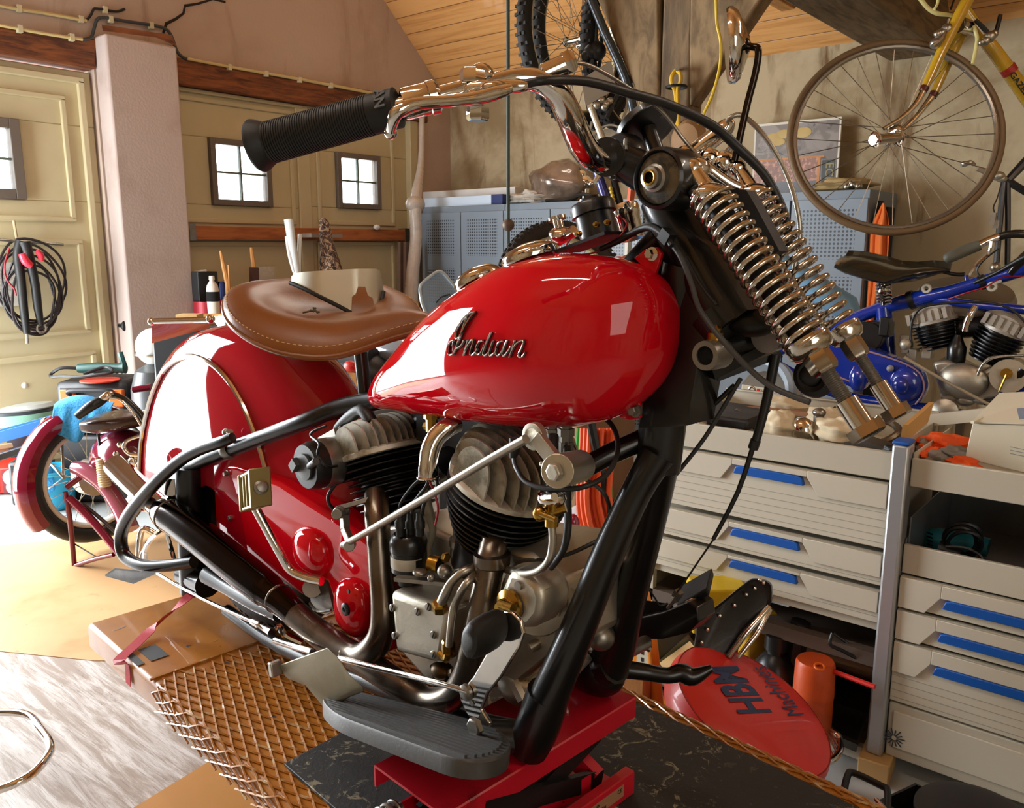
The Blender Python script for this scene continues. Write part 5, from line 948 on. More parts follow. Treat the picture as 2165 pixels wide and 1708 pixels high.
b = MB(); b.tube(cr([(c+xr*.12+UP*hb2).to_tuple(), (c+xr*.06-yr*.13+UP*(hb2-.05)).to_tuple(), (c-xr*.04-yr*.13+UP*(hb2-.1)).to_tuple(), (c-xr*.12+UP*(hb2-.02)).to_tuple()], 5), .003, 6); obj('handle', b, WHITE, BU)
def cloth(name, mat, label, cat, P_, th=.004, sub=2, group=None):
    b = MB(); b.sheet(P_, th); o = single(name, b, mat, label, cat, group, sharp=80)
    md = o.modifiers.new('s', 'SUBSURF'); md.levels = md.render_levels = sub; return o
rows = []
for i in range(7):
    u = i/6; row = []
    for j in range(7):
        v = j/6; ang = -2.6+2.4*v; rr = .07+.065*u; z = hb2+.05-.02*math.sin(6*v+u*3)-.14*u*u+.02*math.sin(9*v); row.append(c+V((rr*math.cos(ang), rr*math.sin(ang), z)))
    rows.append(row)
cloth('cleaning_cloth', TOW, 'light blue cloth hanging over the rim of the blue bucket', 'cloth', rows)
# ---- gas cylinder with white helmet by the pillar
c = pd(322, 770, 4.0); b = MB(); b.lathe((c.x, c.y, 0), UP, [(.1, 0), (.105, .02), (.105, c.z-.12), (.08, c.z-.03), (.03, c.z), (.001, c.z)], 28); single('gas_cylinder', b, P('dark_cylinder_paint', '#4a4c4e', .35, var=.2), 'dark grey gas cylinder behind the red rear fender', 'gas cylinder')
c2 = pd(326, 735, 4.0); b = MB(); b.ell((c2.x, c2.y, c2.z+.005), (.085, .085, .09), 28, 16); HEL = single('helmet', b, P('glossy_white', '#eef0ea', .25, 0, .5, var=.03), 'round white helmet on the dark gas cylinder by the pillar', 'helmet')
b = MB(); b.tube([V((c2.x+.088*math.cos(t), c2.y+.088*math.sin(t), c2.z-.03)) for t in [2*PI*k/30 for k in range(30)]], .006, 6, True); obj('rim_trim', b, CHR_B, HEL)
# ---- workbench along the right doors and the clutter on it
zb_ = .86; b = MB(); b.bb((LX+.06, 2.68, zb_-.04), (LX+.55, 4.12, zb_)); WBN = single('workbench', b, PINE, 'wooden workbench along the right garage doors behind the saddle', 'workbench', bevel=.004)
for x in (LX+.1, LX+.5):
    for y in (2.74, 4.06): b = MB(); b.bb((x-.035, y-.035, 0), (x+.035, y+.035, zb_-.04)); obj('leg', b, PINE, WBN)
def wbp(px, py, off=.3): return wl(px, py, off)
def stand(px, off=.3): p = wl(px, 640, off); return V((p.x, p.y, zb_))
def wz(px, py, off=.3): return wl(px, py, off).z
s = stand(451); h = wz(451, 583)-zb_; b = MB(); b.lathe(s, UP, [(.035, 0), (.036, h*.3), (.036, h*.62), (.03, h*.75), (.014, h*.86), (.014, h*.9), (.017, h*.9), (.015, h)], 24); BO = single('squeeze_bottle', b, P('pale_bottle', '#d8d2c6', .35), 'pale squeeze bottle with black label band on the workbench', 'bottle')
b = MB(); b.lathe(s, UP, [(.0365, h*.32), (.0365, h*.58)], 24, False); b.lathe(s, UP, [(.0368, h*.32), (.0368, h*.58)], 24); obj('label_band', b, DARK, BO)
s = stand(440, .22); h = wz(440, 636, .22)-zb_; b = MB(); b.lathe(s, UP, [(.085, 0), (.085, h), (.08, h), (.08, h-.01)], 28); single('paint_tin', b, P('red_tin', '#9c1e2c', .4, .3), 'red paint tin on the workbench below the squeeze bottle', 'tin')
s = stand(432, .16); b = MB(); b.box(s+V((0, 0, .12)), (.12, .13, .24)); single('dark_box', b, BLKP, 'dark box on the workbench behind the red tin', 'box', bevel=.004)
s = stand(471, .2); h = wz(471, 595, .2)-zb_; b = MB(); b.lathe(s, UP, [(.032, 0), (.032, h*.9), (.027, h)], 20); CAN = single('spray_can', b, P('navy_can', '#1c2a5c', .35, .3), 'navy blue spray can beside the squeeze bottle', 'spray can')
s = stand(426, .12); b = MB(); p0 = wl(418, 608, .12); p1 = wl(414, 640, .12); b.tube([V((p1.x, p1.y, zb_)), wl(417, 610, .12), wl(420, 592, .12)], .008, 8); BRU = single('washing_brush', b, WHITE, 'red and white washing brush standing beside the pillar', 'brush')
b = MB(); b.bar(wl(414, 592, .12), wl(434, 585, .12), .05, .02); obj('brush_head', b, REDP, BRU); b = MB(); b.bar(wl(414, 582, .12), wl(433, 577, .12), .055, .045); obj('bristles', b, WHITE, BRU)
for px, pts, ferr, lab in ((480, [(466, 530), (472, 560), (481, 600), (484, 640)], None, 'long tapered paint stick leaning left of the paint brush'), (535, [(531, 523), (534, 545), (537, 572)], [(537, 565), (538, 600), (538, 640)], 'broad paint brush with worn handle standing on the workbench')):
    b = MB(); q = [wl(*p, .25) for p in pts]; b.tube(q, [rad(w, q[0]) for w in ([5, 9, 11, 12][:len(q)] if px == 480 else [6, 9, 10])], 8); q2 = q[-1]
    if ferr is None: b.tube([q[-1], V((q[-1].x, q[-1].y, zb_))], rad(11, q[0]), 8)
    o = single('paint_brush' if ferr else 'paint_stick', b, PINE, lab, 'brush' if ferr else 'stick')
    if ferr: b = MB(); q = [wl(*p, .25) for p in ferr]; b.bar(q[0], V((q[-1].x, q[-1].y, zb_)), .05, .03, V((1, 0, 0))); obj('ferrule', b, P('dark_ferrule', '#4a2c22', .5), o)
b = MB(); q = [wl(483, 560, .27), wl(487, 640, .27)]; b.tube([q[0], V((q[1].x, q[1].y, zb_))], .006, 6); single('pencil', b, PINE, 'thin wooden pencil leaning beside the paint stick', 'pencil')
s = stand(566, .1); b = MB(); b.box(s+V((0, 0, .13)), (.01, .12, .26)); single('plastic_sheet', b, P('grey_clear_sheet', '#b8ae9a', .3), 'small grey clear plastic sheet leaning against the right door', 'sheet')
# ---- white folding bracket, patterned cover, plastic roll, timber battens
b = MB(); T(b, wl, [(610, 464, .34, 20), (618, 520, .36, 17), (627, 575, .38, 16), (636, 640, .4, 16)], 3, 10); T(b, wl, [(634, 496, .32, 9), (632, 560, .36, 9), (634, 640, .4, 9)], 3, 8); FB_ = single('folding_bracket', b, P('white_metal', '#dfe6e6', .35, var=.05), 'white metal folding bracket standing behind the saddle', 'bracket')
b = MB(); T(b, wl, [(606, 500, .33, 8), (612, 540, .36, 8), (622, 575, .38, 8)], 3, 8); obj('strut', b, WHITE, FB_)
m = Mat('patterned_fabric', '#5a463c', .85); n = m.noise(22, 3, .5, 2.5); m.mix(n.sstep(.5, .55), '#b39a80'); k = m.noise(16, 3, .5, 2); m.mix(k.sstep(.55, .6), '#241a18'); PAT = m.m
b = MB(); T(b, wl, [(681, 463, .3, 14), (686, 478, .3, 24), (692, 520, .33, 30), (698, 560, .36, 46), (702, 600, .4, 60), (706, 640, .42, 64)], 4, 14); single('fabric_cover', b, PAT, 'dark patterned fabric cover bundled upright behind the saddle', 'cover')
PLS = P('milky_plastic_film', '#c4b9ae', .3, var=.15, vs=20, bump=.3, bs=60); b = MB(); T(b, wl, [(892, 240, .1, 12), (890, 345, .2, 14), (878, 430, .35, 26), (880, 500, .36, 26), (872, 580, .38, 28), (868, 660, .4, 30), (864, 760, .42, 30)], 4, 12); b.ell(wl(878, 432, .35), (.06, .08, .06)); single('plastic_roll', b, PLS, 'milky plastic-wrapped roll standing in the corner beside the lockers', 'roll')
for px, o in ((848, .2), (860, .25)): b = MB(); p0 = wl(px, 512, o); p1 = wl(px-5, 680, o); b.bar(p0, V((p1.x, p1.y, .02)), .04, .03, V((1, 0, 0))); single('timber_batten', b, P('brown_batten', '#6a5142', .7, var=.2), 'brown timber batten leaning in the corner left of the plastic roll', 'batten', group='battens in the corner')
# ---- cardboard box by the pillar
c = pd(402, 678, 3.7); xb_ = RT; b = MB(); b.box(c+V((0, 0, .0)), (.094, .08, .06), xb_); CB = single('cardboard_box', b, CRD, 'small cardboard box beside the red fender by the pillar', 'box', bevel=.002)
b = MB(); b.box((c.x, c.y, (c.z-.03)/2), (.25, .25, c.z-.035), xb_); single('storage_crate', b, BLKP, 'dark crate under the small cardboard box by the pillar', 'crate', bevel=.01)
# ---- pull cord with wooden bead
dC = 2.6; p0 = pd(1074, -60, dC); p1 = pd(1070, 590, dC); p1.x, p1.y = p0.x, p0.y
b = MB(); top_ = V((p0.x, p0.y, 3.9)); b.tube([top_, p0, V((p0.x, p0.y, .9))], .0058, 8); CO = single('hanging_pull_cord', b, P('dark_green_cord', '#33433d', .6, var=.2), 'dark green pull cord hanging from the ceiling with a wooden ball', 'cord')
b = MB(); c = pd(1071, 473, dC); b.ell((p0.x, p0.y, c.z), .0205, 20, 12); obj('wooden_ball', b, P('brown_ball', '#5d4838', .5), CO)
# ================================================================ maroon moped
MOP = thing('moped', 'maroon vintage moped with brown saddle parked by the left door', 'moped', fl(200, 1160, 0))
def mp(px, py, o=0.0): return pd(px, py, 3.35-o)
def mt(name, m, pts, k=5, n=10, par=None): b = MB(); T(b, mp, pts, k, n); return obj(name, b, m, par or MOP)
c = pd(196, 1008, 3.42); wn = (RT*.82-FH*.56+UP*.06).normalized()
b = MB(); b.torus(c, wn, .237, .033, 56, 12); MW = obj('rear_wheel', b, RUB, MOP); b = MB(); b.torus(c, wn, .2, .014, 56, 10, .022); obj('rim', b, P('cream_rim', '#d8d0c4', .4), MW); b = MB(); b.lathe(c-wn*.04, wn, [(.03, 0), (.075, .01), (.075, .07), (.03, .08)], 28); obj('hub', b, CHR_B, MW)
b = MB()
for k in range(24):
    u, w = frame_of(wn); a_ = 2*PI*k/24; d = u*math.cos(a_)+w*math.sin(a_); b.tube([c+d*.07+wn*(.03 if k % 2 else -.03), c+d*.195], .0016, 4)
obj('spoke', b, CHR_B, MW)
u, w = frame_of(wn); rows = []
for i in range(21):
    t = math.radians(62+150*i/20); row = []
    for rr, o in ((.255, .055), (.282, .05), (.3, .028), (.306, 0), (.3, -.028), (.282, -.05), (.255, -.055)):
        d = UP*math.sin(t)+(RT*math.cos(t)*.56+FH*.82*math.cos(t)); d = (d-wn*d.dot(wn)).normalized(); row.append(c+d*rr+wn*o)
    rows.append(row)
b = MB(); b.sheet(rows, .003); obj('rear_fender', b, MAROON, MOP)
PINKM = P('maroon_gloss_body', '#7c1f33', .16, 0, 1, var=.05)
b = MB(); T(b, mp, [(205, 1000, .08, 40), (235, 965, .1, 90), (270, 960, .14, 110), (310, 985, .16, 90), (330, 1020, .16, 60)], 4, 18); obj('body', b, PINKM, MOP)
b = MB(); T(b, mp, [(158, 988, .12, 30), (190, 1000, .14, 36), (225, 1030, .16, 34), (255, 1075, .18, 36), (275, 1120, .2, 40)], 5, 14); obj('chain_cover', b, P('pale_maroon_cover', '#9c5060', .2, 0, 1, var=.15), MOP)
mt('frame_tube', MAROON, [(146, 1052, .15, 17), (190, 1095, .16, 17), (252, 1168, .2, 17)]); mt('frame_tube', MAROON, [(210, 985, .12, 14), (165, 1012, .13, 14), (140, 1030, .14, 14)])
mt('stand_leg', MAROON, [(138, 1040, .15, 11), (148, 1100, .12, 11), (157, 1196, .05, 11)]); mt('stand_leg', MAROON, [(157, 1196, .05, 10), (200, 1182, .12, 10), (240, 1172, .18, 10)]); mt('stand_spring', CABLE, [(158, 1150, .08, 3), (205, 1178, .12, 3)], 2, 5)
mt('chain', P('oily_chain', '#4c4038', .4, .7), [(176, 1066, .13, 8), (215, 1098, .15, 8), (245, 1125, .17, 8)])
mt('fender_stay', CHR_B, [(131, 910, .02, 5), (134, 1005, .12, 5)]); mt('fender_stay', CHR_B, [(92, 965, .0, 5), (135, 1010, .12, 6)])
b = MB(); b.coil(mp(215, 968, .2), mp(222, 1028, .2), .018, .006, 12, 6, 14); obj('suspension_spring', b, P('cream_spring', '#cdbb94', .4), MOP); mt('suspension_rod', BLACK, [(207, 915, .2, 6), (210, 935, .2, 6), (213, 970, .2, 6)])
SEATM = P('dark_brown_leather', '#3a2520', .22, 0, .3, var=.2)
b = MB(); sr = []
for t, w_, h_ in ((0, 12, 8), (.08, 34, 14), (.3, 44, 17), (.55, 40, 15), (.8, 24, 12), (1, 8, 7)):
    p = mp(184+150*t, 893-14*t, .22-.02*t); sr.append([p+FH*(w_/FOC*3.2)*math.cos(a_)*1.6+UP*(h_/FOC*3.2)*(math.sin(a_) if math.sin(a_) < 0 else math.sin(a_)*.55+.25*abs(math.cos(a_)))*1.4 for a_ in [2*PI*k/24 for k in range(24)]])
b.loft(sr); obj('saddle', b, SEATM, MOP)
mt('handlebar', BLACK, [(225, 834, .3, 13), (245, 836, .3, 13), (272, 850, .3, 14), (300, 880, .3, 14), (318, 915, .3, 14)]); mt('grip', BLACK_M, [(164, 880, .34, 17), (190, 860, .34, 22), (208, 850, .33, 22), (222, 842, .32, 17)]); mt('lever_clamp', CHR, [(212, 846, .33, 14), (228, 836, .32, 18), (238, 832, .31, 12)]); mt('brake_lever', CHR, [(232, 842, .32, 5), (255, 846, .32, 5), (280, 872, .32, 5), (302, 905, .32, 5)])
mt('crash_loop', CHR, [(302, 920, .28, 9), (272, 930, .28, 9), (262, 945, .28, 9), (275, 960, .28, 9), (300, 962, .28, 9)]); b = MB()
for x, y, r_ in ((255, 940, .013), (246, 960, .012), (282, 975, .02), (268, 978, .018), (296, 985, .02)): b.ell(mp(x, y, .26), r_)
obj('fittings', b, CHR, MOP); b = MB(); b.ell(mp(98, 893, .0), .022); obj('tail_lamp', b, CHR, MOP); mt('side_plate', MAROON, [(282, 824, .1, 14), (320, 818, .1, 14)], 2)
mt('silencer', CHR, [(330, 1130, .25, 14), (300, 1120, .25, 14), (292, 1180, .25, 12)]); mt('kick_lever', CHR, [(345, 1112, .3, 9), (318, 1145, .3, 10), (300, 1172, .3, 9), (300, 1190, .3, 9)])
# towel over the moped tail
BTM = [(107, 900), (116, 918), (130, 922), (142, 928), (152, 936), (166, 938), (178, 925), (184, 898), (205, 903), (238, 912)]; rows = []
for i in range(9):
    u = i/8; row = []
    for j in range(10):
        v = j/9; tx_ = 114+124*v; ty_ = 858-16*math.sin(PI*min(1, v*1.2)); bx, by_ = BTM[j]
        if u < .35: f = u/.35; row.append(pd(tx_+6*(1-f), ty_-6*(1-f)+0, 3.55-.27*f))
        else: f = (u-.35)/.65; row.append(pd(tx_+(bx-tx_)*f, ty_+(by_-ty_)*f, 3.28-.02*f+.014*math.sin(2.4*j)*f))
    rows.append(row)
cloth('towel', TOW, 'bright blue towel draped over the tail of the maroon moped', 'towel', rows, .006)
# ================================================================ lockers along the back wall
m = Mat('locker_paint', '#76828e', .38, 0, .1); m.mix(m.noise(2, 3).sstep(.4, .7), '#6c7884'); LOCK = m.m
LY0, LY1, LZ = 4.5, 5.0, 1.535; LW = .8085; LX0 = -4.6
DW = LW/2
m = Mat('locker_door_perforated', '#7d8995', .36, 0, .1); x, y, z = m.xyz()
# perforation: square grid of round holes in two bands, measured from the locker base (object origin)
px_ = .0212; hx = ((x/px_).fr()-.5); hz = ((z/px_).fr()-.5); hole = (hx*hx+hz*hz).lt(.085)
u = ((x+LW/2)/DW).fr()
inx = u.gt(.14)*u.lt(.86); band = z.gt(1.18)*z.lt(1.44); band2 = z.gt(.83)*z.lt(1.09); band3 = z.gt(.12)*z.lt(.38); msk = hole*inx*(band.mx(band2).mx(band3)); m.mix(msk, '#2b3136'); PERF = m.m
names = ['grey-blue locker cabinet nearest the door corner', 'second grey-blue locker cabinet from the corner, bright box on top', 'grey-blue locker cabinet behind the handlebar and tank', 'grey locker cabinet at the right end below the poster']
for i in range(4):
    x0 = LX0+LW*i; t = thing('locker', names[i], 'locker', (x0+LW/2, LY0+.25, 0), 'row of perforated steel lockers')
    b = MB(); b.bb((x0+.002, LY0+.018, .06), (x0+LW-.002, LY1, LZ)); b.bb((x0+.01, LY0+.03, 0), (x0+LW-.01, LY1, .06)); obj('body', b, LOCK, t, bevel=.003)
    for k in range(2):
        b = MB(); b.bb((x0+DW*k+.004, LY0, .07), (x0+DW*(k+1)-.004, LY0+.018, LZ-.045)); d = obj('door', b, PERF, t, bevel=.003)
        b = MB(); b.box((x0+DW*(k+1)-.03 if k == 0 else x0+DW*k+.03, LY0-.006, .78), (.02, .014, .1)); obj('handle', b, BLACK_M, d, bevel=.002)
LT = lambda px, o=.25: V((plane(px, 430, V((0, LY0+o, 0)), V((0, 1, 0))).x, LY0+o, LZ))
# boxes and things on top of the lockers
def by(px, py, Y): return plane(px, py, V((0, Y, 0)), V((0, 1, 0)))
b = MB(); p0, p1 = by(905, 435, 4.62), by(1048, 424, 4.62); b.bb((p0.x, 4.58, LZ), (p1.x, 4.68, LZ+.07)); CB2 = single('tube_carton', b, P('pale_blue_carton', '#cfe0f2', .35, var=.03), 'long pale blue carton on top of the lockers at the left', 'carton', bevel=.003)
b = MB(); b.bb((p1.x-.004, 4.576, LZ-.002), (p1.x+.1, 4.684, LZ+.072)); obj('dark_end', b, P('navy_print', '#1c2c66', .4), CB2)
b = MB(); p0, p1 = by(892, 425, 4.78), by(1100, 412, 4.78); b.bb((p0.x, 4.72, LZ), (p1.x, 4.84, LZ+.13)); single('tube_carton', b, P('white_carton', '#d9d6d2', .45), 'long white carton lying behind the pale blue carton', 'carton', bevel=.003)
FILM = P('clear_film', '#cfc8be', .15, 0, .6, var=.25, vs=30, bump=.6, bs=40)
def lump(name, c, r, mat, label, cat, amp=.25, f=5, seed=0, n=28, m_=18, **k):
    b = MB(); rnd = random.Random(seed); ph = [rnd.uniform(0, 6.28) for _ in range(6)]
    def fn(x, y, z):
        s = 1+amp*(.4*math.sin(f*x+ph[0])*math.sin(f*y+ph[1])+.35*math.sin(f*1.7*z+ph[2]+2*x)+.3*math.sin(f*2.3*y+ph[3])*math.cos(f*2*x+ph[4])); return x*s, y*s, max(z*s, -.86)
    b.ell(c, r, n, m_, fn=fn); return single(name, b, mat, label, cat, sharp=60, **k)
c = by(1122, 428, 4.7); lump('plastic_film', V((c.x, 4.7, LZ+.04)), (.19, .1, .045), FILM, 'crumpled clear plastic film on the lockers beside the wrapped bundle', 'film', .5, 7, 3, 36, 20)
c = by(1178, 388, 4.75); lump('wrapped_bundle', V((c.x, 4.77, LZ+.135)), (.21, .14, .155), P('wrapped_bundle_film', '#8e7a6a', .2, .2, .8, var=.55, vs=9, bump=.6, bs=35), 'plastic-wrapped round bundle on top of the lockers behind the handlebar', 'bundle', .22, 4, 8)
c = by(1237, 386, 4.8); b = MB(); [b.ell((c.x+dx, 4.8, c.z+dz), r_) for dx, dz, r_ in ((0, 0, .05), (-.03, .05, .035), (.05, -.01, .03), (-.01, -.06, .03))]; b.cyl((c.x, 4.8, LZ), (c.x, 4.8, c.z), .03); single('chrome_fitting', b, CHR, 'knobbly chrome fitting on the lockers beside the wrapped bundle', 'fitting')
b = MB(); b.tube(cr([(by(1160, 400, 4.68).x, 4.66, LZ+.02), (by(1180, 410, 4.66).x, 4.62, LZ+.016), (by(1205, 405, 4.66).x, 4.64, LZ+.016), (by(1240, 395, 4.7).x, 4.66, LZ+.05), (by(1270, 396, 4.7).x, 4.7, LZ+.02), (by(1300, 400, 4.7).x, 4.7, LZ+.014)], 5), .013, 8); single('black_lead', b, CABLE, 'thick black lead lying on the lockers in front of the chrome fitting', 'cable')
# striped marker pole
X0_, Z0_ = by(1343, 300, 4.4), by(1334, 470, 4.4)
sg_ = [(X0_, by(1338, 345, 4.4), '#d9d4c6'), (by(1338, 345, 4.4), by(1336, 395, 4.4), '#30363a'), (by(1336, 395, 4.4), by(1331, 442, 4.4), '#e0622a'), (by(1331, 442, 4.4), V((by(1326, 500, 4.4).x, 4.4, .0)), '#d9d4c6')]
PO = thing('marker_pole', 'white, black and orange striped pole leaning before the lockers', 'pole', (Z0_.x, 4.4, 0))
for i, (a, c, col) in enumerate(sg_): b = MB(); b.bar(a, c, .05, .02); obj('stripe', b, P('pole_'+col[1:], col, .5), PO)
# poster leaning on the wall on top of the right lockers
PY_ = 4.93
def po(px, py): return by(px, py, PY_)
q = [po(1581, 382), po(1752, 398), po(1780, 244), po(1596, 266)]; q[0].z = q[1].z = LZ+.002; q[0].x = q[3].x; q[1].x = q[2].x
w_, h_ = q[1].x-q[0].x, (q[2].z+q[3].z)/2-LZ
PT = thing('poster_board', 'framed poster with motorcycle pictures leaning on the right lockers', 'poster', (q[0].x+w_/2, PY_, LZ))
b = MB(); b.bb((q[0].x, PY_, LZ+.002), (q[1].x, PY_+.015, LZ+h_)); obj('board', b, P('poster_white', '#d9d4c4', .5, var=.05), PT)
m = Mat('poster_print', '#6f6259', .4); n = m.noise(9, 5, .6, 1); m.mix(n.sstep(.45, .6), '#8c8178'); n2 = m.noise(14, 4, .6, .8); m.mix(n2.sstep(.58, .66), '#3c3733'); PP = m.m
m = Mat('poster_crowd', '#8a5a44', .4); n = m.noise(40, 3, .6); m.mix(n.sstep(.5, .6), '#c48a72'); n2 = m.noise(9, 3); m.mix(n2.sstep(.55, .7), '#5d4438'); PCW = m.m
def pr(u0, u1, v0, v1, d=.001): bb = MB(); bb.bb((q[0].x+w_*u0, PY_-d, LZ+h_*v0), (q[0].x+w_*u1, PY_-d+.0009, LZ+h_*v1)); return bb
obj('picture', pr(.02, .98, .03, .97, .001), PP, PT); obj('crowd_picture', pr(.02, .8, .2, .5, .002), PCW, PT); obj('grey_picture', pr(.02, .78, .06, .2, .0021), P('poster_grey', '#5f5f66', .4), PT)
obj('orange_rule', pr(.02, .84, .5, .525, .003), P('poster_orange', '#c9833f', .5), PT); obj('orange_rule', pr(.77, .8, .05, .5, .0031), P('poster_orange2', '#c9833f', .5), PT); obj('orange_rule', pr(.02, .8, .035, .055, .0031), P('poster_orange3', '#c9833f', .5), PT)
b = MB(); [b.ell((q[0].x+w_*u, PY_-.003, LZ+h_*v), (w_*rx, .002, h_*rz)) for u, v, rx, rz in ((.24, .8, .09, .07), (.36, .84, .1, .06), (.58, .84, .1, .07), (.3, .74, .08, .05))]; obj('yellow_motif', b, P('poster_yellow', '#c9ab62', .5, var=.2), PT)
obj('dark_column', pr(.82, .96, .03, .46, .0032), P('poster_black', '#17130f', .4), PT)
b = MB(); b.text('ECNE', V((q[0].x+w_*.865, PY_-.0045, LZ+h_*.43)), -UP, V((1, 0, 0)), h_*.155, .0003, bold=.001); obj('poster_lettering', b, P('poster_olive', '#8f8346', .5), PT)
# bits on top of the right locker
c = LT(1815, .12); lump('rag', V((c.x-.12, 4.72, LZ+.035)), (.16, .1, .035), P('tan_rag', '#b39a6a', .8, var=.3), 'tan rag on the right end of the lockers beside the poster', 'rag', .4, 5, 2)
b = MB(); [b.ell((c.x-.06+dx, 4.6, LZ+.02+dz), r_) for dx, dz, r_ in ((0, 0, .02), (.03, .01, .018), (.06, 0, .02), (.02, .02, .012))]; single('small_fitting', b, CHR_B, 'small metal fitting at the right front corner of the lockers', 'fitting')
# orange vest hanging at the locker side
vy = 4.6
def vb(px, py, o=0): return by(px, py, 4.55-o)
rows = []
outl = [(1868, 428, 1868), (1855, 455, 1880), (1838, 480, 1881), (1837, 520, 1880), (1836, 560, 1878), (1836, 600, 1872), (1832, 660, 1850), (1830, 700, 1845)]
for (xl, yy, xr_) in outl: rows.append([vb(xl+(xr_-xl)*j/8, yy, .02*math.sin(j*1.7)+.03*math.sin(PI*j/8)) for j in range(9)])
m = Mat('orange_cloth', '#e0702c', .8); m.bump(m.noise(50, 3), .3, .004); ORC = m.m
cloth('hanging_orange_vest', ORC, 'orange cloth hanging at the right side of the lockers', 'cloth', rows, .006)
b = MB(); b.tube([by(1862, 425, 4.58), by(1850, 500, 4.6), by(1845, 700, 4.6)], .02, 8); b.box((by(1850, 600, 4.7).x, 4.72, .75), (.1, .12, 1.4)); single('hanging_jacket', b, P('dark_coat', '#161414', .8), 'dark garment hanging behind the orange cloth beside the lockers', 'jacket', bevel=.02)
# ================================================================ bicycles hung from the roof
def wheel(par, c, n_, R, r, tyre_m, rim_m, nm='wheel', knob=0, spokes=28, rimr=.012):
    b = MB(); n_ = V(n_).normalized(); u, w = frame_of(n_); b.torus(c, n_, R-r, r, 64, 12)
    if knob:
        for k in range(knob):
            a = 2*PI*k/knob; d = u*math.cos(a)+w*math.sin(a); t_ = n_.cross(d)
            for o in ((-.55, .85), (.55, .85), (0, 1.02)) if k % 2 else ((-.75, .65), (.75, .65), (0, 1.02)): b.box(c+d*(R-r+r*o[1])+n_*r*o[0], (.011, .011, .011), t_, None, d)
    W_ = obj(nm, b, tyre_m, par); b = MB(); b.torus(c, n_, R-2*r-.004, .008, 64, 8, rimr); obj('rim', b, rim_m, W_)
    b = MB(); b.lathe(c-n_*.04, n_, [(.006, -.02), (.012, -.01), (.022, 0), (.022, .004), (.011, .01), (.011, .07), (.022, .076), (.022, .08), (.012, .09), (.006, .1)], 18); obj('hub', b, CHR, W_)
    for k in range(spokes):
        a = 2*PI*k/spokes; a2 = a+(.5 if k % 4 < 2 else -.5); d = u*math.cos(a)+w*math.sin(a); d2 = u*math.cos(a2)+w*math.sin(a2); b = MB(); b.tube([c+d2*.02+n_*(.034 if k % 2 else -.034), c+d*(R-2*r-.002)], .0014, 4); obj('spoke', b, CHR_B, W_)
    return W_
KNOB = P('knobbly_tyre', '#1d1b19', .8, var=.3); RIMC = P('pale_rim', '#c9bd98', .35, .4)
DBL = P('slate_bike_paint', '#2e3a44', .3, 0, .4)
B1 = thing('hanging_mountain_bike', 'dark slate mountain bike hanging from the roof left of the post, outer wheel', 'bicycle', pd(1240, 150, 3.2))
n1 = (RT*.86+FH*.5).normalized(); n1 = (-RT*.62+FH*-.78).normalized()
wheel(B1, pd(1215, 85, 3.25), (RT*.74-FH*.66+UP*.05), .33, .028, KNOB, RIMC, 'front_wheel', 60, 24)
wheel(B1, pd(1330, 120, 3.35), (RT*.78-FH*.62+UP*.05), .33, .028, KNOB, RIMC, 'rear_wheel', 60, 24)
def hb_(px, py, o=0): return pd(px, py, 3.05-o)
def ht_(par, name, m, pts, k=3, n=10): b = MB(); T(b, hb_, pts, k, n); return obj(name, b, m, par)
ht_(B1, 'frame_tube', DBL, [(1235, -40, 0, 19), (1275, 60, 0, 19), (1322, 165, 0, 18), (1340, 235, 0, 20)]); ht_(B1, 'frame_tube', DBL, [(1262, 40, -.05, 9), (1258, 100, -.05, 9), (1248, 140, -.05, 9)]); ht_(B1, 'frame_tube', DBL, [(1270, 50, -.1, 8), (1272, 100, -.1, 8), (1266, 145, -.1, 8)])
ht_(B1, 'chainstay', BLACK_M, [(1310, 190, .05, 9), (1282, 250, .05, 9)]); b = MB(); [b.ell(hb_(x, y, -.05), r_) for x, y, r_ in ((1250, 110, .03), (1262, 108, .035), (1240, 118, .02), (1196, 128, .02), (1190, 118, .014), (1332, 168, .016))]; obj('brake_caliper', b, BLACK_M, B1)
b = MB(); b.prism([hb_(1228, 168, .06), hb_(1292, 128, .06), hb_(1300, 168, .06), hb_(1300, 190, .06), hb_(1238, 224, .06)], FW*.004); obj('number_plate', b, P('light_grey_plate', '#a8a59c', .5), B1)
ht_(B1, 'crank_arm', ALU, [(1250, 228, .1, 14), (1262, 262, .1, 14), (1275, 296, .1, 15), (1284, 330, .1, 14), (1258, 385, .12, 11)], 2); b = MB(); b.lathe(hb_(1285, 300, .08), -FH, [(.012, -.01), (.045, -.006), (.045, -.002), (.012, .0)], 30); b.torus(hb_(1290, 302, .0), FH, .062, .005, 40, 6); obj('chainring', b, STEEL, B1); b = MB(); [b.ell(hb_(x, y, .05), .014) for x, y in ((1272, 212), (1282, 220), (1290, 214), (1278, 226), (1262, 222))]; obj('derailleur', b, CHR_B, B1)
ht_(B1, 'chain', STEEL, [(1328, 200, .05, 5), (1322, 240, .05, 5), (1310, 275, .05, 5)]); ht_(B1, 'chain', STEEL, [(1252, 258, .05, 7), (1246, 285, .05, 7), (1255, 310, .05, 7)])
B2 = thing('hanging_mountain_bike', 'mountain bike with blue frame hanging close behind the slate one', 'bicycle', pd(1240, 150, 3.5))
wheel(B2, pd(1240, 92, 3.5), (RT*.74-FH*.66+UP*.05), .345, .028, KNOB, RIMC, 'front_wheel', 60, 24)
def h2(px, py, o=0): return pd(px, py, 3.3-o)
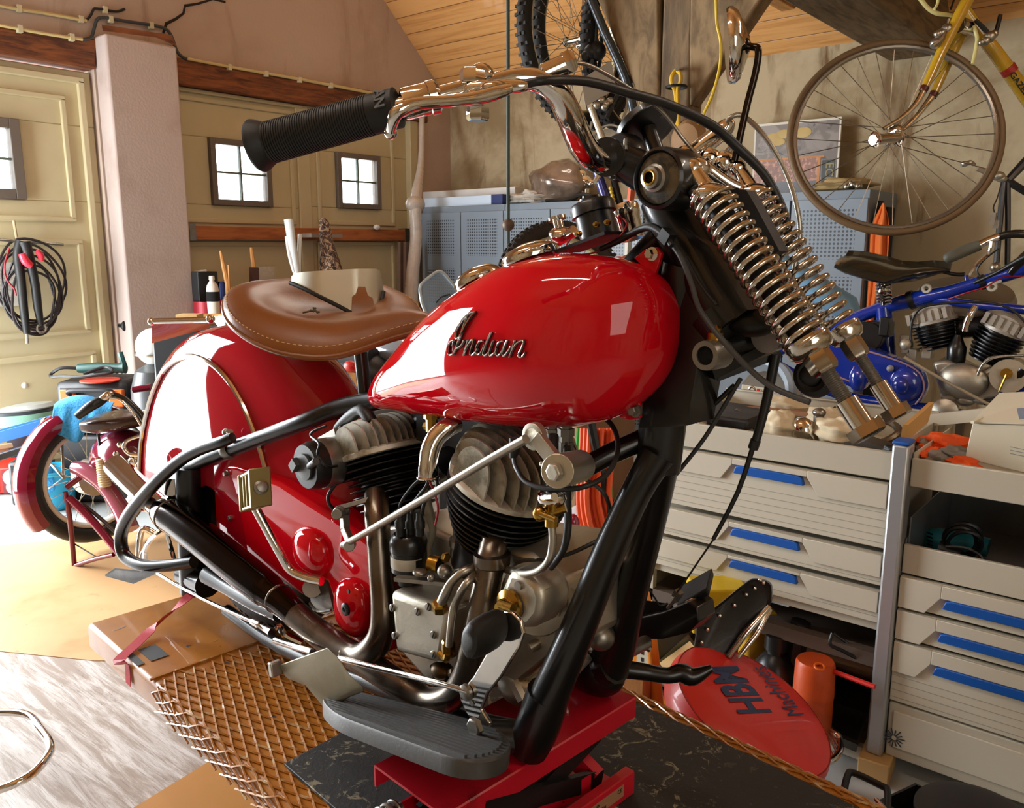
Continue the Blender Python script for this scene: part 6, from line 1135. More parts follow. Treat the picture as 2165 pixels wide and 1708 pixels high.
b = MB(); T(b, h2, [(1262, 360, 0, 20), (1275, 400, 0, 21), (1292, 450, 0, 24), (1298, 480, 0, 24)], 2, 10); obj('frame_tube', b, P('navy_bike_paint', '#1c2372', .3, 0, .5), B2); b = MB(); T(b, h2, [(1296, 370, 0, 15), (1305, 410, 0, 16), (1316, 450, 0, 20)], 2, 10); obj('fork_leg', b, BLACK_M, B2)
b = MB(); [b.ell(h2(1291+2*i, 398+8*i, .02), (.008, .008, .008)) for i in range(6)]; obj('yellow_decal', b, P('yellow_print', '#c9a83a', .5), B2)
# wheel standing behind the tank
C1 = thing('bicycle', 'bicycle with a knobbly front wheel standing behind the red tank', 'bicycle', fl(1165, 1000, 0)+V((0, 0, 0)))
wheel(C1, pd(1190, 615, 2.45), (RT*.35-FH*.9+UP*.25), .205, .022, P('brown_black_tyre', '#2e251e', .8, var=.3), RIMC, 'front_wheel', 70, 20)
b = MB(); c = pd(1190, 615, 2.45); b.tube([c, V((c.x+.1, c.y+.1, .5)), V((c.x+.2, c.y+.3, 0))], .014, 8); b.tube([V((c.x+.2, c.y+.3, .01)), V((c.x-.3, c.y+.5, .01))], .014, 8); obj('stand_frame', b, BLACK_M, C1)
# ---- yellow racing bicycle hung at the right
YB = P('mustard_paint', '#c39a24', .25, 0, .7, var=.06); TANT = P('tan_tyre', '#6e5638', .6, var=.15); ALR = P('grey_alloy_rim', '#a29a8e', .3, .85, var=.1)
R1 = thing('hanging_racing_bicycle', 'mustard yellow racing bicycle hanging front wheel down at the upper right', 'bicycle', pd(2050, 60, 2.7))
cw = pd(1889, 288, 2.72); nw = (-FW*.965+RT*-.2+UP*.12).normalized()
wheel(R1, cw, nw, .335, .0115, TANT, ALR, 'front_wheel', 0, 32, .011)
hubp = pd(1876, 294, 2.66); 
def yb(px, py, o=0): return pd(px, py, 2.7-o)
def yt(name, m, pts, k=4, n=10, par=R1): b = MB(); T(b, yb, pts, k, n); return obj(name, b, m, par)
b = MB(); b.cyl(yb(1845, 296, .07), yb(1902, 290, .02), .016, 16); [b.lathe(yb(x, 296-.1*(x-1845), .07-.001*(x-1845)), yb(1902, 290, .02)-yb(1845, 296, .07), [(.02, 0), (.026, .003), (.02, .006)], 20) for x in (1848, 1897)]; obj('hub_barrel', b, CHR, R1)
yt('fork_leg', CHR, [(1868, 272, .05, 8), (1905, 250, .05, 10), (1935, 222, .05, 13), (1954, 188, .05, 16)]); yt('fork_leg', YB, [(1954, 188, .05, 17), (1990, 110, .05, 22), (2022, 45, .05, 25), (2040, 10, .05, 26), (2075, -60, .05, 27)])
yt('fork_leg', CHR, [(1898, 285, -.05, 8), (1930, 255, -.05, 10), (1955, 225, -.05, 13), (1974, 200, -.05, 16)]); yt('fork_leg', YB, [(1974, 200, -.05, 17), (2005, 130, -.05, 20), (2030, 80, -.05, 22), (2050, 40, -.04, 23)])
b = MB(); [T(b, yb, [(x0, y0, o, 18), (x1, y1, o, 19)], 2, 10) for x0, y0, x1, y1, o in ((1951, 193, 1956, 184, .051), (1971, 205, 1976, 196, -.049))]; obj('fork_band', b, P('dark_red_band', '#4e1a14', .4), R1)
b = MB(); T(b, yb, [(2028, 52, .02, 34), (2048, 58, .0, 30)], 2, 16); T(b, yb, [(2010, 45, .0, 10), (2062, 70, -.02, 12)], 2, 8); obj('headset', b, CHR, R1)
yt('down_tube', YB, [(2042, 25, -.03, 24), (2080, 80, -.04, 27), (2110, 118, -.05, 29), (2165, 195, -.08, 31), (2230, 285, -.1, 33)], 3)
dn = (yb(2165, 195, -.08)-yb(2110, 118, -.05)).normalized(); upn = (UPV-dn*UPV.dot(dn)).normalized(); o0 = yb(2141, 139, -.043)
b = MB(); o0 = yb(2134, 158, -.035); b.text('GAZELLE', o0, dn, (FW*-1).cross(dn)*1, .03, .0006, bold=.0006); obj('frame_lettering', b, P('black_print', '#1b1612', .4), R1)
b = MB(); T(b, yb, [(2129, 142, -.058, 32), (2137, 154, -.062, 32)], 2, 12); obj('red_band', b, P('red_print', '#a5261c', .4), R1)
PYEL = P('pale_yellow_cable', '#d8cf8a', .4)
for pts in ([(1940, -10, 0, 9), (1960, 15, 0, 9), (1980, 28, 0, 9), (2010, 32, 0, 8), (2040, 38, 0, 8)], [(2058, 55, .02, 8), (2066, 80, .02, 8), (2062, 110, .02, 8), (2056, 135, .02, 7)], [(1975, 20, .05, 6), (1982, 8, .05, 6), (1984, -10, .05, 6)]): yt('brake_cable', PYEL, pts)
b = MB(); T(b, yb, [(2062, 42, .03, 9), (2078, 58, .03, 10), (2088, 68, .03, 9)], 2, 8); T(b, yb, [(2115, 32, .03, 9), (2108, 60, .03, 9), (2100, 78, .03, 7)], 2, 8); obj('shift_lever', b, BLACK_M, R1); b = MB(); [b.ell(yb(x, y, .03), r_) for x, y, r_ in ((2093, 78, .018), (2084, 87, .014), (2102, 72, .013), (2075, 90, .01))]; obj('shift_mount', b, CHR_B, R1)
b = MB(); [b.ell(yb(x, y, .05), r_) for x, y, r_ in ((1978, 92, .018), (1988, 85, .016), (1990, 70, .014), (2002, 62, .018), (1982, 72, .012))]; T(b, yb, [(1972, 98, .06, 10), (1990, 84, .06, 12), (2000, 62, .05, 12), (2020, 60, .05, 12)], 3, 8); T(b, yb, [(2000, 66, .05, 5), (2006, 40, .05, 5)], 2, 6); obj('brake_caliper', b, CHR_B, R1)
b = MB(); T(b, yb, [(2010, 20, .0, 4), (2024, -20, .0, 4)], 2, 6); obj('hanging_wire', b, BLACK_M, R1)
# ---- black bicycle frame at the right edge
BF = thing('hanging_bicycle_frame', 'black bicycle frame hanging on the back wall at the right edge', 'bicycle frame', pd(2125, 450, 3.3))
def bf(px, py, o=0): return pd(px, py, 3.3-o)
def bft(name, m, pts, k=2, n=8): b = MB(); T(b, bf, pts, k, n); return obj(name, b, m, BF)
BKF = P('black_frame_paint', '#23262a', .3, 0, .4)
bft('frame_tube', BKF, [(2130, 382, 0, 16), (2165, 345, 0, 20), (2220, 290, 0, 22)]); bft('frame_tube', BKF, [(2130, 382, 0, 16), (2180, 412, 0, 16), (2230, 440, 0, 16)]); bft('fork_leg', BKF, [(2122, 385, 0, 12), (2114, 470, 0, 12), (2106, 565, 0, 12)]); bft('fork_leg', BKF, [(2130, 385, 0, 12), (2131, 470, 0, 11), (2130, 560, 0, 11)]); bft('seat_post', ALU, [(2066, 356, .02, 11), (2095, 368, .02, 12), (2115, 380, .02, 12)])
b = MB(); [b.ell(bf(x, y, .03), (r_, r_, r_*.7)) for x, y, r_ in ((2040, 346, .016), (2050, 344, .014), (2110, 372, .026), (2118, 378, .02))]; T(b, bf, [(2032, 350, .03, 8), (2052, 342, .03, 8), (2060, 350, .03, 8)], 2, 6); obj('seat_clamp', b, ALU, BF); b = MB(); [b.box(bf(x, y, .05), (.02, .02, .03)) for x, y in ((2098, 468), (2106, 474), (2100, 458))]; b.ell(bf(2104, 565, .03), .02); obj('dynamo', b, CHR_B, BF); b = MB(); T(b, bf, [(2118, 385, .04, 3), (2108, 420, .04, 3), (2100, 440, .04, 3), (2108, 460, .04, 3)], 3, 5); obj('lamp_wire', b, BLACK_M, BF)
# ---- yellow rope and lead on the post
YR = P('yellow_rope', '#d0a414', .6, bump=.4, bs=300)
def pr2(px, py, o=.04): return plane(px, py, V((0, PY-o, 0)), V((0, 1, 0)))
b = MB(); T(b, pr2, [(1430, 148, .03, 9), (1421, 160, .04, 9), (1420, 175, .04, 9), (1427, 192, .04, 9), (1430, 215, .04, 9), (1432, 260, .04, 9), (1433, 310, .04, 8), (1441, 308, .04, 8), (1452, 295, .05, 7), (1462, 285, .05, 7)], 5, 8); T(b, pr2, [(1430, 148, .03, 9), (1438, 155, .04, 9), (1439, 172, .04, 9), (1433, 190, .04, 9), (1434, 240, .05, 9), (1435, 300, .05, 8)], 5, 8); RP = single('hanging_rope_loop', b, YR, 'yellow rope tied in a loop hanging on a hook of the timber post', 'rope')
b = MB(); b.torus(pr2(1430, 184, .04), UP, .034, .005, 20, 6); obj('black_tie', b, BLACK_M, RP); b = MB(); b.cyl(pr2(1430, 150, 0), pr2(1432, 145, .06), .006, 8); single('post_hook', b, STEEL, 'small hook on the timber post holding the yellow rope loop', 'hook')
b = MB(); T(b, pr2, [(1512, -60, .05, 7), (1514, 0, .05, 7), (1516, 50, .05, 7), (1524, 90, .05, 7), (1522, 140, .05, 7), (1508, 195, .05, 7), (1488, 240, .05, 6), (1466, 284, .05, 6), (1455, 302, .05, 6), (1446, 312, .05, 6)], 5, 8); single('hanging_extension_lead', b, P('yellow_lead', '#d2b02a', .45), 'thin yellow lead hanging down beside the right brace of the post', 'lead')
b = MB(); c = pr2(1462, 296, .02); b.lathe(c, V((0, -1, 0)), [(.06, 0), (.07, .02), (.05, .05), (.01, .06)], 24); single('wooden_disc', b, P('brown_wood_disc', '#8d6a44', .7), 'brown round wooden knob on the post behind the handlebar', 'knob')
# ================================================================ blue motorcycle behind the drawer units
BLM = P('cobalt_lacquer', '#14329c', .2, 0, 1, var=.06)
MY = 2.95
def bm(px, py, o=0.0): return by(px, py, MY-o)
BM = thing('motorcycle', 'blue stripped motorcycle with pale engine behind the drawer units', 'motorcycle', (bm(2000, 800).x, MY, 0))
def mtb(name, m, pts, k=4, n=12, par=None, **kw): b = MB(); T(b, bm, pts, k, n); return obj(name, b, m, par or BM, **kw)
mtb('frame_tube', BLM, [(1640, 745, 0, 22), (1720, 710, 0, 24), (1800, 676, 0, 26), (1860, 653, 0, 27), (1905, 640, 0, 33), (1950, 630, 0, 36), (2000, 618, 0, 27), (2060, 600, 0, 26), (2165, 570, 0, 30), (2260, 540, 0, 30)]); mtb('frame_tube', BLM, [(1970, 632, 0, 22), (2060, 645, 0, 20), (2165, 655, 0, 20), (2260, 665, 0, 20)]); mtb('seat_tube', BLM, [(1868, 650, 0, 34), (1874, 700, 0, 34), (1878, 750, 0, 34), (1880, 800, 0, 30)]); mtb('lower_tube', BLM, [(1640, 770, .1, 22), (1720, 812, .1, 22), (1790, 838, .1, 23), (1880, 855, .1, 24), (2000, 868, .1, 22), (2110, 900, .1, 22)]); mtb('down_tube', BLM, [(2230, 740, .05, 34), (2165, 820, .05, 32), (2110, 885, .05, 28)])
b = MB()
for x, y, w in ((1928, 634, 40), (2078, 596, 32)): T(b, bm, [(x-6, y+2, 0, w), (x+6, y-2, 0, w)], 2, 12)
obj('tape_band', b, BLACK_M, BM); mtb('red_wire', REDW, [(2005, 632, .03, 3), (2040, 620, .05, 3), (2085, 606, .05, 3), (2120, 586, .05, 3), (2165, 584, .05, 3)]); b = MB(); [b.torus(bm(x, y, .02), V((0, 1, 0)), .011, .005, 16, 6) for x, y in ((1959, 610), (2098, 606))]; b.bar(bm(2098, 600, .02), bm(2118, 594, .02), .008, .008); obj('frame_lug', b, P('bare_lug', '#c9c2ae', .4), BM)
DSL = P('dark_olive_leather', '#2a2a22', .24, 0, .3, var=.25, vs=4); b = MB(); rings = []
for t, yu, yl, w in ((0, 541, 545, .1), (.04, 541, 560, .15), (.15, 543, 575, .17), (.35, 553, 590, .17), (.5, 563, 598, .15), (.65, 566, 596, .12), (.8, 563, 586, .08), (.93, 565, 577, .04), (1, 570, 574, .015)):
    x = 1787+223*t; a = bm(x, yu); c = bm(x, yl); mid = (a+c)/2; h = (a.z-c.z)/2; rings.append([V((mid.x, mid.y+w*math.cos(q_), mid.z+h*math.sin(q_)-.02*abs(math.cos(q_))**2*(1 if t < .6 else 0)+.02*(math.cos(q_) > .2))) for q_ in [2*PI*k/24 for k in range(24)]])
b.loft(rings); obj('saddle', b, DSL, BM); mtb('saddle_bracket', BLACK_M, [(1990, 573, .0, 8), (2020, 580, 0, 8), (2040, 580, 0, 9)]); mtb('saddle_post', BLM, [(2042, 582, 0, 8), (2048, 606, 0, 12)])
b = MB(); b.coil(bm(1868, 600, .05), bm(1870, 642, .05), .02, .0055, 6, 6, 14); b.cyl(bm(1868, 596, .05), bm(1870, 645, .05), .012, 10); obj('saddle_spring', b, CHR, BM)
# engine of the blue motorcycle
def cyl2(x0, y0, x1, y1, hh, hb, nm, nfin):
    a, c = bm(x0, y0, .02), bm(x1, y1, .02); X = (c-a).normalized(); Z_ = V((X.z*-1, 0, X.x)); Z_ = Z_ if Z_.z > 0 else -Z_; w = (c-a).length; mid = (a+c)/2; dp = .075
    b = MB(); rr = []
    def rg(s, k): return [mid+X*(w/2*k*math.cos(t))+V((0, 1, 0))*(dp*k*math.sin(t))+Z_*s for t in [2*PI*i/28 for i in range(28)]]
    for i in range(nfin): s = -.01-hb*i/nfin; k = 1-.3*(i/nfin)**2; rr += [rg(s+.004, .8*k), rg(s+.003, k), rg(s, k), rg(s-.001, .8*k)]
    b.loft(rr); cy = obj('cylinder', b, FIN, BM); b = MB(); b.loft([rg(-.006, 1), rg(.004, 1), rg(.012, .9)])
    for j in range(8):
        l = dp*.9*(1-2*j/7); kk = math.sqrt(max(.1, 1-(l/dp)**2*.7)); pts = []
        for i in range(13): t = PI*i/12; pts.append((-w*.47*kk*math.cos(t), .006+hh*(.75+.25*kk)*math.sin(t)**.5))
        b.loft([[mid+X*d+Z_*s+V((0, -l+o, 0)) for d, s in pts] for o in (-.0025, .0025)])
    for j in range(6):
        d = w*(-.38+.15*j); b.box(mid+X*d+Z_*(hh*.45)-V((0, dp*.55, 0)), (.012, dp*.9, hh*.75), X, None, Z_)
    obj('cylinder_head', b, P('pale_alloy_head', '#b5aea2', .5, .4, var=.25, vs=20), cy, sharp=30)
cyl2(1925, 690, 2025, 668, .045, .09, 'rear', 8); cyl2(2075, 675, 2175, 718, .045, .11, 'front', 9)
b = MB(); b.prism([bm(x, y, .1) for x, y in ((1970, 765), (2000, 760), (2060, 790), (2110, 770), (2140, 765), (2160, 785), (2150, 820), (2110, 845), (2040, 850), (1990, 840), (1975, 800))], V((0, .16, 0))); EC = obj('crankcase', b, ALU, BM, bevel=.012); b = MB(); b.ell(bm(2035, 805, .1), (.075, .035, .055)); b.cyl(bm(2132, 795, .1), bm(2132, 795, .14), .05, 28); obj('timing_cover', b, ALU, EC); b = MB(); b.cyl(bm(2128, 790, .14), bm(2128, 790, .16), .016, 16); T(b, bm, [(2128, 792, .16, 5), (2118, 815, .16, 5), (2112, 828, .16, 4)], 2, 6); obj('brass_fitting', b, BRASS, EC)
b = MB(); b.lathe(bm(2020, 768, .06), UP, [(.024, 0), (.028, .01), (.028, .05), (.02, .065), (.01, .09)], 20); obj('distributor', b, BLACK, BM); mtb('intake_pipe', CHR, [(2062, 648, .08, 14), (2052, 665, .09, 15), (2044, 684, .09, 16), (2040, 700, .09, 16)]); mtb('manifold', BLACK_M, [(2025, 695, .0, 40), (2080, 690, .0, 44)], 2); mtb('oil_line', CHR_B, [(2062, 818, .12, 6), (2066, 795, .12, 6), (2080, 768, .12, 6), (2110, 754, .12, 6), (2165, 752, .12, 6)]); mtb('oil_line', CHR_B, [(2070, 780, .1, 6), (2090, 758, .1, 6), (2120, 752, .1, 5)])
mtb('linkage_rod', P('beige_rod', '#a89a82', .5, .3), [(1912, 755, .2, 7), (2010, 812, .2, 7), (2112, 866, .2, 7)], 2); b = MB(); [b.box(bm(x, y, .05), (.03, .04, .04)) for x, y in ((1918, 735), (1930, 750), (1962, 745), (1915, 720))]; b.ell(bm(1915, 728, .1), .018); obj('carburettor', b, P('pale_alloy', '#bdb5a4', .4, .5), BM, bevel=.004); mtb('spark_lead', CABLE, [(1928, 735, .1, 5), (1926, 700, .1, 5), (1932, 670, .1, 5), (1955, 648, .1, 5), (2020, 640, .08, 5), (2090, 640, .08, 5), (2140, 655, .08, 5), (2175, 690, .08, 5)])
mtb('ground_lever', BLACK, [(2165, 780, .12, 26), (2120, 840, .12, 22), (2080, 850, .12, 14)]); b = MB(); [b.ell(bm(x, y, .08), (.03, .02, .02)) for x, y in ((2010, 838), (2040, 846), (2075, 842))]; b.lathe(bm(2000, 868, .1), V((0, -1, 0)), [(.04, 0), (.04, .02), (.02, .03)], 20); obj('gearbox', b, ALU, BM)
OC2 = [(1700, 700), (1790, 722), (1860, 745), (1925, 770), (1950, 790), (1958, 820), (1945, 850), (1920, 860), (1885, 850), (1878, 822), (1862, 798), (1840, 800), (1820, 828), (1780, 812), (1740, 800), (1700, 790)]
b = MB(); b.prism([bm(x, y, .16) for x, y in OC2], V((0, .06, 0))); PC2 = obj('primary_cover', b, BLM, BM, bevel=.01); b = MB(); b.ell(bm(1915, 812, .16), (.05, .03, .055)); b.ell(bm(1905, 815, .18), (.028, .02, .03)); b.ell(bm(1815, 800, .15), (.03, .03, .045)); obj('cover_bulge', b, BLM, PC2); b = MB(); T(b, bm, [(1720, 710, .165, 4), (1860, 750, .165, 4), (1928, 776, .165, 4), (1950, 800, .165, 4), (1952, 830, .165, 4), (1935, 855, .165, 4)], 4, 6); T(b, bm, [(1745, 785, .165, 4), (1797, 806, .165, 4), (1806, 775, .165, 4)], 1, 6); obj('coach_line', b, P('rose_coach_line', '#a3808a', .4), PC2); b = MB(); b.ell(bm(1882, 779, .17), .011); obj('filler_plug', b, P('grey_plug', '#9a9a9c', .4), PC2)
b = MB(); b.cyl(bm(1832, 712, .12), bm(1850, 708, -.05), .05, 20); b.box(bm(1862, 695, .08), (.07, .06, .05)); b.box(bm(1872, 690, .1), (.03, .04, .06)); obj('generator', b, BLACK_M, BM, bevel=.004)
mtb('handlebar', BLACK, [(2104, 504, .45, 16), (2130, 496, .45, 17), (2165, 495, .44, 18), (2230, 505, .4, 18)]); mtb('grip', P('grey_rubber_grip', '#55584f', .5), [(2000, 548, .5, 20), (2010, 543, .5, 25), (2040, 530, .48, 25), (2072, 518, .47, 22)]); b = MB(); T(b, bm, [(2070, 518, .47, 17), (2090, 508, .46, 16), (2112, 500, .45, 18)], 3, 10); T(b, bm, [(2096, 510, .48, 7), (2090, 535, .48, 7), (2066, 558, .48, 6), (2050, 582, .48, 6)], 4, 8); obj('lever', b, CHR, BM); mtb('control_cable', BLACK_M, [(2112, 525, .4, 4), (2080, 550, .4, 4), (2066, 570, .4, 4), (2072, 585, .4, 4)], 4, 6); mtb('control_cable', BLACK_M, [(2060, 598, .06, 8), (2110, 575, .08, 9), (2165, 545, .1, 14), (2230, 520, .12, 16)]); mtb('fork_leg', BLACK, [(2135, 580, .05, 14), (2165, 545, .05, 22), (2230, 500, .05, 24)])
b = MB(); c = bm(2040, 630, -.12); b.lathe(c, V((.1, -.3, .9)), [(.13, -.03), (.15, 0), (.14, .02), (.02, .035)], 32); obj('air_filter', b, P('grey_brown_disc', '#6b6354', .5, var=.15), BM)
b = MB(); b.torus(V((bm(1770, 800).x-.45, MY, .33)), V((0, 1, 0)), .26, .06, 48, 12); obj('rear_wheel', b, RUB, BM); b = MB(); b.torus(V((bm(2165, 800).x+.75, MY, .33)), V((0, 1, 0)), .26, .06, 48, 12); obj('front_wheel', b, RUB, BM)
b = MB(); b.bar(V((bm(1770, 800).x-.45, MY, .33)), bm(1700, 810, .05), .04, .04); b.bar(V((bm(2165, 800).x+.75, MY, .33)), bm(2230, 500, .05), .05, .05); obj('frame_tube', b, BLM, BM)
# light-blue clear cover behind the far spring
b = MB(); b.tube([bm(1645, 560, -.3), bm(1790, 650, -.3), bm(1800, 690, -.3)], .05, 10); single('hanging_blue_cover', b, P('pale_blue_cover', '#7fb2d8', .4), 'pale blue plastic sheet behind the fork springs', 'sheet')
# ================================================================ drawer units
GRYC = P('warm_grey_drawer', '#b9b2a0', .5, var=.05, vs=3); GRYD = P('warm_grey_front', '#c3bcaa', .48, var=.05, vs=3); SHEET = P('galvanised_sheet', '#8f9499', .35, .7, var=.15); BHAN = P('blue_handle', '#1153a8', .4, var=.04); ALP = P('anodised_post', '#b4b6b8', .35, .6, var=.06)
CY = 1.95; CD = .42
def cb(px, py, o=0.0): return plane(px, py, V((0, CY-o, 0)), V((0, 1, 0)))
def zz(px, py): return cb(px, py).z
XL0 = cb(1402, 1000).x-.02; XL1 = cb(1884, 1000).x; XP1 = cb(1925, 1000).x; XR1 = XP1+.66
def tray(par, x0, x1, z0, z1, name='tray', deep=CD, zfloor=None):
    zf = z0+.01 if zfloor is None else zfloor
    b = MB(); b.bb((x0, CY, z0), (x1, CY+.012, z1)); obj('front_band', b, GRYC, par, bevel=.002)
    b = MB(); b.bb((x0, CY+.012, zf-.004), (x1, CY+deep, zf)); b.bb((x0, CY+.012, zf), (x0+.003, CY+deep, z1+.01)); b.bb((x1-.003, CY+.012, zf), (x1, CY+deep, z1+.01)); b.bb((x0, CY+deep-.003, zf), (x1, CY+deep, z1+.03)); b.bb((x0, CY+deep-.012, z1+.026), (x1, CY+deep, z1+.03)); return obj('tray_sheet', b, GRYD if zf > .7 else SHEET, par)
def drawer(par, x0, x1, z0, z1, h0, h1, hz, hh=.022):
    """front with a recessed grip and a blue handle strip between x=h0..h1 at height hz"""
    b = MB(); g = .003; zt_ = z1-g; zb_ = z0+g; zr = hz-.032
    b.bb((x0, CY-.004, zb_), (x1, CY+.012, zt_)); b.bb((x0, CY+.012, zb_), (x1, CY+CD, zt_-.01))
    # raised upper field either side of the grip recess
    for q in ([(x0+.001, zr), (h0-.035, zr), (h0-.005, hz+hh*.5), (h0-.005, zt_), (x0+.001, zt_)], [(h1+.035, zr), (x1-.001, zr), (x1-.001, zt_), (h1+.005, zt_), (h1+.005, hz+hh*.5)], [(h0-.005, hz+hh*.5), (h1+.005, hz+hh*.5), (h1+.005, zt_), (h0-.005, zt_)]): b.prism([(x, CY-.012, z) for x, z in q], (0, .009, 0))
    d = obj('drawer', b, GRYD, par, bevel=.0015)
    b = MB(); b.prism([(h0, CY-.016, hz-hh*.5), (h1, CY-.016, hz-hh*.5), (h1-.006, CY-.016, hz+hh*.35), (h1-.018, CY-.016, hz+hh*.5), (h0+.018, CY-.016, hz+hh*.5), (h0+.006, CY-.016, hz+hh*.35)], (0, .018, 0)); obj('handle', b, BHAN, d, bevel=.002)
    n = int((zr-zb_)/.018)
    for i in range(max(0, n)):
        b = MB(); z = zr-.012-.018*i
        if z > zb_+.006: b.bb((x0+.002, CY-.0048, z), (x1-.002, CY-.003, z+.0012)); obj('groove', b, P('groove_grey', '#9d9686', .6, var=0) if 'groove_grey' not in bpy.data.materials else bpy.data.materials['groove_grey'], d)
    return d
LU = thing('drawer_unit', 'left grey drawer unit with three blue-handled drawers, open tray of parts on top', 'drawer unit', ((XL0+XL1)/2, CY+CD/2, 0), 'grey drawer units')
zA, zB, zC, zD, zE = zz(1902, 959), zz(1889, 1021), zz(1869, 1162), zz(1861, 1240), zz(1852, 1318)
tray(LU, XL0, XL1, zB+.004, zA)
hx0, hx1 = cb(1555, 995).x, cb(1704, 1020).x
for (t, bt, hp) in ((zB, zC, (1630, 1002)), (zC-.008, zD, (1620, 1136)), (zD-.008, zE, (1618, 1205))): drawer(LU, XL0, XL1, bt, t, hx0, hx1, zz(*hp))
b = MB(); b.bb((XL0, CY+.01, zE-.02), (XL1, CY+CD, zE)); obj('bottom_rail', b, GRYC, LU)
for x in (XL0, XL0-.0): b = MB(); b.bb((XL0-.045, CY+.0, 0), (XL0, CY+.02, zE+.1)); b.bb((XL0-.045, CY+.02, 0), (XL0-.04, CY+CD, zE+.1)); obj('side_post', b, GRYC, LU); break
b = MB(); [b.bb((XL0-.03, CY-.0012, zE-.35+.022*i), (XL0-.022, CY+.0, zE-.338+.022*i)) for i in range(19)]; obj('post_slots', b, DARK, LU)
zs = zz(1860, 1385); b = MB(); b.bb((XL0-.03, CY+.0, zs-.035), (XL1, CY+.03, zs)); b.bb((XL0-.03, CY+.03, zs-.03), (XL1, CY+CD, zs-.018)); obj('lower_shelf', b, P('dark_shelf', '#5d5148', .5), LU)
b = MB(); b.bb((XL0-.02, CY-.0, .02), (XL1, CY+.02, .055)); obj('foot_rail', b, GRYC, LU)
m = Mat('red_brown_planks', '#7f5a40', .6); x, y, z = m.xyz(); n = m.noise(5, 5, .6, .5, stretch=(1, 8, 8)); m.mix(n.sstep(.4, .7), '#5a3c2a'); RBP = m.m
b = MB(); b.bb((XL0-.02, CY+.02, .028), (XL1, CY+CD+.3, .04)); struct('floor_board', b, RBP)
PB = thing('aluminium_post', 'aluminium post with blue cap between the two drawer units', 'post', ((XL1+XP1)/2, CY, .06))
b = MB(); zp = zz(1912, 938); b.bb((XL1+.002, CY-.022, .06), (XP1-.002, CY+.03, zp)); obj('profile', b, ALP, PB, bevel=.006); b = MB(); b.bb((XL1+.002, CY-.023, zp), (XP1-.002, CY+.031, zp+.008)); obj('cap', b, BHAN, PB, bevel=.003)
b = MB(); b.box(((XL1+XP1)/2+.005, CY+.0, .033), (.07, .1, .054), V((1, .1, 0))); single('wood_block', b, P('light_wood_block', '#c09a62', .6, var=.15), 'light wooden block under the aluminium post', 'block', bevel=.003)
RU = thing('drawer_unit', 'right grey drawer unit with two open trays over drawers and a locker door', 'drawer unit', ((XP1+XR1)/2, CY+CD/2, .06), 'grey drawer units')
z1, z2 = zz(1931, 969), zz(1922, 1028); z3, z4 = zz(1906, 1149), zz(1897, 1208); z5, z6, z7 = zz(1888, 1277), zz(1881, 1342), zz(1863, 1473); z8 = .06
tray(RU, XP1, XR1, z2, z1, zfloor=z2+.012); tray(RU, XP1, XR1, z4, z3, zfloor=z4+.008)
hx2 = cb(1992, 1290).x; hx3 = hx2+.19
for t, bt, hp in ((z4-.003, z5, (1996, 1270)), (z5-.003, z6, (1985, 1338)), (z6-.003, z7, (1975, 1408))): drawer(RU, XP1, XR1, bt, t, cb(*hp).x, cb(*hp).x+.2, cb(*hp).z-.004)
b = MB(); b.bb((XP1, CY-.0, z8), (XR1, CY+CD, z7-.004)); obj('base_cabinet', b, GRYC, RU, bevel=.003); b = MB(); b.bb((XP1+.012, CY-.006, z8+.028), (XR1-.01, CY+.002, z7-.022)); DR = obj('door', b, GRYD, RU, bevel=.002)
b = MB(); c = cb(1890, 1560, .007)
for k in range(14): a = 2*PI*k/14+.1; d = V((math.cos(a), 0, math.sin(a))); r1 = .02 if k % 2 else .024; b.bar(c+d*.006, c+d*r1, .0022, .0015, V((0, 1, 0)))
obj('sun_vent', b, P('vent_dark', '#2c3a44', .6), DR)
b = MB(); b.bb((XP1+.0, CY+CD-.02, z2), (XP1+.02, CY+CD, z1+.02)); b.bb((XP1+.004, CY+.02, z4), (XP1+.007, CY+CD, z3+.06)); obj('side_sheet', b, SHEET, RU); b = MB(); b.bb((XP1+.245, CY+.015, z4+.01), (XP1+.249, CY+CD-.01, z3+.05)); obj('divider', b, SHEET, RU)
# ---- contents of the top trays
TYZ = zA-.02
def tp(px, py, dy): return plane(px, py, V((0, CY+dy, 0)), V((0, 1, 0)))
def hl(px, py, dy, w, label):
    c = tp(px, py, dy); r = rad(w, c); t = thing('headlamp_shell', label, 'headlamp', V((c.x, c.y, TYZ)))
    b = MB(); b.lathe(c-UP*r*.9, V((-.15, -.5, .9)), [(r*1.0, 0), (r*1.02, r*.1), (r*.98, r*.5), (r*.8, r*1.1), (r*.45, r*1.6), (r*.05, r*1.75)], 32); obj('bowl', b, CHR, t); b = MB(); b.torus(c-UP*r*.88, V((-.15, -.5, .9)), r*1.02, r*.05, 32, 8); obj('rim', b, CHR, t)
hl(1706, 900, .1, 60, 'chrome headlamp shell in the open tray beside the crumpled paper'); hl(1478, 888, .06, 56, 'chrome headlamp shell at the left end of the tray behind the frame')
PAPC = P('cream_tissue', '#d6c7a8', .8, var=.12, vs=10, bump=.3, bs=30)
for i, (px, py, dy, rx, lab) in enumerate(((1645, 915, .08, .05, 'crumpled cream paper in the tray left of the headlamp'), (1770, 925, .1, .06, 'crumpled cream paper in the tray right of the headlamp'), (1745, 885, .22, .05, 'crumpled cream paper towards the back of the tray'), (1660, 862, .33, .06, 'white crumpled bag behind the wooden strip in the tray'))):
    c = tp(px, py, dy); lump('crumpled_paper', V((c.x, c.y, TYZ+.028)), (rx, rx*.8, .036), PAPC, lab, 'paper', .3, 5, 11+i, 30, 18)
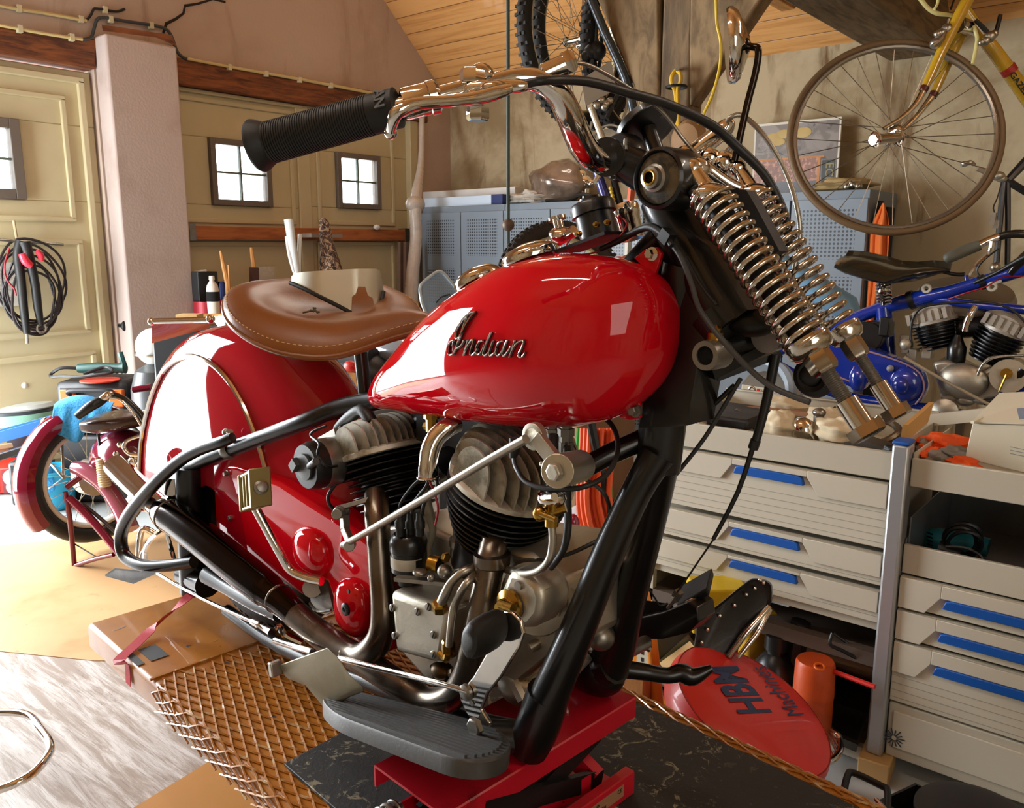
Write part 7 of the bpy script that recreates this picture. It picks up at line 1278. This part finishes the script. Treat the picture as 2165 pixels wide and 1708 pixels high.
b = MB(); c = tp(1830, 925, .2); T(b, lambda x, y, o: tp(x, y, .2+o), [(1790, 945, -.05, 16), (1860, 938, -.05, 18), (1900, 915, 0, 18), (1880, 893, .06, 14), (1820, 890, .09, 12), (1770, 910, .06, 12)], 5, 8); single('steel_ring', b, P('bronze_steel', '#6e6250', .35, .8, var=.2), 'open dull steel ring clamp in the tray beside the wooden board', 'ring')
b = MB(); T(b, lambda x, y, o: tp(x, y, .18), [(1856, 878, 0, 6), (1838, 900, 0, 7), (1818, 905, 0, 8), (1800, 925, 0, 8)], 3, 8); single('bent_lever', b, P('dull_lever', '#8e8878', .35, .8), 'small bent steel lever sticking up from the tray', 'lever')
b = MB(); b.cyl(tp(1765, 872, .25), tp(1800, 900, .22), .022, 16); single('black_cylinder', b, BLKP, 'short black cylinder lying at the back of the tray', 'cylinder'); b = MB(); c = tp(1732, 872, .15); b.cyl(V((c.x, c.y, TYZ)), c, .013, 12); b.ell(c, (.017, .017, .012)); single('bolt', b, STEEL, 'black bolt with a bright head standing behind the chrome headlamp', 'bolt')
b = MB(); b.prism([tp(x, y, .04) for x, y in ((1780, 938), (1830, 932), (1875, 948), (1868, 958), (1800, 948))], V((0, .06, 0))); single('rubber_gasket', b, P('dark_gasket', '#3f382c', .7), 'dark rubber gasket at the front of the tray', 'gasket'); lump('small_casting', V((tp(1885, 946, .04).x, CY+.05, TYZ+.012)), (.022, .02, .016), BLKP, 'small black casting at the right end of the left tray', 'casting', .3, 5, 4)
b = MB(); p0, p1 = tp(1445, 850, .3), tp(1730, 877, .24); b.bar(p0, p1, .02, .012); single('wooden_strip', b, P('red_wood_strip', '#96643e', .5, var=.15), 'reddish wooden strip lying lengthwise across the left tray', 'strip'); b = MB(); p0, p1 = tp(1560, 870, .2), tp(1600, 905, .14); b.cyl(p0, p1, .009, 10); b.ell(p0, .0095); single('screwdriver', b, P('grey_tool', '#4a4c50', .4), 'grey handled tool with a red end in the left tray', 'tool')
c = tp(1560, 905, .2); b = MB(); b.bb((XL0+.03, CY+.08, TYZ), (c.x+.08, CY+.3, TYZ+.03)); single('dark_tool_tray', b, BLKP, 'dark tool roll lying in the left end of the open tray', 'tool roll', bevel=.008)
# wooden board and sheet divider
b = MB(); b.prism([tp(1912, 938, .05), tp(1920, 898, .05), tp(1975, 850, .14), tp(1962, 893, .14)], RT*-.012); single('wooden_board', b, P('light_pine_board', '#c99c5c', .6, var=.1), 'light wooden board standing up at the right end of the left tray', 'board')
# orange gloves, cartons in the right tray
HV = P('hi_vis_orange', '#ee5a14', .7, var=.08, bump=.3, bs=90); GLG = P('grey_glove_leather', '#857d74', .6, var=.15)
gl_ = thing('work_gloves', 'pair of orange and grey work gloves in the right tray', 'gloves', V((tp(2000, 945, .15).x, CY+.15, z2+.014)))
def lumpb(c, r, amp, f, seed, fl_=-.9):
    b = MB(); rnd = random.Random(seed); ph = [rnd.uniform(0, 6.28) for _ in range(6)]
    def fn(x, y, z):
        s = 1+amp*(.4*math.sin(f*x+ph[0])*math.sin(f*y+ph[1])+.35*math.sin(f*1.7*z+ph[2]+2*x)+.3*math.sin(f*2.3*y+ph[3])*math.cos(f*2*x+ph[4])); return x*s, y*s, max(z*s, fl_)
    b.ell(c, r, 30, 18, fn=fn); return b
for px, py, dy, r, s, m_ in ((1995, 945, .2, (.055, .05, .03), 3, HV), (1970, 965, .1, (.03, .05, .02), 5, HV), (1985, 975, .07, (.035, .03, .022), 6, GLG), (2025, 965, .1, (.04, .045, .022), 7, GLG), (2035, 980, .05, (.035, .02, .014), 9, HV), (1965, 945, .2, (.025, .04, .02), 10, GLG)):
    c = tp(px, py, dy); obj('glove_piece', lumpb(V((c.x, c.y, max(c.z, z2+.03))), r, .45, 4, s), m_, gl_)
CRT = P('off_white_carton', '#cfc8b2', .6, var=.06); t_ = thing('carton', 'off-white carton with a half open lid in the right tray', 'carton', tp(2110, 985, .1))
f0, f1, f2, f3 = tp(2040, 970, .06), tp(2200, 1008, .06), tp(2215, 900, .06), tp(2056, 896, .06); b = MB(); b.hexa([f0, f1, f1+V((.0, .16, 0)), f0+V((0, .16, 0)), f3, f2, f2+V((0, .16, 0)), f3+V((0, .16, 0))]); obj('box', b, CRT, t_, bevel=.002)
b = MB(); b.prism([f3+V((0, -.004, .002)), f2+V((0, -.004, .002)), f2+V((0, .16, .05)), f3+V((0.02, .16, .045))], UP*.004); b.bar(tp(2056, 893, .05), tp(2128, 860, .16), .008, .006); obj('lid', b, CRT, t_)
b = MB(); [b.bar(tp(2136, 944+7*i, .0615)-V((0, .002, 0)), tp(2175, 952+7*i, .0615)-V((0, .002, 0)), .0006, .0016, V((0, 1, 0))) for i in range(3)]; b.prism([tp(2140, 893-3, .0)+V((0, .04, .02)), tp(2165, 888, .0)+V((0, .04, .02)), tp(2175, 899, .0)+V((0, .02, .012)), tp(2150, 902, .0)+V((0, .02, .012))], UP*.0005); obj('print', b, P('grey_blue_print', '#6b7280', .6), t_)
b = MB(); p0, p1 = tp(1965, 888, .38), tp(2120, 872, .34); b.bar(p0, p1, .03, .03); single('long_carton', b, CRT, 'long narrow cream carton at the back of the right tray', 'carton')
b = MB(); b.hexa([tp(1745, 855, .45), tp(1835, 872, .45), tp(1835, 872, .55), tp(1745, 855, .55), tp(1745, 848, .45), tp(1835, 864, .45), tp(1840, 864, .55), tp(1748, 848, .55)]); b_ = single('red_case', b, P('pinkish_red_case', '#d22a48', .4), 'flat red case behind the left tray', 'case')
b = MB(); b.bb((tp(1745, 850, .4).x, CY+.42, .5), (tp(1840, 850, .4).x, CY+.6, tp(1790, 868, .5).z)); single('steel_bin', b, SHEET, 'steel bin behind the left tray under the red case', 'bin')
# ---- teal drill and cable in the lower right tray
TEAL = P('teal_tool', '#2b8d9c', .4, var=.08); zt2 = z4+.012
DL = thing('power_drill', 'teal power drill wrapped in its black cable in the lower tray', 'drill', V((tp(2040, 1150, .18).x, CY+.18, zt2)))
def dq(px, py, dy): return tp(px, py, dy)
b = MB(); T(b, lambda x, y, o: tp(x, y, .2+o), [(1955, 1145, 0, 50), (1985, 1142, 0, 52), (2030, 1148, 0, 44), (2065, 1152, 0, 42), (2090, 1158, 0, 40)], 3, 14); obj('body', b, TEAL, DL); b = MB(); [b.bar(tp(1960, 1125+8*i, .16), tp(1972, 1130+8*i, .16), .003, .003) for i in range(5)]; obj('vent', b, DARK, DL)
b = MB()
for i, (cx, cy, rx, ry) in enumerate(((2035, 1138, 40, 32), (2030, 1145, 34, 30), (2040, 1150, 36, 26))): b.tube([tp(cx+rx*math.cos(t), cy+ry*math.sin(t), .12-.01*i+.03*math.sin(t)) for t in [2*PI*k/30 for k in range(30)]], .0045, 6, True)
T(b, lambda x, y, o: tp(x, y, .1), [(2000, 1155, 0, 7), (2040, 1158, 0, 7), (2070, 1172, 0, 7), (2082, 1190, 0, 6)], 4, 6); obj('cable', b, CABLE, DL)
b = MB(); T(b, lambda x, y, o: tp(x, y, .12), [(1985, 1160, 0, 38), (2010, 1168, 0, 36), (2030, 1175, 0, 30)], 3, 10); obj('handle', b, BLKP, DL)
b = MB(); b.bb((XP1+.27, CY+.2, zt2), (XP1+.36, CY+.36, zt2+.09)); single('blue_box', b, P('dark_blue_box', '#1a2c6a', .5), 'dark blue box behind the divider in the lower right tray', 'box', bevel=.003)
b = MB(); b.bb((tp(1900, 1050, .3).x, CY+.1, z3+.005), (tp(1930, 1050, .3).x-.03, CY+.3, z3+.05)); 
# ---- machine box behind the left tray
HM = thing('battery_charger', 'cream battery charger with grey handle frame behind the left tray', 'charger', V((tp(1600, 850, .5).x, CY+.5, tp(1600, 862, .5).z)))
def hm(px, py, o=.5): return tp(px, py, o)
f0, f1 = hm(1562, 858), hm(1652, 866); f3, f2 = hm(1568, 812), hm(1660, 826); b = MB(); bk_ = V((0, .14, 0)); b.hexa([f0, f1, f1+bk_, f0+bk_, f3, f2, f2+bk_, f3+bk_]); HX = obj('body', b, P('cream_case', '#cfc5ae', .4, var=.04), HM, bevel=.003); b = MB(); g0, g1 = hm(1575, 795), hm(1655, 800); b.hexa([f3, f2, f2+bk_, f3+bk_, g0+V((0, .03, 0)), g1+V((0, .03, 0)), g1+bk_, g0+bk_]); obj('vent_top', b, P('grey_vent', '#77746c', .5), HM)
b = MB(); T(b, hm, [(1650, 870, .48, 22), (1668, 850, .48, 24), (1672, 815, .48, 26), (1662, 790, .5, 26), (1645, 775, .52, 22), (1610, 765, .54, 18), (1560, 768, .54, 18)], 4, 8); obj('handle_frame', b, P('blue_grey_frame', '#8a97a4', .4), HM)
def onf(u, v, o=.0012): return f0.lerp(f1, u).lerp(f3.lerp(f2, u), v)-V((0, o, 0))
X_ = (f1-f0).normalized(); sz = (f3-f0).length; b = MB(); b.text('HBM', onf(.46, .75), X_, UP, sz*.2, .0002); obj('maker_lettering', b, P('dark_print', '#3a3434', .5), HX); b = MB(); b.text('12.0', onf(.42, .42), X_, UP, sz*.34, .0003, bold=.0006); b.prism([onf(.37, .68), onf(.43, .68), onf(.43, .9), onf(.37, .9)], V((0, .0006, 0))); obj('red_print', b, REDP, HX); b = MB(); [b.prism([onf(.78, v), onf(.98, v), onf(.98, v+.16), onf(.78, v+.16)], V((0, -.004, 0))) for v in (.36, .62, .1)]; obj('red_button', b, REDP, HX); b = MB(); b.prism([onf(.05, .35), onf(.34, .35), onf(.34, .62), onf(.05, .62)], V((0, .0006, 0))); obj('window_print', b, P('grey_print2', '#a9a096', .4), HX)
b = MB(); b.torus(hm(1590, 824, .44), V((0, 1, 0)), .009, .0035, 20, 8); b.bar(hm(1590, 832, .44), hm(1583, 858, .44), .009, .006); single('spanner', b, CHR_B, 'ring spanner leaning on the cream charger', 'spanner')
c = hm(1480, 790, .6); b = MB(); b.ell(c, (.06, .06, .03)); b.cyl(V((c.x, c.y, .6)), c, .05, 18); single('blue_lamp', b, P('azure_plastic', '#2a8fe0', .35), 'bright blue domed lamp behind the frame left of the charger', 'lamp'); b = MB(); b.bb((XL0-.1, CY+.5, 0), (XL0+.62, CY+.9, .62)); single('side_bench', b, SHEET, 'steel bench behind the left drawer unit carrying the charger', 'bench')
# ================================================================ low things before the drawer units
STR = Mat('red_vinyl', '#d22a20', .4, 0, .2); n = STR.noise(14, 4, .7); STR.mix(n.sstep(.7, .74), '#6a1a14'); n = STR.noise(4, 3); STR.mix(n.sstep(.5, .75), '#b8241c'); STR = STR.m
nS = (RT*.39+UPV*.845-FW*.365).normalized(); cS = pd(1598, 1486, 1.74); rS = .183
ST = thing('workshop_stool', 'red round stool seat printed HBM Machines lying tilted beside the lift', 'stool', V((cS.x, cS.y, .1)))
b = MB(); b.lathe(cS, nS, [(rS*.8, -.085), (rS*.95, -.075), (rS, -.055), (rS, -.03), (rS*.965, -.012), (rS*.85, -.002), (rS*.5, .004), (.001, .006)], 56); SE = obj('seat', b, STR, ST)
b = MB(); u_, w_2 = frame_of(nS); b.tube([cS+nS*-.0105+(u_*math.cos(t)+w_2*math.sin(t))*rS*.955 for t in [2*PI*k/60 for k in range(60)]], .0012, 5, True); obj('seam', b, P('dark_red_seam', '#8a1a14', .6), SE)
tX = plane(1534, 1405, cS, nS)-plane(1606, 1512, cS, nS); tX.normalize(); tY = nS.cross(tX).normalized()
def print_on(b, s, p0, p1, up, bold):
    t_b = MB(); t_b.text(s, V((0, 0, 0)), V((1, 0, 0)), V((0, 1, 0)), 1, 0, bold=bold); w = max(v.x for v in t_b.v); h = max(v.y for v in t_b.v if v.x < .4)
    b.add([plane(p0[0]+(p1[0]-p0[0])*v.x/w+up[0]*v.y/h, p0[1]+(p1[1]-p0[1])*v.x/w+up[1]*v.y/h, cS+nS*.0064, nS) for v in t_b.v], t_b.f)
b = MB(); print_on(b, 'HBM', (1632, 1508), (1556, 1408), (-68, 2), .03); print_on(b, 'Machines', (1702, 1512), (1616, 1408), (-33, 2), .0); obj('printed_lettering', b, P('navy_print2', '#22345e', .5), SE)
b = MB(); b.cyl(cS-nS*.085, cS-nS*.2, .03, 16); obj('column', b, BLACK_M, ST)
b = MB(); q = [fl(1690, 1585, .08), fl(1740, 1612, .08), fl(1772, 1595, .08), fl(1776, 1565, .09), fl(1760, 1545, .1), fl(1700, 1500, .1)]; b.tube(cr(q, 6), .008, 12)
for t in (.25, .45, .65, .85): i = int(t*20); Q = cr(q, 6); b.tube([V(Q[6+i//2]), V(Q[-1-i//3])], .004, 8)
single('chrome_rack', b, CHR, 'chrome luggage rack poking out under the red stool seat', 'rack')
b = MB(); b.bar(fl(1560, 1590, .05), fl(1720, 1620, .05), .03, .02); single('black_strap', b, BLKP, 'black bar under the lower edge of the red stool seat', 'bar')
# studded black bag / seat pad
BG = thing('studded_seat', 'black studded leather seat pad propped up behind the red stool', 'seat pad', pd(1530, 1400, 1.88))
OB = [(1472, 1395), (1470, 1345), (1480, 1310), (1530, 1268), (1580, 1228), (1600, 1222), (1625, 1228), (1634, 1245), (1628, 1280), (1590, 1320), (1560, 1350), (1545, 1395)]
b = MB(); O3 = cr(OB, 4, True); rings = []
for k, o in ((.86, .0), (.97, -.006), (1, .02), (1, .05), (.96, .07)):
    cx, cy = 1548, 1310; rings.append([pd(cx+(x-cx)*k, cy+(y-cy)*k, 1.86+o) for x, y in O3])
b.loft(rings); obj('pad', b, P('black_leather', '#1b1817', .35, 0, .2, var=.25, bump=.2, bs=90), BG)
for x, y in ((1614, 1232), (1596, 1244), (1578, 1257), (1553, 1280), (1522, 1302), (1496, 1331), (1484, 1358), (1483, 1379), (1607, 1226)):
    b = MB(); b.ell(pd(x, y, 1.855), .0048, 12, 8); obj('stud', b, CHR, BG)
b = MB(); b.tube([pd(1540, 1388, 1.85), pd(1580, 1335, 1.84), pd(1626, 1282, 1.86)], .007, 10); b.tube([pd(1560, 1390, 1.84), pd(1600, 1340, 1.84), pd(1628, 1288, 1.86)], .006, 10); single('chrome_rail', b, CHR, 'pair of chrome rails along the studded seat pad', 'rail')
# bottles and cans
def cyl_on(px, d, zb0, prof, n=28): c = pd(px, 1400, d); b = MB(); b.lathe((c.x, c.y, zb0), UP, prof, n); return b, c
c = pd(1640, 1385, 2.15); zb0 = .045
b = MB(); b.lathe((c.x, c.y, zb0), UP, [(.05, 0), (.057, .01), (.057, .13), (.035, .165), (.024, .175), (.024, .185), (.03, .186), (.03, .225), (.026, .228)], 28); OB_ = single('oil_bottle', b, P('black_oil_bottle', '#16181a', .35), 'black oil bottle with screw cap behind the red stool', 'bottle')
b = MB(); b.tube(cr([V((c.x, c.y, zb0+.12))+RT*.045, V((c.x, c.y, zb0+.17))+RT*.05, V((c.x, c.y, zb0+.23))+RT*.055, V((c.x, c.y, zb0+.26))+RT*.06], 4), [.026]*13, 8); obj('carry_handle', b, BLKP, OB_)
c = pd(1722, 1430, 2.02); zt_ = pd(1722, 1390, 2.02).z; b = MB(); b.lathe((c.x, c.y, .045), UP, [(.044, 0), (.047, .004), (.047, zt_*.6-.03), (.048, zt_*.6-.028), (.048, zt_*.6-.02), (.046, zt_-.055), (.042, zt_-.047)], 30); OCN = single('orange_canister', b, P('orange_dirty_plastic', '#d2521c', .45, var=.25, vs=12), 'orange plastic canister with a round hole behind the red stool', 'canister')
b = MB(); p = V((c.x-.01, c.y-.056, zt_-.01)); p = V((c.x, c.y, zt_+.0)); b.torus(V((c.x+.02, c.y-.03, zt_)), (UP-FH*.3), .011, .003, 20, 8); obj('spout_ring', b, ORP, OCN); b = MB(); b.lathe(V((c.x+.02, c.y-.03, zt_-.004)), (UP-FH*.3), [(.01, 0), (.001, 0.001)], 16); obj('hole', b, DARK, OCN)
c = pd(1606, 1340, 2.25); b = MB(); b.box((c.x, c.y, .165), (.1, .07, .245), RT); YJ = single('yellow_jerrycan', b, P('yellow_dirty_plastic', '#c9981c', .45, var=.2), 'yellow plastic jerrycan behind the studded seat pad', 'jerrycan', bevel=.015)
c = pd(1515, 1262, 2.15); b = MB(); b.box((c.x, c.y, c.z-.02), (.14, .1, .12), RT); single('yellow_box', b, P('yellow_bright_box', '#e6c41a', .4), 'yellow box on the low shelf left of the studded seat pad', 'box', bevel=.006)
b = MB(); q = [fl(1770, 1440, .05), fl(1850, 1470, .05), fl(1810, 1590, .05), fl(1740, 1560, .05)]; b.loft([[p for p in q], [p+UP*.03 for p in [(q[0]+(q[0]-q[2])*.05), (q[1]+(q[1]-q[3])*.05), (q[2]+(q[2]-q[0])*.05), (q[3]+(q[3]-q[1])*.05)]], [p+UP*.031 for p in q], [p+UP*.004 for p in q]], True, True); single('drip_tray', b, P('dull_tray_steel', '#5c554c', .35, .8, var=.3), 'dull steel drip tray on the floor left of the aluminium post', 'tray')
b = MB(); b.tube([pd(1765, 1420, 1.98), pd(1850, 1452, 1.9)], .006, 8); single('red_bar', b, REDP, 'thin red bar behind the drip tray', 'bar')
b = MB(); T(b, lambda x, y, o: pd(x, y, 2.0), [(1760, 1338, 0, 7), (1755, 1362, 0, 8), (1780, 1375, 0, 8), (1838, 1405, 0, 9)], 3, 8); T(b, lambda x, y, o: pd(x, y, 2.02), [(1764, 1340, 0, 7), (1795, 1362, 0, 6), (1842, 1395, 0, 6)], 2, 8); single('metal_stand', b, BLACK_M, 'small bent black metal stand on the boards below the left drawers', 'stand')
b = MB(); b.box(tp(1655, 1262, .12)+V((0, 0, -.005)), (.05, .04, .02)); single('paper_scrap', b, WHITE, 'white paper scrap on the low shelf beside the studded seat pad', 'paper')
# low shelf items left: glass sheet and boards
b = MB(); b.prism([pd(1395, 1395, 2.05), pd(1455, 1340, 2.05), pd(1475, 1368, 2.05), pd(1440, 1395, 2.05)], UP*-.01); single('glass_strip', b, P('greenish_glass', '#5d6a58', .15, 0, .8), 'greenish glass strip leaning under the drawer unit', 'glass')
for pts, lab in (([(1405, 1392), (1470, 1345)], 'pale wooden batten under the glass strip'),): b = MB(); b.bar(pd(*pts[0], 2.02)-UP*.03, pd(*pts[1], 2.02)-UP*.03, .04, .02); single('wooden_batten', b, P('pale_batten', '#c0a06a', .6), lab, 'batten')
m = Mat('speckled_shelf', '#8d8573', .6); n = m.noise(60, 3); m.mix(n.sstep(.6, .64), '#d8b52c'); n = m.noise(45, 3, .5); m.mix(n.sstep(.62, .66), '#3a3026'); SPK = m.m
b = MB(); b.prism([tp(1415, 1270, .05), tp(1560, 1250, .05), tp(1520, 1190, .4), tp(1418, 1185, .4)], UP*-.01); single('parts_bin', b, SPK, 'speckled tray of small yellow parts under the left drawers', 'tray')
# orange engine stand leg
b = MB(); T(b, lambda x, y, o: pd(x, y, 1.95+o), [(1330, 1150, .3, 22), (1352, 1215, .1, 24), (1368, 1290, 0, 26), (1380, 1380, 0, 26), (1390, 1490, 0, 27)], 3, 10); b.bar(fl(1395, 1500, .02), fl(1300, 1300, .02), .04, .03); OS = single('orange_stand', b, P('orange_stand_paint', '#e08a24', .4), 'orange tubular stand leg on the far side of the red motorcycle', 'stand')
b = MB(); b.box(pd(1350, 1452, 1.95), (.05, .05, .08)); b.box(pd(1320, 1320, 2.1), (.1, .05, .02)); single('wood_offcut', b, PINE, 'wooden offcut beside the orange stand leg', 'offcut')
# bottom-right crate and round lid
c = fl(1905, 1700, .0); b = MB(); XX = V((1, -.15, 0)).normalized(); t0 = .17
b.tube(cr([fl(1783, 1680, .19), fl(1792, 1640, .2), fl(1805, 1634, .2), fl(1865, 1662, .2), fl(1876, 1672, .2), fl(1876, 1720, .19)], 5), .007, 10)
CRT2 = thing('black_crate', 'black crate with a steel carrying handle below the locker door', 'crate', V((c.x, c.y, 0))); obj('handle', b, BLACK_M, CRT2)
b = MB(); q = [fl(1860, 1690, .15), fl(1935, 1655, .15), fl(2080, 1720, .15), fl(1990, 1790, .15)]; b.loft([[V((p.x, p.y, 0)) for p in q], q, [p.lerp((q[0]+q[2])/2, .08) for p in q], [V((p.x, p.y, .02)).lerp(V(((q[0]+q[2])/2).to_tuple()[:2]+(.02,)), .08) for p in q]]); obj('shell', b, BLKP, CRT2)
b = MB(); p = fl(2060, 1735, .19); b.lathe((p.x, p.y, 0), UP, [(.09, 0), (.1, .19), (.104, .19), (.104, .2), (.09, .203), (.02, .204)], 36); single('round_pot', b, P('dark_brown_pot', '#1d1716', .35, var=.2), 'dark round pot at the bottom right beside the black crate', 'pot')
b = MB(); b.box(fl(1975, 1712, .17), (.03, .02, .05), XX); single('red_clip', b, P('red_clip_plastic', '#c8242c', .4), 'red clip between the black crate and the round pot', 'clip')
b = MB(); T(b, lambda x, y, o: fl(x, y, .2), [(1852, 1690, 0, 10), (1865, 1705, 0, 12), (1885, 1730, 0, 12)], 3, 8); single('copper_pipe', b, P('copper_metal', '#b58a78', .25, .9), 'short copper pipe end beside the black crate handle', 'pipe')
# ---- hoses hanging beyond the engine
HOR = P('orange_hose_rubber', '#d8501e', .4, var=.08); HGR = P('green_hose_rubber', '#2fae3a', .35, var=.06)
HS = thing('hanging_orange_hose', 'coiled orange air hose hanging beyond the front cylinder', 'hose', pd(1262, 1130, 2.6))
for i in range(9):
    b = MB(); o = .02*(i % 3); x = 1226+8*i; T(b, lambda x_, y_, q_: pd(x_, y_, 2.6-q_), [(x+6, 905, o, 13), (x+2, 980, o, 13), (x-2, 1050, o, 13), (x+2+i, 1100, o, 13), (x+16, 1130+4*(i % 3), o, 12)], 4, 8); obj('hose_loop', b, HOR, HS)
GS = thing('hanging_green_hose', 'green hose hanging behind the orange hose', 'hose', pd(1255, 1060, 2.8))
for i, pts in enumerate(([(1226, 905, 0, 14), (1222, 960, 0, 14), (1218, 1020, 0, 14), (1232, 1050, 0, 12)], [(1240, 905, 0, 13), (1236, 960, 0, 13)], [(1294, 960, 0, 11), (1290, 1010, 0, 11), (1292, 1060, 0, 11)], [(1225, 1030, 0, 12), (1250, 1045, 0, 12), (1290, 1030, 0, 12)])): b = MB(); T(b, lambda x_, y_, q_: pd(x_, y_, 2.8), pts, 3, 8); obj('hose_loop', b, HGR, GS)
b = MB(); b.prism([pd(1185, 1150, 2.3), pd(1245, 1120, 2.3), pd(1262, 1215, 2.3), pd(1175, 1215, 2.3)], FW*.004); LP = single('number_plate', b, P('black_plate', '#15181c', .4), 'black number plate standing beyond the front cylinder', 'number plate')
b = MB(); X_ = (pd(1240, 1196, 2.3)-pd(1205, 1202, 2.3)).normalized(); b.text('11', pd(1211, 1206, 2.292), X_, UPV, .062, .0006, bold=.001); b.text('F', pd(1196, 1168, 2.292), X_, UPV, .05, .0006, bold=.001); obj('plate_characters', b, WHITE, LP)
b = MB(); b.ell(pd(1212, 1110, 2.5), (.02, .02, .035)); single('raspberry_lamp', b, P('raspberry_lens', '#8e1236', .2, 0, .6), 'dark red lens beyond the front cylinder beside the hoses', 'lens')
lump('white_sack', fl(1262, 1195, .22), (.2, .2, .2), P('white_sackcloth', '#d6d2d6', .8, var=.06), 'white sack on the floor below the orange hose', 'sack', .2, 3, 5)
b = MB(); b.bb((-2.35, 3.0, 0), (-2.1, 3.5, .45)); single('brown_carton', b, P('brown_carton_board', '#a98260', .8), 'brown carton on the floor beyond the red motorcycle frame', 'carton')
# ================================================================ dark motorcycle and windscreen behind the saddle
DM = thing('motorcycle', 'dark motorcycle with chrome engine covers half hidden behind the tan saddle', 'motorcycle', fl(740, 990, 0))
def dm(px, py, o=0): return pd(px, py, 2.75-o)
b = MB()
for x, y, r_ in ((690, 800, .045), (735, 812, .045), (700, 838, .042), (755, 845, .04)): b.lathe(dm(x, y), (UP*.8-FH*.6), [(r_*1.1, -.05), (r_*1.15, 0), (r_, .012), (r_*.4, .016), (.001, .017)], 26)
b.ell(dm(705, 815, -.05), (.1, .08, .06)); obj('engine_cover', b, CHR, DM)
b = MB(); b.ell(dm(850, 742, -.2), (.16, .1, .06)); obj('fuel_tank', b, P('silver_paint', '#9aa2aa', .15, .3, 1), DM); b = MB(); b.tube([dm(650, 770, -.2), dm(720, 760, -.15), dm(790, 765, -.1)], .05, 12); b.tube([dm(730, 775, -.1), dm(770, 830, -.1), dm(800, 860, -.1)], .04, 10); b.ell(dm(740, 785, -.2), (.2, .1, .09)); b.ell(dm(800, 800, -.3), (.3, .1, .16)); obj('body', b, BLKP, DM)
b = MB(); b.ell(dm(742, 775, .1), (.03, .02, .02)); obj('red_emblem', b, REDP, DM); b = MB(); T(b, dm, [(655, 750, .1, 12), (665, 790, .1, 12), (672, 840, .1, 12)], 3, 8); obj('lever', b, CHR_B, DM)
b = MB(); 
for x in (-.35, .5): p = fl(740, 990, 0)+RT*x; b.torus(V((p.x, p.y, .31)), (FH*.8+RT*.5), .25, .06, 40, 10)
obj('wheel', b, RUB, DM); b = MB(); p = fl(740, 990, 0); b.bar(p+RT*-.35+UP*.31, p+RT*.5+UP*.31, .12, .16); obj('lower_frame', b, BLKP, DM)
WSM = P('clear_screen', '#9fb0bd', .08, var=.1); _b = WSM.node_tree.nodes['Principled BSDF']; _b.inputs['Alpha'].default_value = .42
OW = [(888, 612), (893, 598), (915, 580), (926, 574), (938, 578), (960, 604), (975, 625), (985, 650), (960, 690), (915, 700), (902, 665), (892, 640)]
O4 = cr(OW, 3, True); b = MB(); b.prism([pd(x, y, 2.9+.0012*(x-930)) for x, y in O4], FW*.004); WS = single('windscreen', b, WSM, 'clear rounded motorcycle windscreen with a faint crest behind the tan saddle', 'windscreen')
b = MB(); b.tube([pd(x, y, 2.898+.0012*(x-930)) for x, y in O4], .0055, 6, True); obj('edge', b, P('pale_screen_edge', '#c3d4de', .2), WS)
def wsq(x, y): return pd(x, y, 2.892+.0012*(x-930))
b = MB(); [b.tube([wsq(*p) for p in pts], .003, 5) for pts in ([(922, 640), (932, 628), (950, 622), (955, 628), (938, 640), (924, 648)], [(915, 658), (958, 628), (972, 632), (968, 645), (925, 668), (915, 658)], [(928, 655), (932, 662)], [(940, 647), (945, 655)], [(952, 640), (957, 648)], [(935, 670), (945, 676), (955, 655)])]; obj('crest', b, P('faint_dark_print', '#39424a', .5), WS)
b = MB(); b.tube([pd(930, 690, 2.9), V((pd(930, 690, 2.9).x, pd(930, 690, 2.9).y, 0))], .015, 8); obj('mount', b, BLACK_M, WS)
